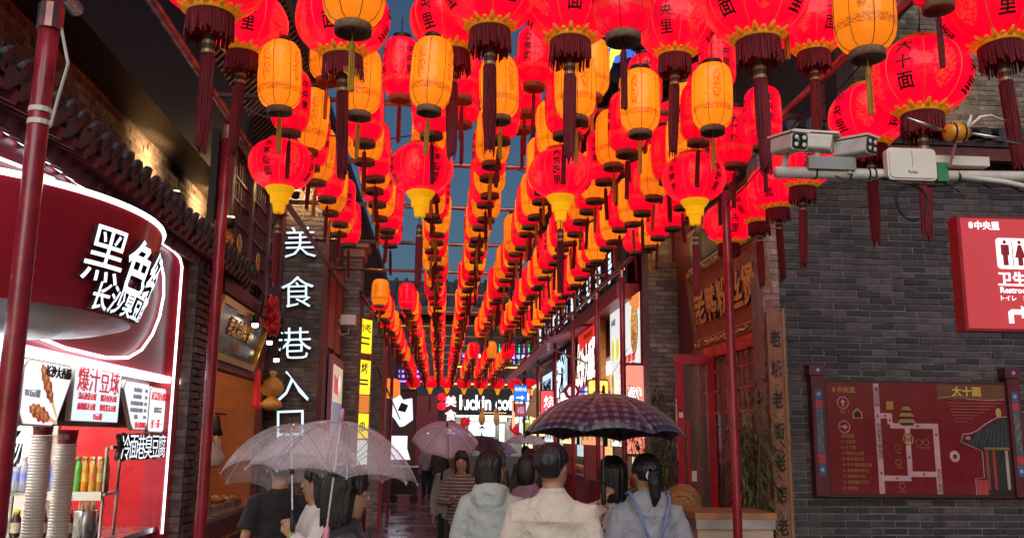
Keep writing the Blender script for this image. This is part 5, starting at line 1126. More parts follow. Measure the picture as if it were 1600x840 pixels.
MB().prism(rrect(.315, .205, .03), -.05, 0).build('case', CREAM, ap); MB().prism(rrect(.29, .18, .025), .0005, .008).build('cover', CREAM, ap); MB().bb(-.002, .002, -.02, .085, .0085, .0095).build('groove', mat('grey_groove', (.3, .29, .26), .5), ap)
letters(ap, 'Ruijie', 0, -.055, .028, mat('dark_print', (.06, .06, .07), .6), .0095, ext=.0008)
bee = thing('windmill_toy', 'orange ball wind toy with silver blades on the boom', 'toy', BOOM @ T(Vector((3.13, 5.05, 3.67))-OLD))
MB().lathe([(.01, -.07), (.05, -.06), (.062, -.02), (.062, .02), (.05, .06), (.01, .07)], 14).build('ball', mat('amber_plastic', (.7, .27, .02), .25, coat=.5), bee, True, Matrix.Rotation(PI/2, 4, 'Y'))
for k in (-.03, .03): MB().lathe([(.064, -.006), (.064, .006)], 14, cap=False).build('band', BLACK, bee, False, Matrix.Rotation(PI/2, 4, 'Y') @ T((0, 0, k)))
for pth, m in (([(-.05, 0, .0), (-.2, 0, .05), (-.31, 0, .085)], STEEL), ([(.03, -.03, -.02), (.06, -.05, .06), (.075, -.05, .1)], CREAM), ([(.06, 0, .02), (.15, -.02, .1), (.22, -.02, .115), (.3, -.02, .085)], CREAM), ([(.1, 0, .0), (.25, 0, -.02), (.42, 0, -.05)], STEEL)):
    MB().tube(pth, [.008, .011, .007, .005][:len(pth)], 6).build('blade', m, bee, True)
MB().tube([(0, .02, -.06), (-.03, .05, -.2)], .01, 6).build('stem', STEEL, bee)
MB().ell((.31, -.02, .083), (.012, .012, .012), 6, 5).build('tip', REDPOST, bee)

# restroom sign
SIGNRED = glow('lit_red_wayfinding', (.50, .05, .06), .40)
wc = thing('restroom_sign', 'red restroom direction light box on the right edge', 'sign', frame((3.55, 5.2, 2.825), 'F'))
MB().bb(-.375, .6, -.36, .36, -.1, 0).build('case', mat('sign_red_case', (.3, .015, .03), .35), wc); MB().bb(-.355, .6, -.345, .345, .0005, .004).build('face', SIGNRED, wc)
MB().prism([(x-.035, y+.125) for x, y in rrect(.205, .195, .022)], .0045, .007).build('pictogram_panel', glow('lit_white_panel', (.9, .82, .84), .8), wc)
PIC = mat('pictogram_red', (.35, .015, .03), .5)
for sx, f in ((-.083, 0), (.013, 1)):
    MB().ell((sx, .197, .009), (.012, .012, .003), 10, 4).build('pictogram_head', PIC, wc)
    if f: MB().prism([(sx-.010, .18), (sx+.010, .18), (sx+.034, .1), (sx+.015, .1), (sx+.015, .05), (sx-.015, .05), (sx-.015, .1), (sx-.034, .1)], .0075, .010).build('pictogram_body', PIC, wc)
    else: MB().prism([(sx-.026, .18), (sx+.026, .18), (sx+.026, .115), (sx+.016, .115), (sx+.016, .05), (sx-.016, .05), (sx-.016, .115), (sx-.026, .115)], .0075, .010).build('pictogram_body', PIC, wc)
MB().bb(-.037, -.033, .05, .2, .0075, .0095).build('pictogram_line', PIC, wc)
letters(wc, '中央里', -.185, .30, .056, LETTERG, .005, ext=.001, off=.001); MB().prism([(x-.29, y+.30) for x, y in rrect(.024, .04, .01)], .0045, .006).build('emblem', LETTERG, wc)
letters(wc, '卫生间', -.005, -.035, .095, LETTERG, .005, ext=.001, off=.002); letters(wc, 'Restroom', -.03, -.105, .052, LETTERG, .005, ext=.001, off=.0005); letters(wc, 'トイレ', -.085, -.155, .038, LETTERG, .005, ext=.001); letters(wc, '화장실', .06, -.155, .038, LETTERG, .005, ext=.001)
MB().prism([(-.095, -.31), (-.065, -.31), (-.065, -.255), (-.01, -.255), (-.01, -.28), (.045, -.24), (-.01, -.2), (-.01, -.225), (-.075, -.225), (-.095, -.24)], .0045, .007).build('arrow', LETTERG, wc)
spx = thing('sign_post', 'dark red post holding the restroom sign at the right edge', 'post', (3.72, 5.28, 0)); MB().tube([(0, 0, 0), (0, 0, 3.5)], .03, 10).build('pole', REDPOST, spx); MB().lathe([(.037, 3.2), (.037, 3.24)], 10).build('collar', CREAM, spx)

# map board
mp_ = thing('map_board', 'dark red street map board on the dark brick wall', 'map board', frame((3.72, 8.50, 1.30), 'F'))
MAPR = mat('map_red', (.16, .008, .016), .22, var=.1, coat=.5); ROAD = mat('map_road', (.48, .28, .30), .5); MGOLD = mat('map_gold', (.32, .18, .05), .5)
MB().bb(-.02, 1.83, -.03, 1.08, -.06, 0).build('frame', mat('map_frame', (.05, .01, .014), .4), mp_); MB().bb(0, 1.81, 0, 1.055, .0005, .004).build('face', MAPR, mp_)
for x0 in (-.155, 1.83):
    MB().bb(x0, x0+.13, -.02, 1.12, -.07, .03).build('side_post', mat('map_post', (.10, .012, .018), .4), mp_); MB().bb(x0-.02, x0+.15, 1.121, 1.22, -.08, .045).build('post_cap', mat('map_cap', (.09, .02, .04), .4), mp_)
    for z0, z1, c in ((.17, .28, (.05, .09, .2)), (.285, .37, (.4, .04, .05)), (.375, .8, (.06, .10, .16)), (.805, .88, (.4, .04, .05)), (.885, .99, (.05, .09, .2))):
        MB().bb(x0+.03, x0+.1, z0, z1, .0305, .034).build('painted_band', mat('band_%d_%d' % (int(z0*100), int(x0*10)), c, .5, var=.3, scale=40), mp_)
    for z in (.225, .94, 1.17): MB().prism([(x0+.065+.022*math.cos(k*PI/2), z+.022*math.sin(k*PI/2)) for k in range(4)], .046 if z > 1 else .0345, .049 if z > 1 else .037).build('diamond', mat('pale_blue_%d%d' % (int(z*100), int(x0*10)), (.3, .35, .5), .5), mp_)
    MB().tube([(x0+.065+.018*math.sin(k*.9), .42+.33*k/20, .036) for k in range(21)], .007, 4).build('scroll', MGOLD, mp_)
def road(pts, w=.055, m=ROAD, z=.0045):
    for (x0, y0), (x1, y1) in zip(pts, pts[1:]):
        d = Vector((x1-x0, y1-y0)); d.normalize(); nx, ny = -d.y*w/2, d.x*w/2; e = w/2
        if abs(d.x) < .2: e = 0
        MB().prism([(x0-nx-d.x*e, y0-ny-d.y*e), (x1-nx+d.x*e, y1-ny+d.y*e), (x1+nx+d.x*e, y1+ny+d.y*e), (x0+nx-d.x*e, y0+ny-d.y*e)], z, z+.0022+.0004*(len(pts))).build('road_strip', m, mp_)
road([(.50, 1.05), (.50, .005)]); road([(.525, .74), (.61, .74)], .05, z=.0052); road([(.62, .765), (.62, .66)], .05, z=.0047); road([(.645, .645), (1.05, .645)], .05, z=.0049); road([(1.075, .67), (1.075, .005)], .055)
road([(.79, .62), (.79, .165)], .05, z=.0047); road([(.53, .15), (.77, .15)], .05, z=.0051); road([(.82, .19), (1.05, .19)], .05, z=.0053)
letters(mp_, '中央里', .20, .985, .062, MGOLD, .005, ext=.001, off=.002); MB().prism([(x+.075, y+.985) for x, y in rrect(.028, .046, .01)], .0045, .006).build('emblem', MGOLD, mp_)
for y, a in ((.86, 0), (.63, -PI/2)):
    MB().tube([(.16+.055*math.cos(k*PI/10), y+.055*math.sin(k*PI/10), .006) for k in range(21)], .005, 5).build('ring', ROAD, mp_)
    MB().prism([tuple(Matrix.Rotation(a, 2) @ Vector(p)+Vector((.16, y))) for p in ((-.008, -.035), (.008, -.035), (.008, .005), (.028, .0), (0, .035), (-.028, .0), (-.008, .005))], .0045, .008).build('arrow', ROAD, mp_)
letters(mp_, '北门', .17, .775, .045, MGOLD, .005, ext=.001); letters(mp_, '百味苑', .19, .545, .045, MGOLD, .005, ext=.001)
for k, s in enumerate(('① 三官堂', '② 大下街', '③ 购物礼品馆', '④ 老车观光站', '⑤ 中共湘区委员会', '⑥ 游客服务中心', '⑦ 湖南特产馆', '⑧ 非遗展示中心', '⑨ 老戏台')): letters(mp_, s, .06+.02*len(s)+.03, .49-.054*k, .036, MGOLD, .005, ext=.001)
letters(mp_, '潮\n江\n北\n街', .50, .92, .048, INK, .0085, ext=.001); letters(mp_, '中\n央\n里\n大\n巷\n胡\n同', .505, .50, .048, INK, .0085, ext=.001, line=1.0); letters(mp_, '宫\n后\n子\n胡\n同', 1.077, .13, .045, INK, .0085, ext=.001)
for x, y, a in ((.50, .74, 0), (.5, .2, 0), (.57, .74, PI/2), (.62, .70, 0), (.9, .645, -PI/2), (1.075, .56, PI), (.79, .35, 0), (.66, .15, -PI/2), (.93, .19, -PI/2)):
    MB().prism([tuple(Matrix.Rotation(a, 2) @ Vector(p)+Vector((x, y))) for p in ((-.014, -.012), (.014, -.012), (0, .016))], .0086, .0096).build('route_arrow', MAPR, mp_)
# pagoda, houses and wheel icons
for k, (w_, y) in enumerate(((.19, .675), (.16, .735), (.11, .795))):
    MB().prism([(.79-w_/2, y), (.79+w_/2, y), (.79+w_/2-.03, y+.035), (.79-w_/2+.03, y+.035)], .0088, .0105).build('pagoda_roof', MGOLD, mp_); MB().bb(.79-w_/3, .79+w_/3, y-.025, y-.001, .0088, .0098).build('pagoda_storey', INK, mp_)
MB().prism([(.25, .71), (.35, .71), (.35, .77), (.30, .815), (.25, .77)], .0045, .0065).build('house_icon', MGOLD, mp_); MB().prism([(.265, .72), (.335, .72), (.335, .76), (.30, .79), (.265, .76)], .0066, .0076).build('house_icon', INK, mp_)
MB().bb(.595, .665, .80, .88, .0045, .0065).build('gate_icon', MGOLD, mp_)
MB().tube([(.79+.052*math.cos(k*PI/4), .52+.052*math.sin(k*PI/4), .0085) for k in range(9)], .008, 5).build('wheel_icon', MGOLD, mp_)
for k in range(4): MB().tube([(.79+.05*math.cos(k*PI/4), .52+.05*math.sin(k*PI/4), .0088), (.79-.05*math.cos(k*PI/4), .52-.05*math.sin(k*PI/4), .0088)], .005, 4).build('wheel_icon', MGOLD, mp_)
for x, y in ((.68, .44), (.68, .30), (.70, .08), (.90, .49), (.97, .49)): MB().tube([(x+.028*math.cos(k*PI/6), y+.028*math.sin(k*PI/6), .006) for k in range(13)], .0035, 4).build('round_icon', MGOLD, mp_); letters(mp_, '一个景点', x+.0, y-.05, .02, MGOLD, .005, ext=.0008)
letters(mp_, '大十面', 1.42, .985, .10, glow('gold_print', (.5, .3, .05), .12), .0055, ext=.001, off=.003)
MB().bb(1.12, 1.81, .91, 1.05, .0042, .005).build('banner_strip', mat('map_brown', (.13, .05, .02), .4), mp_); MB().tube([(1.12, .915, .006), (1.35, .945, .006), (1.42, .91, .006), (1.65, .9, .006), (1.8, .91, .006)], .004, 4).build('swash_line', ROAD, mp_)
for k in range(7): MB().bb(1.22+.01*k, 1.77-.06*k, .87-.03*k, .876-.03*k, .0045, .0055).build('print_line', mat('dim_print%d' % k, (.25, .08, .07), .6), mp_)
MB().ell((1.25, .36, .005), (.05, .055, .003), 20, 4).build('round_badge', ROAD, mp_); MB().ell((1.25, .36, .0075), (.02, .022, .003), 14, 4).build('round_badge', INK, mp_)
PAV = mat('pavilion_print', (.018, .024, .026), .4, var=.6, scale=30)
MB().prism([(1.33, .50), (1.36, .56), (1.44, .565), (1.52, .60), (1.60, .66), (1.72, .72), (1.81, .73), (1.81, .45), (1.56, .42), (1.44, .46)], .0046, .0066).build('pavilion_roof', PAV, mp_)
for k in range(9): MB().prism([(1.42+.045*k, .475-.002*k), (1.43+.045*k, .475-.002*k), (1.52+.035*k, .60+.014*k), (1.512+.035*k, .60+.014*k)], .0067, .0075).build('roof_line', mat('roof_line%d' % k, (.05, .055, .055), .5), mp_)
MB().bb(1.55, 1.81, .425, .45, .0068, .008).build('eave_line', mat('eave_gold', (.22, .13, .05), .4), mp_)
MB().bb(1.54, 1.81, .0, .42, .0046, .006).build('pavilion_shade', mat('pavilion_dark', (.02, .018, .018), .4), mp_)
for x in (1.56, 1.63, 1.76): MB().bb(x, x+.03, .05, .42, .0062, .0076).build('pavilion_column', mat('pav_col%d' % int(x*100), (.3, .03, .03) if x < 1.7 else (.35, .3, .25), .4), mp_)
MB().bb(1.45, 1.56, .0, .14, .0063, .0076).build('pavilion_wall', mat('pav_wall', (.35, .05, .05), .4), mp_)
MB().tube([(1.81, .745, .008), (1.71, .735, .008), (1.59, .675, .008), (1.50, .61, .008), (1.43, .58, .008), (1.35, .57, .008), (1.32, .50, .008), (1.44, .45, .008), (1.53, .41, .008), (1.53, .16, .008), (1.44, .15, .008), (1.44, .0, .008)], .005, 4).build('outline', ROAD, mp_)
MB().ell((1.40, .535, .008), (.028, .02, .003), 10, 4).build('flower_print', mat('flower_pink', (.5, .08, .09), .5), mp_); MB().ell((1.73, .78, .007), (.03, .05, .003), 10, 4).build('figure_print', mat('figure_gold', (.4, .28, .1), .4), mp_)

# ------------------------------------------------------------------ bamboo, cabinet, basket
LEAF = mat('bamboo_leaf', (.055, .085, .025), .5, var=.5, scale=8, col2=(.14, .16, .06)); CULM = mat('bamboo_culm', (.13, .13, .05), .45, var=.3)
def bamboo(label, x, y, h, n, spread, seed):
    t = thing('bamboo_plant', label, 'plant', (x, y, 0)); rr = random.Random(seed)
    MB().lathe([(.16, 0), (.2, .3), (.21, .32), (.18, .33), (.02, .33)], 14).build('pot', mat('dark_pot%d' % seed, (.05, .04, .04), .5), t, True)
    lv = MB()
    for k in range(n):
        a = rr.random()*2*PI; q = rr.random()*.12; hh = h*rr.uniform(.7, 1.0); dx, dy = rr.gauss(0, spread), rr.gauss(0, spread)
        P = [(q*math.cos(a)+dx*s*s, q*math.sin(a)+dy*s*s, .3+(hh-.3)*s) for s in [j/6 for j in range(7)]]
        MB().tube(P, [.011*(1-.75*j/6) for j in range(7)], 6).build('culm', CULM, t)
        for j in range(130):
            s = rr.uniform(.22, 1.0); c = Vector((q*math.cos(a)+dx*s*s, q*math.sin(a)+dy*s*s, .3+(hh-.3)*s)); b = rr.random()*2*PI
            c += Vector((math.cos(b), math.sin(b), rr.uniform(-.4, .6)))*rr.uniform(.02, .17)
            L = rr.uniform(.09, .17); d = Vector((math.cos(b), math.sin(b), rr.uniform(-1.0, .35))).normalized(); sd = d.cross(Vector((0, 0, 1))).normalized()*rr.uniform(.006, .011); dn = Vector((0, 0, -L*.16))
            lv.add([c, c+d*L*.35+sd, c+d*L*.7+sd*.7+dn*.5, c+d*L+dn, c+d*L*.7-sd*.7+dn*.5, c+d*L*.35-sd], [(0, 1, 5), (1, 2, 4, 5), (2, 3, 4)])
    o = lv.build('foliage', LEAF, t); o['kind'] = 'stuff'
bamboo('leafy bamboo in front of the warm lit pier beside the plaid umbrella', 2.52, 10.8, 2.45, 13, .16, 4)
bamboo('leafy bamboo between the restaurant door and the couplet board', 2.84, 8.15, 2.4, 12, .12, 9)
cbn = thing('serving_cabinet', 'cream cabinet with dark glass end and wooden top by the restaurant', 'cabinet', (2.42, 7.68, 0))
CABM = mat('cabinet_cream', (.42, .33, .24), .45, var=.12, scale=3)
MB().bb(-.315, .315, -.27, .27, .08, 1.08).build('body', CABM, cbn); MB().bb(-.33, .33, -.29, .29, 1.081, 1.16).build('edge_band', mat('silver_edge', (.4, .36, .36), .3, metal=.6), cbn); MB().bb(-.34, .34, -.30, .30, 1.161, 1.21).build('top', mat('wood_top', (.33, .16, .07), .4, var=.3, stretch=(1, 6, 1)), cbn)
MB().bb(-.324, -.316, -.22, .22, .2, 1.0).build('dark_glass', mat('dark_glass', (.03, .02, .035), .1), cbn)
MB().bb(-.3, .3, -.25, .25, 0, .079).build('plinth', BLACK, cbn)
SEAL = mat('seal_red', (.4, .02, .03), .6)
MB().bb(.02, .14, -.276, -.271, .72, .98).build('seal', SEAL, cbn); q = letters(cbn, '吉\n祥', .08, .85, .1, CABM, 0, ext=.001, line=1.05); q.matrix_basis = frame((.08, -.2775, .85), 'F')
bk = thing('wicker_basket', 'round wicker basket lying on its side on the cabinet', 'basket', T((2.2, 8.25, 1.19)) @ Matrix.Rotation(R(70), 4, 'Z') @ Matrix.Rotation(R(78), 4, 'Y'))
prof = [(.04, 0), (.1, .01), (.15, .05), (.165, .12), (.15, .2), (.12, .24)]
WICK = mat('wicker', (.33, .17, .06), .7, var=.45, scale=50, bump=1, bscale=70)
MB().rings([[(r*math.cos(2*PI*k/24)*(1+.02*(-1)**k), r*math.sin(2*PI*k/24)*(1+.02*(-1)**k), z) for k in range(24)] for r, z in prof+[(.105, .235), (.14, .12), (.08, .03)]]).build('bowl', WICK, bk, True)
for r, z in prof[1:]: MB().tube([((r+.004)*math.cos(k*PI/12), (r+.004)*math.sin(k*PI/12), z) for k in range(25)], .007, 5).build('hoop', WICK, bk)
stn = thing('basket_stand', 'dark stool holding the wicker basket behind the cabinet', 'stool', (2.25, 8.25, 0)); MB().bb(-.2, .2, -.2, .2, .98, 1.02).build('seat', BLACK, stn)
for sx in (-.16, .16):
    for sy in (-.16, .16): MB().bb(sx-.02, sx+.02, sy-.02, sy+.02, 0, .979).build('leg', BLACK, stn)

# ------------------------------------------------------------------ goods on the snack shop counter
CUPW = mat('paper_cup_white', (.72, .70, .66), .5, var=.05); CUPR = mat('paper_cup_red', (.30, .02, .03), .45)
for k, (x, y, top, lab) in enumerate(((-2.40, 5.72, 1.90, 'tall stack of paper cups touched by the shop worker'), (-2.33, 5.92, 1.84, 'tall stack of paper cups next to the steel skewer jar'))):
    t = thing('cup_stack', lab, 'cup stack', (x, y, 1.062)); h = top-1.062; n = int((h-.1)/.018); b = MB()
    pr = []
    for j in range(n): pr += [(.052, j*.018), (.0615, j*.018+.010), (.0615, j*.018+.015), (.054, j*.018+.0165)]
    b.lathe(pr, 20); b.build('cups', CUPW, t)
    MB().lathe([(.052, n*.018), (.06, n*.018+.08), (.063, n*.018+.084), (.06, n*.018+.088), (.05, n*.018+.08), (.045, n*.018+.02)], 20).build('top_cup', CUPR, t, True)
    q = put('lettering', textmesh('黑色', .035, .0005).copy(), t, frame((.0, -.0605, n*.018+.045), 'F')); q.data.materials.append(CUPW)
jr = thing('skewer_jar', 'steel jar full of wooden skewers on the shop counter', 'jar', (-2.27, 6.18, 1.062)); MB().lathe([(.06, 0), (.068, .005), (.07, .24), (.066, .245), (.064, .02)], 20).build('jar', STEEL, jr, True)
rr = random.Random(5); b = MB()
for k in range(60):
    a = rr.random()*6.28; q = rr.random()**.5*.055; b.tube([(q*math.cos(a)*.6, q*math.sin(a)*.6, .03), (q*math.cos(a), q*math.sin(a), rr.uniform(.27, .31))], .0032, 4)
o = b.build('skewers', mat('bamboo_skewer', (.6, .42, .22), .6), jr); o['kind'] = 'stuff'
shf = thing('bottle_shelf', 'steel shelf carrying drink bottles inside the snack shop', 'shelf', (-2.72, 6.9, 0))
for z in (1.05, 1.36): MB().bb(-.42, .36, -.16, .16, z, z+.02).build('shelf_board', STEEL, shf)
for sx in (-.4, .34):
    for sy in (-.14, .14): MB().tube([(sx, sy, 0), (sx, sy, 1.7)], .012, 6).build('upright', STEEL, shf)
MB().bb(-.1, .34, -.175, -.161, 1.33, 1.39).build('price_strip', CREAM, shf)
capc = {'w': CREAM, 'y': mat('cap_yellow', (.7, .5, .03), .4), 'g': mat('cap_green', (.08, .4, .08), .4), 'o': mat('cap_orange', (.75, .3, .03), .4)}
m_, n_, l_, b_ = newmat('bottle_water'); b_.inputs['Transmission Weight'].default_value = .6; b_.inputs['Base Color'].default_value = (.75, .82, .95, 1); b_.inputs['Roughness'].default_value = .1; b_.inputs['IOR'].default_value = 1.2; WATER = m_
drink = [(WATER, 'w', (.25, .3, .7))]*9+[(mat('cola', (.03, .01, .01), .1), 'o', (.5, .02, .03)), (mat('green_drink', (.12, .4, .05), .15), 'g', (.1, .4, .1)), (mat('orange_drink', (.75, .28, .03), .15), 'o', (.8, .5, .1)), (mat('orange_drink2', (.7, .35, .06), .15), 'w', (.7, .2, .05)), (mat('tea_drink', (.45, .2, .05), .15), 'y', (.6, .45, .1))]
bodym = {}
for r_i in range(2):
    for k, (m, c, lc) in enumerate(drink):
        x = -.39+.053*k; y = -.1+.1*r_i
        t = thing('drink_bottle', '%s %s bottle from the left in the %s row on the shelf' % (ordn[k], {0: 'clear water', 9: 'dark cola', 10: 'green drink', 11: 'orange drink', 12: 'amber drink', 13: 'tea'}.get(k, 'clear water'), ('front', 'back')[r_i]), 'bottle', (-2.72+x, 6.9+y, 1.381), 'drink bottles on the shop shelf')
        key = m.name
        if key not in bodym:
            bodym[key] = (mesh_of(MB().lathe([(.022, 0), (.026, .006), (.026, .07), (.024, .08), (.026, .09), (.026, .15), (.02, .19), (.011, .215), (.011, .225)], 12), m), mesh_of(MB().lathe([(.0268, .075), (.0268, .135)], 12, cap=False), mat('label_'+key, lc, .5)), mesh_of(MB().lathe([(.0135, .222), (.0135, .245), (.012, .248)], 10), capc[c]))
        a, l2, cp_ = bodym[key]; put('body', a, t); put('label_band', l2, t); put('cap', cp_, t)
for k in range(8):
    t = thing('sauce_jar', '%s small dark jar from the left on the lower shelf' % ordn[k], 'jar', (-2.72-.35+.09*k, 6.82, 1.071), 'jars on the lower shelf'); 
    if k == 0: jm = (mesh_of(MB().lathe([(.03, 0), (.033, .01), (.033, .12), (.022, .15), (.022, .16)], 12), mat('sauce_dark', (.06, .03, .02), .15)), mesh_of(MB().lathe([(.024, .158), (.024, .185)], 10), capc['y']), mesh_of(MB().lathe([(.034, .03), (.034, .1)], 12, cap=False), mat('jar_label', (.5, .45, .35), .6)))
    put('body', jm[0], t); put('lid', jm[1], t); put('label_band', jm[2], t)
# ------------------------------------------------------------------ umbrellas
def clear_mat(name, col, a0, a1):
    m, n, l, b = newmat(name)
    b.inputs['Base Color'].default_value = (*col, 1); b.inputs['Roughness'].default_value = .18
    tc = n.new('ShaderNodeTexCoord')
    vo = n.new('ShaderNodeTexVoronoi'); vo.inputs['Scale'].default_value = 48; l.new(tc.outputs['Object'], vo.inputs['Vector'])
    nz = n.new('ShaderNodeTexNoise'); nz.inputs['Scale'].default_value = 5; nz.inputs['Detail'].default_value = 4; l.new(tc.outputs['Object'], nz.inputs['Vector'])
    mr = n.new('ShaderNodeMapRange'); mr.inputs['From Min'].default_value = .08; mr.inputs['From Max'].default_value = .26; mr.inputs['To Min'].default_value = 1; mr.inputs['To Max'].default_value = 0; l.new(vo.outputs['Distance'], mr.inputs[0])
    r2 = n.new('ShaderNodeMapRange'); r2.inputs['From Min'].default_value = .35; r2.inputs['From Max'].default_value = .65; r2.inputs['To Min'].default_value = .1; r2.inputs['To Max'].default_value = 1.0; l.new(nz.outputs['Fac'], r2.inputs[0])
    mu = n.new('ShaderNodeMath'); mu.operation = 'MULTIPLY'; l.new(mr.outputs[0], mu.inputs[0]); l.new(r2.outputs[0], mu.inputs[1])
    al = n.new('ShaderNodeMapRange'); al.inputs['To Min'].default_value = a0; al.inputs['To Max'].default_value = a1; l.new(mu.outputs[0], al.inputs[0]); l.new(al.outputs[0], b.inputs['Alpha'])
    bp = n.new('ShaderNodeBump'); bp.inputs['Strength'].default_value = .35; bp.inputs['Distance'].default_value = .004; l.new(mr.outputs[0], bp.inputs['Height']); l.new(bp.outputs[0], b.inputs['Normal'])
    return m
CLEAR = clear_mat('clear_wet_plastic', (.92, .92, .95), .16, .55); CLEARP = clear_mat('pinkish_wet_plastic', (.93, .84, .89), .15, .55); CLEARV = clear_mat('violet_wet_plastic', (.62, .52, .68), .62, .85)
def plaid_mat():
    m, n, l, b = newmat('purple_plaid'); uv = n.new('ShaderNodeUVMap'); sp = n.new('ShaderNodeSeparateXYZ'); l.new(uv.outputs[0], sp.inputs[0])
    def st(o, ph):
        a = n.new('ShaderNodeMath'); a.operation = 'MULTIPLY_ADD'; a.inputs[1].default_value = 17.0; a.inputs[2].default_value = ph; l.new(o, a.inputs[0])
        f = n.new('ShaderNodeMath'); f.operation = 'FRACT'; l.new(a.outputs[0], f.inputs[0])
        g = n.new('ShaderNodeMath'); g.operation = 'LESS_THAN'; g.inputs[1].default_value = .42; l.new(f.outputs[0], g.inputs[0]); return g.outputs[0]
    ad = n.new('ShaderNodeMath'); ad.operation = 'ADD'; l.new(st(sp.outputs[0], .21), ad.inputs[0]); l.new(st(sp.outputs[1], .0), ad.inputs[1])
    hf = n.new('ShaderNodeMath'); hf.operation = 'MULTIPLY'; hf.inputs[1].default_value = .5; l.new(ad.outputs[0], hf.inputs[0])
    rp = n.new('ShaderNodeValToRGB'); rp.color_ramp.interpolation = 'CONSTANT'; e = rp.color_ramp.elements; e[0].color = (.010, .008, .022, 1); e[1].position = .4; e[1].color = (.036, .028, .058, 1); k = e.new(.8); k.color = (.12, .10, .15, 1)
    l.new(hf.outputs[0], rp.inputs[0]); l.new(rp.outputs[0], b.inputs['Base Color']); b.inputs['Roughness'].default_value = .32; b.inputs['Sheen Weight'].default_value = .2
    nz = n.new('ShaderNodeTexNoise'); nz.inputs['Scale'].default_value = 9; bp = n.new('ShaderNodeBump'); bp.inputs['Strength'].default_value = .4; bp.inputs['Distance'].default_value = .02; l.new(nz.outputs['Fac'], bp.inputs['Height']); l.new(bp.outputs[0], b.inputs['Normal'])
    return m
def umbrella(label, apex, grip, Rr, drop, m, n=8, ribm=None, handle=None, below=.08, rot0=.2, ferr=.05, fm=None, solid=True):
    apex = Vector(apex); grip = Vector(grip); zax = (apex-grip).normalized(); xax = Vector((1, 0, 0)) - zax*zax.x; xax.normalize(); yax = zax.cross(xax)
    Mx = Matrix(((xax.x, yax.x, zax.x, apex.x), (xax.y, yax.y, zax.y, apex.y), (xax.z, yax.z, zax.z, apex.z), (0, 0, 0, 1))) @ Matrix.Rotation(rot0, 4, 'Z')
    t = thing('umbrella', label, 'umbrella', Mx)
    A = R(62); J, K = 9, 6; V = []; F = []; UV = []
    def rib(a, s): return Vector((Rr*math.sin(A*s)/math.sin(A)*math.cos(a), Rr*math.sin(A*s)/math.sin(A)*math.sin(a), -drop*(1-math.cos(A*s))/(1-math.cos(A))))
    for g_ in range(n):
        a0, a1 = 2*PI*g_/n, 2*PI*(g_+1)/n; o = len(V)
        for j in range(J+1):
            s = j/J; p0, p1 = rib(a0, s), rib(a1, s)
            for k in range(K+1):
                q = k/K; p = p0.lerp(p1, q); sag = 4*q*(1-q)
                p *= 1+.02*sag*s; p.z += .02*sag*s*(1-s)*2 + .035*sag*s**3*drop/.28*1.0
                V.append(p); UV.append(((q-.5)*2*s*Rr*math.sin(PI/n), s*Rr*1.15))
        for j in range(J):
            for k in range(K):
                a = o+j*(K+1)+k; F.append((a, a+1, a+K+2, a+K+1) if True else None)
    me = bpy.data.meshes.new('canopy'); me.from_pydata(V, [], F); ul = me.uv_layers.new(name='UVMap')
    for lp in me.loops: ul.data[lp.index].uv = UV[lp.vertex_index]
    me.polygons.foreach_set('use_smooth', [True]*len(me.polygons)); me.materials.append(m)
    c = put('canopy', me, t)
    if solid: sd = c.modifiers.new('thickness', 'SOLIDIFY'); sd.thickness = .0015
    ribm = ribm or STEEL; L = (apex-grip).length
    for g_ in range(n):
        a = 2*PI*g_/n
        MB().tube([rib(a, j/8)+Vector((0, 0, -.004)) for j in range(9)], .0026, 5).build('rib', ribm, c)
        e = rib(a, .5)+Vector((0, 0, -.006)); MB().tube([e, (0.012*math.cos(a), .012*math.sin(a), -drop*.95)], .002, 4).build('stretcher', ribm, t)
        e = rib(a, 1); MB().ell(tuple(e), (.006, .006, .009), 6, 4).build('rib_tip', ribm, t)
    sh_ = MB().tube([(0, 0, .01), (0, 0, -L)], .006, 8).build('shaft', ribm, t)
    MB().lathe([(.014, -drop*.9), (.016, -drop*.95), (.014, -drop)], 10).build('runner', BLACK, sh_)
    MB().lathe([(.011, -.002), (.009, ferr), (.004, ferr+.01)], 10).build('ferrule', fm or BLACK, t, True)
    MB().lathe([(.010, -L+.05), (.014, -L+.02), (.015, -L-below), (.008, -L-below-.012)], 10).build('handle', handle or BLACK, sh_, True)
    return t
DKRIB = mat('dark_rib', (.05, .05, .06), .35, metal=.7); PINKH = mat('pink_handle', (.7, .25, .35), .4); PLAID = plaid_mat()
umbrella('clear plastic umbrella held by the person in black', (-.455, 4.22, 1.862), (-.497, 4.19, 1.35), .388, .25, CLEARP, 8, mat('pale_rib', (.4, .36, .4), .3, metal=.6), PINKH, .05, .25, .05, PINKH)
umbrella('clear wet umbrella held by the person in white', (-.90, 5.6, 1.85), (-.845, 5.47, 1.32), .42, .29, CLEAR, 8, mat('grey_rib', (.35, .35, .38), .3, metal=.6), BLACK, .06, .5)
umbrella('milky violet umbrella tilted over the striped shirt', (.075, 10.7, 1.915), (.03, 11.0, 1.35), .40, .21, CLEARV, 8, DKRIB, BLACK, .06, .1)
umbrella('purple plaid umbrella over the couple by the restaurant', (1.04, 5.75, 2.075), (1.03, 5.72, 1.48), .525, .27, PLAID, 8, DKRIB, BLACK, .08, .39)
umbrella('small pale lilac umbrella behind the man in the beige shirt', (1.55, 16, 1.84), (1.5, 16, 1.2), .40, .17, mat('lilac_fabric', (.48, .46, .60), .5), 8, DKRIB, BLACK, .08, .2)
umbrella('dark umbrella in the far crowd before the coffee screen', (.62, 13.8, 1.80), (.6, 13.9, 1.2), .40, .16, mat('dark_fabric', (.03, .025, .035), .5), 8, DKRIB, BLACK, .08, .2)
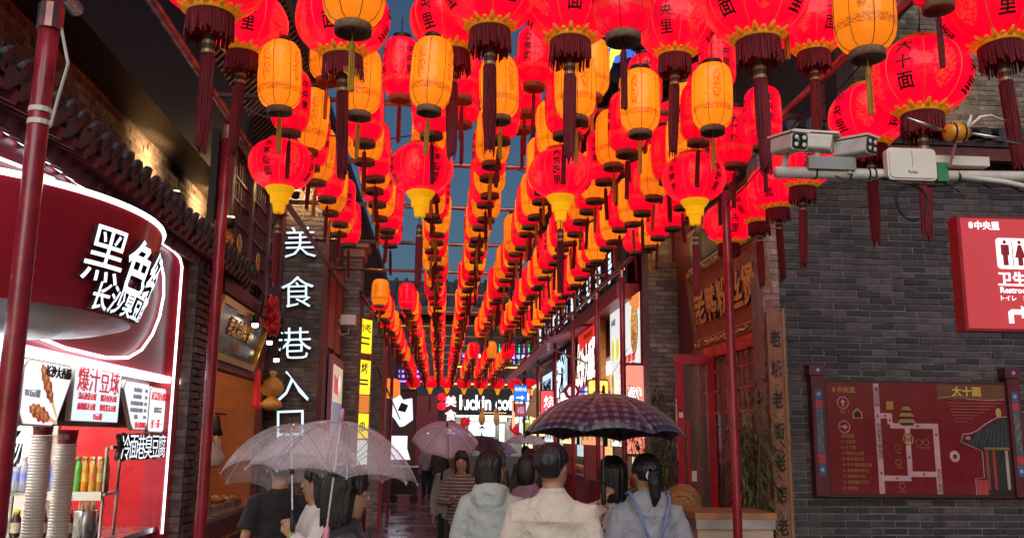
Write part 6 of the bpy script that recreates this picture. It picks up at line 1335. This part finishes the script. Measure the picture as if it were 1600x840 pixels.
umbrella('small violet umbrella beside the dark one in the crowd', (.95, 15.2, 1.72), (.93, 15.3, 1.2), .34, .16, mat('violet_fabric', (.18, .14, .32), .5), 8, DKRIB, BLACK, .08, .6)

# ------------------------------------------------------------------ people
MARB = bpy.data.textures.new('cloth_creases', 'MARBLE'); MARB.noise_scale = .07; MARB.turbulence = 7; MARB.noise_depth = 2
CLOUD = bpy.data.textures.new('cloth_folds', 'CLOUDS'); CLOUD.noise_scale = .12; CLOUD.noise_depth = 3
HAIRM, hn, hl, hb = newmat('black_hair')
hb.inputs['Base Color'].default_value = (.008, .007, .008, 1); hb.inputs['Roughness'].default_value = .42
tc = hn.new('ShaderNodeTexCoord'); mp2 = hn.new('ShaderNodeMapping'); mp2.inputs['Scale'].default_value = (140, 140, 9); hl.new(tc.outputs['Object'], mp2.inputs[0])
nz = hn.new('ShaderNodeTexNoise'); nz.inputs['Scale'].default_value = 1.0; nz.inputs['Detail'].default_value = 3; hl.new(mp2.outputs[0], nz.inputs['Vector'])
bpn = hn.new('ShaderNodeBump'); bpn.inputs['Strength'].default_value = .9; bpn.inputs['Distance'].default_value = .006; hl.new(nz.outputs['Fac'], bpn.inputs['Height']); hl.new(bpn.outputs[0], hb.inputs['Normal'])
def skinm(name, c):
    m = mat(name, c, .5, var=.1, scale=20, bump=.08, bscale=300); b = m.node_tree.nodes['Principled BSDF']
    b.inputs['Subsurface Weight'].default_value = .12; b.inputs['Subsurface Radius'].default_value = (.02, .008, .004); b.inputs['Subsurface Scale'].default_value = .3; return m
SKIN = skinm('skin_a', (.46, .26, .17)); SKIN2 = skinm('skin_b', (.40, .22, .14))
EYE = mat('eye_white', (.6, .58, .55), .2); IRIS = mat('iris', (.012, .008, .006), .15); LIP = mat('lip', (.38, .12, .10), .4); BROW = mat('brow', (.02, .015, .013), .7)
def cloth(name, c, var=.12, rough=.8, stripes=None):
    m = mat(name, c, rough, var=var, scale=7, bump=.35, bscale=9); b = m.node_tree.nodes['Principled BSDF']; b.inputs['Sheen Weight'].default_value = .15
    n, l = m.node_tree.nodes, m.node_tree.links
    for q in n:
        if q.type == 'TEX_NOISE' and abs(q.inputs['Scale'].default_value-9) < .01: q.inputs['Distortion'].default_value = 1.6; q.inputs['Detail'].default_value = 3
        if q.type == 'BUMP': q.inputs['Strength'].default_value = .75
    if stripes:
        tc = n.new('ShaderNodeTexCoord'); sp = n.new('ShaderNodeSeparateXYZ'); l.new(tc.outputs['Object'], sp.inputs[0])
        a = n.new('ShaderNodeMath'); a.operation = 'MULTIPLY'; a.inputs[1].default_value = stripes[1]; l.new(sp.outputs[2], a.inputs[0])
        f = n.new('ShaderNodeMath'); f.operation = 'FRACT'; l.new(a.outputs[0], f.inputs[0]); g2 = n.new('ShaderNodeMath'); g2.operation = 'LESS_THAN'; g2.inputs[1].default_value = .4; l.new(f.outputs[0], g2.inputs[0])
        mx = n.new('ShaderNodeMixRGB'); l.new(g2.outputs[0], mx.inputs[0]); src = b.inputs['Base Color'].links[0].from_socket; l.new(src, mx.inputs[1]); mx.inputs[2].default_value = (*stripes[0], 1); l.new(mx.outputs[0], b.inputs['Base Color'])
    return m
def floral(name):
    m = cloth(name, (.55, .42, .38)); b = m.node_tree.nodes['Principled BSDF']; n, l = m.node_tree.nodes, m.node_tree.links
    vo = n.new('ShaderNodeTexVoronoi'); vo.inputs['Scale'].default_value = 22; tc = n.new('ShaderNodeTexCoord'); l.new(tc.outputs['Object'], vo.inputs['Vector'])
    lt = n.new('ShaderNodeMath'); lt.operation = 'LESS_THAN'; lt.inputs[1].default_value = .33; l.new(vo.outputs['Distance'], lt.inputs[0])
    mx = n.new('ShaderNodeMixRGB'); l.new(lt.outputs[0], mx.inputs[0]); l.new(b.inputs['Base Color'].links[0].from_socket, mx.inputs[1]); mx.inputs[2].default_value = (.22, .10, .11, 1); l.new(mx.outputs[0], b.inputs['Base Color']); return m

def ring_e(c, rx, ry, n=20, rotz=0.): return [(c[0]+rx*math.cos(2*PI*k/n), c[1]+ry*math.sin(2*PI*k/n), c[2]) for k in range(n)]
def hand(b, wrist, d, nrm, curl, side):
    """palm, four fingers and a thumb; d = pointing direction, nrm = palm side, fingers bend towards nrm"""
    w = Vector(wrist); d = Vector(d).normalized(); nrm = Vector(nrm); nrm = (nrm-d*nrm.dot(d)).normalized(); s = d.cross(nrm)*side
    b.rings([[tuple(w+d*t+s*(wd*math.cos(2*PI*k/12))+nrm*(th*math.sin(2*PI*k/12))) for k in range(12)] for t, wd, th in ((-.02, .024, .019), (.02, .033, .017), (.06, .041, .015), (.085, .039, .012))])
    for i, (off, L) in enumerate(((.030, .066), (.010, .074), (-.010, .069), (-.029, .055))):
        p = w+d*.075+s*off; P = [w+d*.05+s*off*.9, p]; a = curl*.35; q = p
        for seg, fr in ((.42, 1), (.33, 2), (.25, 2.6)):
            a = min(curl*fr*.62, 2.9); q = q+(d*math.cos(a)+nrm*math.sin(a))*L*seg*1.15; P.append(q)
        b.tube(P, [.0105, .0098, .009, .0083, .007], 8)
    P = [w+d*.012+s*.02, w+d*.04+s*.045+nrm*.012, w+d*.066+s*(.056-.02*curl)+nrm*(.02+.016*curl), w+d*.085+s*(.05-.035*curl)+nrm*(.025+.024*curl)]
    b.tube(P, [.014, .0125, .0105, .0085], 8)

def remesh(o, vox, smooth, fold=0.):
    m = o.modifiers.new('skin', 'REMESH'); m.mode = 'VOXEL'; m.voxel_size = vox; m.use_smooth_shade = True
    s = o.modifiers.new('soften', 'SMOOTH'); s.factor = .5; s.iterations = smooth
    if fold:
        d = o.modifiers.new('folds', 'DISPLACE'); d.texture = CLOUD; d.strength = fold; d.mid_level = .5; d.texture_coords = 'LOCAL'
        d = o.modifiers.new('creases', 'DISPLACE'); d.texture = MARB; d.strength = fold*.6; d.mid_level = .4; d.texture_coords = 'LOCAL'
        s = o.modifiers.new('drape', 'SMOOTH'); s.factor = .5; s.iterations = 3
    return o
NP = 0
def person(label, loc, rz, H=1.65, skin=None, top=None, bottom=None, hair='bob', sleeve='long', hem=.84, arms=None, grip=(), yaw=0., nod=0., width=1., hood=False, collar=False, vox=.009, cuff=None, face=True, group=None, bulk=1.0, hat=None):
    """arms: {'R': (elbow, wrist, hand_dir, palm_normal, curl)} in body coordinates for a 1.7 m figure; the figure faces local +Y"""
    global NP; NP += 1
    s = H/1.7; skin = skin or SKIN
    t = thing('person', label, 'person', T(loc) @ Matrix.Rotation(rz, 4, 'Z') @ Matrix.Scale(s, 4), group)
    dflt = {'R': ((.235, -.03, 1.11), (.225, .06, .87), (0, .12, -1), (-1, .1, 0), .5), 'L': ((-.235, -.03, 1.11), (-.225, .06, .87), (0, .12, -1), (1, .1, 0), .5)}
    A = dict(dflt); A.update(arms or {})
    hm = T((0, 0, 1.5)) @ Matrix.Rotation(yaw, 4, 'Z') @ Matrix.Rotation(nod, 4, 'X') @ T((0, 0, -1.5))
    H_ = lambda p: tuple(hm @ Vector(p))
    b = MB(); w = width; cv = .80 if top else 1.0
    b.rings([ring_e((0, y, z), rx*w*(cv if z < 1.44 else 1), ry*(cv if z < 1.44 else 1)) for z, rx, ry, y in ((.80, .14, .09, 0), (.92, .168, .115, -.01), (1.02, .135, .093, 0), (1.15, .142, .10, 0), (1.28, .16, .112, 0), (1.37, .155, .095, -.005), (1.42, .10, .07, -.005), (1.455, .058, .06, 0), (1.52, .05, .055, .004))])
    b.rings([[H_(p) for p in ring_e((0, y, z), rx, ry)] for z, rx, ry, y in ((1.470, .020, .026, .052), (1.482, .040, .046, .034), (1.505, .056, .066, .020), (1.535, .066, .082, .010), (1.565, .072, .090, .004), (1.60, .075, .094, 0), (1.64, .073, .093, -.003), (1.67, .061, .079, -.004), (1.69, .042, .052, -.004), (1.70, .015, .018, -.004))])
    b.tube([H_((0, .088, 1.607)), H_((0, .099, 1.585)), H_((0, .108, 1.566)), H_((0, .095, 1.556))], [.007, .009, .0125, .008], 8)
    for sx in (-1, 1): b.ell(H_((sx*.075, -.002, 1.583)), (.010, .019, .030), 8, 6)
    b.tube([H_((-.020, .086, 1.532)), H_((0, .094, 1.531)), H_((.020, .086, 1.532))], .007, 6)
    for sx in (-1, 1):
        b.tube([(sx*.08, 0, .88), (sx*.088, .012, .66), (sx*.09, .012, .47), (sx*.09, -.012, .33), (sx*.09, -.012, .08)], [.092, .078, .057, .054, .037], 12)
        b.ell((sx*.092, .045, .035), (.043, .125, .037), 10, 6)
        k = 'R' if sx > 0 else 'L'; e, wr, hd, nm, cu = A[k]; e, wr = Vector(e), Vector(wr); sh = Vector((sx*.165*w, -.005, 1.358))
        b.tube([(sx*.12*w, 0, 1.37), sh, sh.lerp(e, .5), e, e.lerp(wr, .35), wr], [.06*cv*.8, .056*cv*.8, .046*(.8 if top and sleeve == 'long' else .95), .038*(.85 if sleeve == 'long' else 1), .038*(.85 if sleeve == 'long' else 1), .026], 12)
        hand(b, wr, hd, nm, cu, -sx)
    remesh(b.build('body', skin, t), vox, 2)
    if face:
        for sx in (-1, 1):
            MB().ell(H_((sx*.031, .078, 1.594)), (.0125, .009, .0075), 10, 6, rot=hm.to_3x3()).build('eye', EYE, t, True); MB().ell(H_((sx*.031, .0865, 1.594)), (.006, .003, .006), 8, 5, rot=hm.to_3x3()).build('iris', IRIS, t, True)
            MB().tube([H_((sx*.016, .0885, 1.612)), H_((sx*.032, .0875, 1.617)), H_((sx*.048, .076, 1.612))], .0035, 5).build('brow', BROW, t)
        MB().tube([H_((-.021, .0885, 1.531)), H_((-.008, .0985, 1.5335)), H_((.008, .0985, 1.5335)), H_((.021, .0885, 1.531))], .0045, 6).build('lips', LIP, t, True)
    # hair
    hb_ = MB(); RS = []
    n, mm = 28, 16; wig = {'short': 0, 'bob': 1, 'pony': 0}[hair]
    for i in range(mm+1):
        th = PI*i/mm; ring = []
        for k in range(n):
            a = 2*PI*k/n; dx, dy, dz = math.sin(th)*math.cos(a), math.sin(th)*math.sin(a), -math.cos(th)
            rr_ = 1.0
            if dy > .12+.25*(dz > .3) and dz < .62-(.12 if hair == 'short' else 0): rr_ = .80
            if abs(dx) > .75 and dz < -.1 and dy > -.25 and hair != 'bob': rr_ = .82
            if dz < (-.80 if hair == 'short' and dy < 0 else -.55): rr_ = .8
            if hair == 'short' and rr_ == 1.0 and dz < .25: rr_ = 1.0-.10*min(1, (.25-dz)/.9)
            ring.append(H_((dx*.090*rr_, -.010+dy*.110*rr_, 1.604+dz*.112*rr_)))
        RS.append(ring)
    hb_.rings(RS)
    if hair == 'bob':
        RS = []
        for z, rx, ry, ym in ((1.665, .075, .085, .06), (1.62, .090, .103, .045), (1.56, .095, .106, .035), (1.50, .096, .104, .032), (1.455, .090, .095, .02), (1.425, .072, .07, -.005)):
            RS.append([H_((x, min(y-.015, ym), zz)) for x, y, zz in ring_e((0, 0, z), rx, ry, 28)])
        hb_.rings(RS)
        # hollow for the face comes from the clamp above; a fringe closes the forehead
        [hb_.tube([H_((x_*.35, .03, 1.712)), H_((x_*.8, .074-abs(x_)*.2, 1.685)), H_((x_, .094-abs(x_)*.45, 1.64-abs(x_)*.25)), H_((x_*1.02, .093-abs(x_)*.5, 1.622-abs(x_)*.5))], [.018, .017, .012, .006], 8) for x_ in (-.07, -.05, -.03, -.01, .012, .034, .054, .072)]
    if hair == 'pony':
        hb_.tube([H_((0, -.09, 1.60)), H_((0, -.135, 1.595)), H_((.0, -.16, 1.54)), H_((.005, -.155, 1.46)), H_((.0, -.14, 1.40))], [.03, .034, .042, .034, .012], 10)
    if vox < .0105:
        rs_ = random.Random(NP)
        for k in range(110):
            a = rs_.uniform(0, 2*PI); ca, sa = math.cos(a), math.sin(a)
            if sa > .28: continue
            lim = 1.43 if hair == 'bob' else (1.565 if sa < -.3 else 1.59); q = rs_.uniform(.99, 1.045 if hair == 'bob' else 1.012); P = []
            for j in range(8):
                ph = R(12)+R(82 if hair != 'short' else 72+18*(sa < -.2))*j/7; P.append((.091*q*math.sin(ph)*ca+rs_.uniform(-.003, .003), -.010+.111*q*math.sin(ph)*sa+rs_.uniform(-.003, .003), 1.604+.114*q*math.cos(ph)))
            if hair == 'bob':
                z_ = P[-1][2]
                while z_ > lim+rs_.uniform(-.01, .03): z_ -= .035; P.append((P[-1][0]*.985, P[-1][1]*.985, z_))
            hb_.tube([H_(p) for p in P], [.0062]*(len(P)-2)+[.005, .003], 5)
    ho = remesh(hb_.build('hair', HAIRM, t), .0058 if vox < .0105 else .0085, 1 if vox < .0105 else 2)
    if hair == 'pony': MB().tube([H_((.03*math.cos(k*PI/6), -.118+.008*(-1)**k, 1.585+.03*math.sin(k*PI/6))) for k in range(13)], .013, 8).build('hair_tie', CREAM, t, True)
    # top
    if top:
        c = MB(); q = bulk
        c.rings([ring_e((0, y, z), rx*w*q, ry*q, 24) for z, rx, ry, y in ((hem, .178, .128, -.005), (hem+.02, .183, .133, -.005), (1.02, .168, .125, 0), (1.2, .172, .128, 0), (1.31, .176, .126, 0), (1.375, .146, .106, -.004), (1.425, .102, .084, -.004), (1.452, .068, .07, 0))])
        for sx in (-1, 1):
            k = 'R' if sx > 0 else 'L'; e, wr = Vector(A[k][0]), Vector(A[k][1]); sh = Vector((sx*.168*w, -.005, 1.350))
            if sleeve == 'short': c.tube([(sx*.11*w, 0, 1.36), sh, sh.lerp(e, .45), sh.lerp(e, .82)], [.062*q, .066*q, .068*q, .074*q], 14)
            else:
                c.tube([(sx*.11*w, 0, 1.36), sh, sh.lerp(e, .5), e, e.lerp(wr, .5), e.lerp(wr, .9), e.lerp(wr, .97)], [.06*q, .064*q, .062*q, .058*q, .054*q, .046*q, .038*q], 14)
                if cuff:
                    MB().tube([e.lerp(wr, .90), e.lerp(wr, 1.0)], .034, 12).build('cuff', cuff, t, True)
        if hood:
            c.rings([ring_e((0, -.075, z), rx, ry, 20) for z, rx, ry in ((1.255, .03, .02), (1.29, .085, .045), (1.35, .125, .075), (1.42, .130, .080), (1.465, .105, .065), (1.485, .06, .035))])
            c.tube([(.105*math.cos(a), -.01+.085*math.sin(a), 1.44-.03*math.sin(a)) for a in [k*PI/10 for k in range(21)]], .032, 8)
        if collar: c.rings([ring_e((0, -.002, z), rx, ry, 20) for z, rx, ry in ((1.43, .085, .08), (1.475, .070, .072), (1.485, .064, .066))])
        remesh(c.build('top', top, t), max(vox, .010), 3, .017)
    if bottom:
        c = MB(); c.rings([ring_e((0, -.005, z), rx*w, ry, 20) for z, rx, ry in ((.78, .16, .11), (.92, .178, .125), (1.0, .155, .11), (1.02, .15, .105))])
        for sx in (-1, 1): c.tube([(sx*.082, 0, .9), (sx*.09, .01, .66), (sx*.092, .01, .47), (sx*.092, -.005, .3), (sx*.092, -.005, .10)], [.102, .092, .080, .076, .072], 14)
        remesh(c.build('trousers', bottom, t), max(vox, .013), 4, .018)
        for sx in (-1, 1): remesh(MB().ell((sx*.093, .045, .04), (.052, .138, .045), 12, 8).build('shoe', BLACK if NP % 2 else CREAM, t), .012, 1)
    return t
DARK = cloth('black_fleece', (.012, .013, .017)); DTR = cloth('dark_trousers', (.015, .015, .018)); NAVY = cloth('navy_trousers', (.02, .025, .04))
UP = lambda sx, x, y, z: ((sx*.25, .03, 1.13), (x, y, z), (0, .25, 1), (-sx*.9, .2, 0), 1.35)
# person in black with clear umbrella, looking to the right
p1 = person('person in black zip jacket under the clear umbrella in front', (-.435, 4.40, 0), R(-82), 1.64, SKIN, DARK, DTR, 'bob', 'long', collar=True, yaw=R(-2), nod=R(-4), vox=.008, arms={'R': ((.27, .06, 1.12), (.215, -.02, 1.30), (-.1, -.2, 1), (-.7, -.6, 0), 1.3)}, bulk=1.06)
MB().tube([(.0, .125, 1.30), (.0, .128, 1.36), (0, .118, 1.405)], .004, 5).build('zip', STEEL, p1); MB().bb(-.006, .006, .128, .134, 1.26, 1.30).build('zip_pull', STEEL, p1)
# person in white jacket
p2 = person('person in white jacket with green cuff gripping an umbrella', (-.735, 5.72, 0), R(100), 1.62, SKIN, cloth('white_jacket', (.64, .64, .60)), NAVY, 'bob', 'long', arms={'L': ((-.28, .0, 1.14), (-.235, .165, 1.285), (.05, .15, 1), (.9, .3, 0), 1.35)}, cuff=mat('green_cuff', (.15, .6, .08), .6), yaw=R(0), vox=.007, bulk=1.08)
# person in dark shirt with bare arm
person('person in dark short sleeved shirt standing at the food counter', (-1.17, 6.9, 0), R(20), 1.66, SKIN, DARK, DTR, 'short', 'short', vox=.010, face=False)
# man in beige shirt
p7 = person('man in beige short sleeved shirt with his back to the viewer', (.625, 5.05, 0), R(-14), 1.755, SKIN2, cloth('beige_shirt', (.56, .52, .43), .08), DTR, 'short', 'short', collar=True, yaw=R(-22), width=1.05, vox=.008, face=True, bulk=1.06, hem=.80)
MB().tube([(x, -.158+.45*x*x+.01, 1.315-.05*x*x) for x in [-.19+.038*k for k in range(11)]], .0022, 5).build('yoke_seam', mat('seam_beige', (.44, .41, .34), .8), p7)
# woman in mint hoodie
p5_ = person('person in pale mint hoodie with glasses seen from behind', (.375, 6.55, 0), R(-18), 1.69, SKIN, cloth('mint_hoodie', (.46, .56, .53), .08), DTR, 'bob', 'long', hood=True, yaw=R(-48), vox=.010, bulk=1.10, hem=.86)
GLS = mat('glasses_frame', (.5, .5, .52), .2, metal=.8)
hm5 = T((0, 0, 1.5)) @ Matrix.Rotation(R(-48), 4, 'Z') @ T((0, 0, -1.5))
for sx in (-1, 1): MB().tube([tuple(hm5 @ Vector((sx*.034+.022*math.cos(k*PI/6), .103, 1.592+.018*math.sin(k*PI/6)))) for k in range(13)], .002, 4).build('glasses_rim', GLS, p5_); MB().tube([tuple(hm5 @ Vector(q)) for q in ((sx*.056, .102, 1.597), (sx*.082, .06, 1.598), (sx*.084, 0, 1.598))], .002, 4).build('glasses_arm', GLS, p5_)
# woman with striped shirt
p4 = person('person in brown striped shirt facing the viewer with a bag', (.255, 10.5, 0), R(170), 1.625, SKIN, cloth('striped_shirt', (.10, .07, .06), stripes=((.32, .26, .23), 26)), DTR, 'bob', 'long', vox=.011, arms={'R': ((.24, .03, 1.12), (.08, .22, 1.14), (-.5, .5, .5), (-.3, .6, .3), .8), 'L': ((-.25, 0, 1.1), (-.2, .14, .95), (0, .4, -1), (1, 0, 0), 1.2)})
bg_ = thing('paper_bag', 'pale paper bag with orange diamond print held by the striped shirt person', 'bag', (.40, 10.3, .62)); MB().box((0, 0, .2), (.26, .1, .40)).build('bag', mat('bag_tan', (.30, .24, .16), .7), bg_)
for sx, sz, c in ((-.06, .28, (.6, .2, .05)), (.06, .28, (.55, .12, .04)), (-.06, .12, (.5, .15, .05)), (.06, .12, (.12, .2, .1))): MB().prism([(.055*math.cos(k*PI/3), .065*math.sin(k*PI/3)) for k in range(6)], 0, .003).build('print', mat('bagprint%d%d' % (int(sx*100), int(sz*100)), c, .6), bg_, False, frame((sx, -.0505, sz), 'F'))
MB().tube([(-.08, 0, .4), (-.05, 0, .52), (.05, 0, .52), (.08, 0, .4)], .006, 6).build('handle', mat('bag_cord', (.3, .2, .1), .7), bg_)
# person holding the violet umbrella, behind
person('person in light grey jacket behind the striped shirt holding the violet umbrella', (.17, 11.3, 0), R(175), 1.66, SKIN, cloth('light_grey_jacket', (.34, .34, .36)), DTR, 'bob', 'long', vox=.012, arms={'L': ((-.26, .05, 1.14), (-.08, .22, 1.33), (.1, .2, 1), (.8, .3, 0), 1.3)})
# person in purple shirt
person('person in mauve shirt looking aside beyond the mint hoodie', (.80, 8.2, 0), R(-60), 1.64, SKIN2, cloth('mauve_shirt', (.28, .18, .25)), DTR, 'bob', 'long', vox=.011, yaw=R(-15))
# couple at right
p8 = person('woman in grey hoodie with ponytail and blue drawstring bag', (1.30, 5.7, 0), R(5), 1.69, SKIN, cloth('grey_hoodie', (.28, .29, .33), .1), NAVY, 'pony', 'long', hood=True, vox=.009, bulk=1.12, face=False, arms={'R': ((.27, -.02, 1.10), (.25, .10, .90), (0, .3, -1), (-1, 0, 0), .6)})
BLUEB = cloth('blue_bag', (.13, .20, .42), .15, .6)
bk_ = thing('drawstring_bag', 'pale blue drawstring bag on the grey hoodie', 'bag', T((1.30, 5.505, 1.02)) @ Matrix.Rotation(R(5), 4, 'Z'))
c = MB(); c.rings([[(rx*(1+.05*math.sin(9*2*PI*k/28))*math.cos(2*PI*k/28), ry*math.sin(2*PI*k/28), z) for k in range(28)] for z, rx, ry in ((-.22, .10, .03), (-.2, .13, .055), (-.05, .135, .065), (.08, .11, .05), (.14, .06, .03), (.17, .05, .028), (.19, .065, .035))]); c.build('pouch', BLUEB, bk_, True)
for sx in (-1, 1): MB().tube([(sx*.03, -.01, .16), (sx*.07, .005, .28), (sx*.11, .03, .40), (sx*.125, .10, .455), (sx*.12, .2, .44)], .008, 6).build('cord', BLUEB, bk_, True); MB().tube([(sx*.13, 0, -.19), (sx*.19, .02, -.05), (sx*.2, .08, .15)], .008, 6).build('cord', BLUEB, bk_, True)
person('person in floral blouse holding the plaid umbrella beside the grey hoodie', (1.14, 5.98, 0), R(10), 1.665, SKIN, floral('floral_blouse'), DTR, 'bob', 'long', vox=.009, yaw=R(-8), arms={'L': ((-.27, -.02, 1.17), (-.125, -.14, 1.42), (.02, -.45, .85), (.95, .1, .2), 1.35)}, bulk=1.1, face=False)
# far people
for k, (x, y, rz, H, c, lab, hr) in enumerate(((-.36, 27.2, 10, 1.62, (.30, .28, .26), 'person in pale patterned top walking at the far street end', 'bob'), (.02, 25.5, -20, 1.68, (.03, .03, .035), 'person in black coat walking away left of the column', 'short'), (.72, 13.6, 170, 1.64, (.10, .07, .06), 'person in brown coat under the dark umbrella', 'bob'), (.95, 15.3, 30, 1.62, (.05, .04, .05), 'person in dark top under the small violet umbrella', 'bob'), (1.5, 16.05, 20, 1.64, (.03, .03, .04), 'person in black under the pale lilac umbrella', 'short'), (1.05, 10.6, 20, 1.66, (.025, .025, .03), 'person in black top ahead of the mauve shirt', 'short'))):
    person(lab, (x, y, 0), R(rz), H, (SKIN, SKIN2)[k % 2], cloth('far_top%d' % k, c), DTR, hr, 'long', vox=.016, face=False)
rbg = tag(MB().lathe([(.03, .3), (.14, .26), (.16, .05), (.08, 0)], 12).build('red_bag', cloth('crimson_bag', (.22, .015, .04)), None, True, T((-.16, 26.95, .75))), 'crimson bag carried by the far walker', 'bag')
# shop worker
person('shop worker in red shirt reaching for the paper cups', (-2.68, 5.30, 0), R(-75), 1.72, SKIN, cloth('red_uniform', (.42, .012, .025)), DTR, 'short', 'short', vox=.009, arms={'L': ((-.36, .18, 1.30), (-.40, .16, 1.66), (-.25, .35, .9), (-.6, .4, -.6), .5)}, yaw=R(20), face=True)
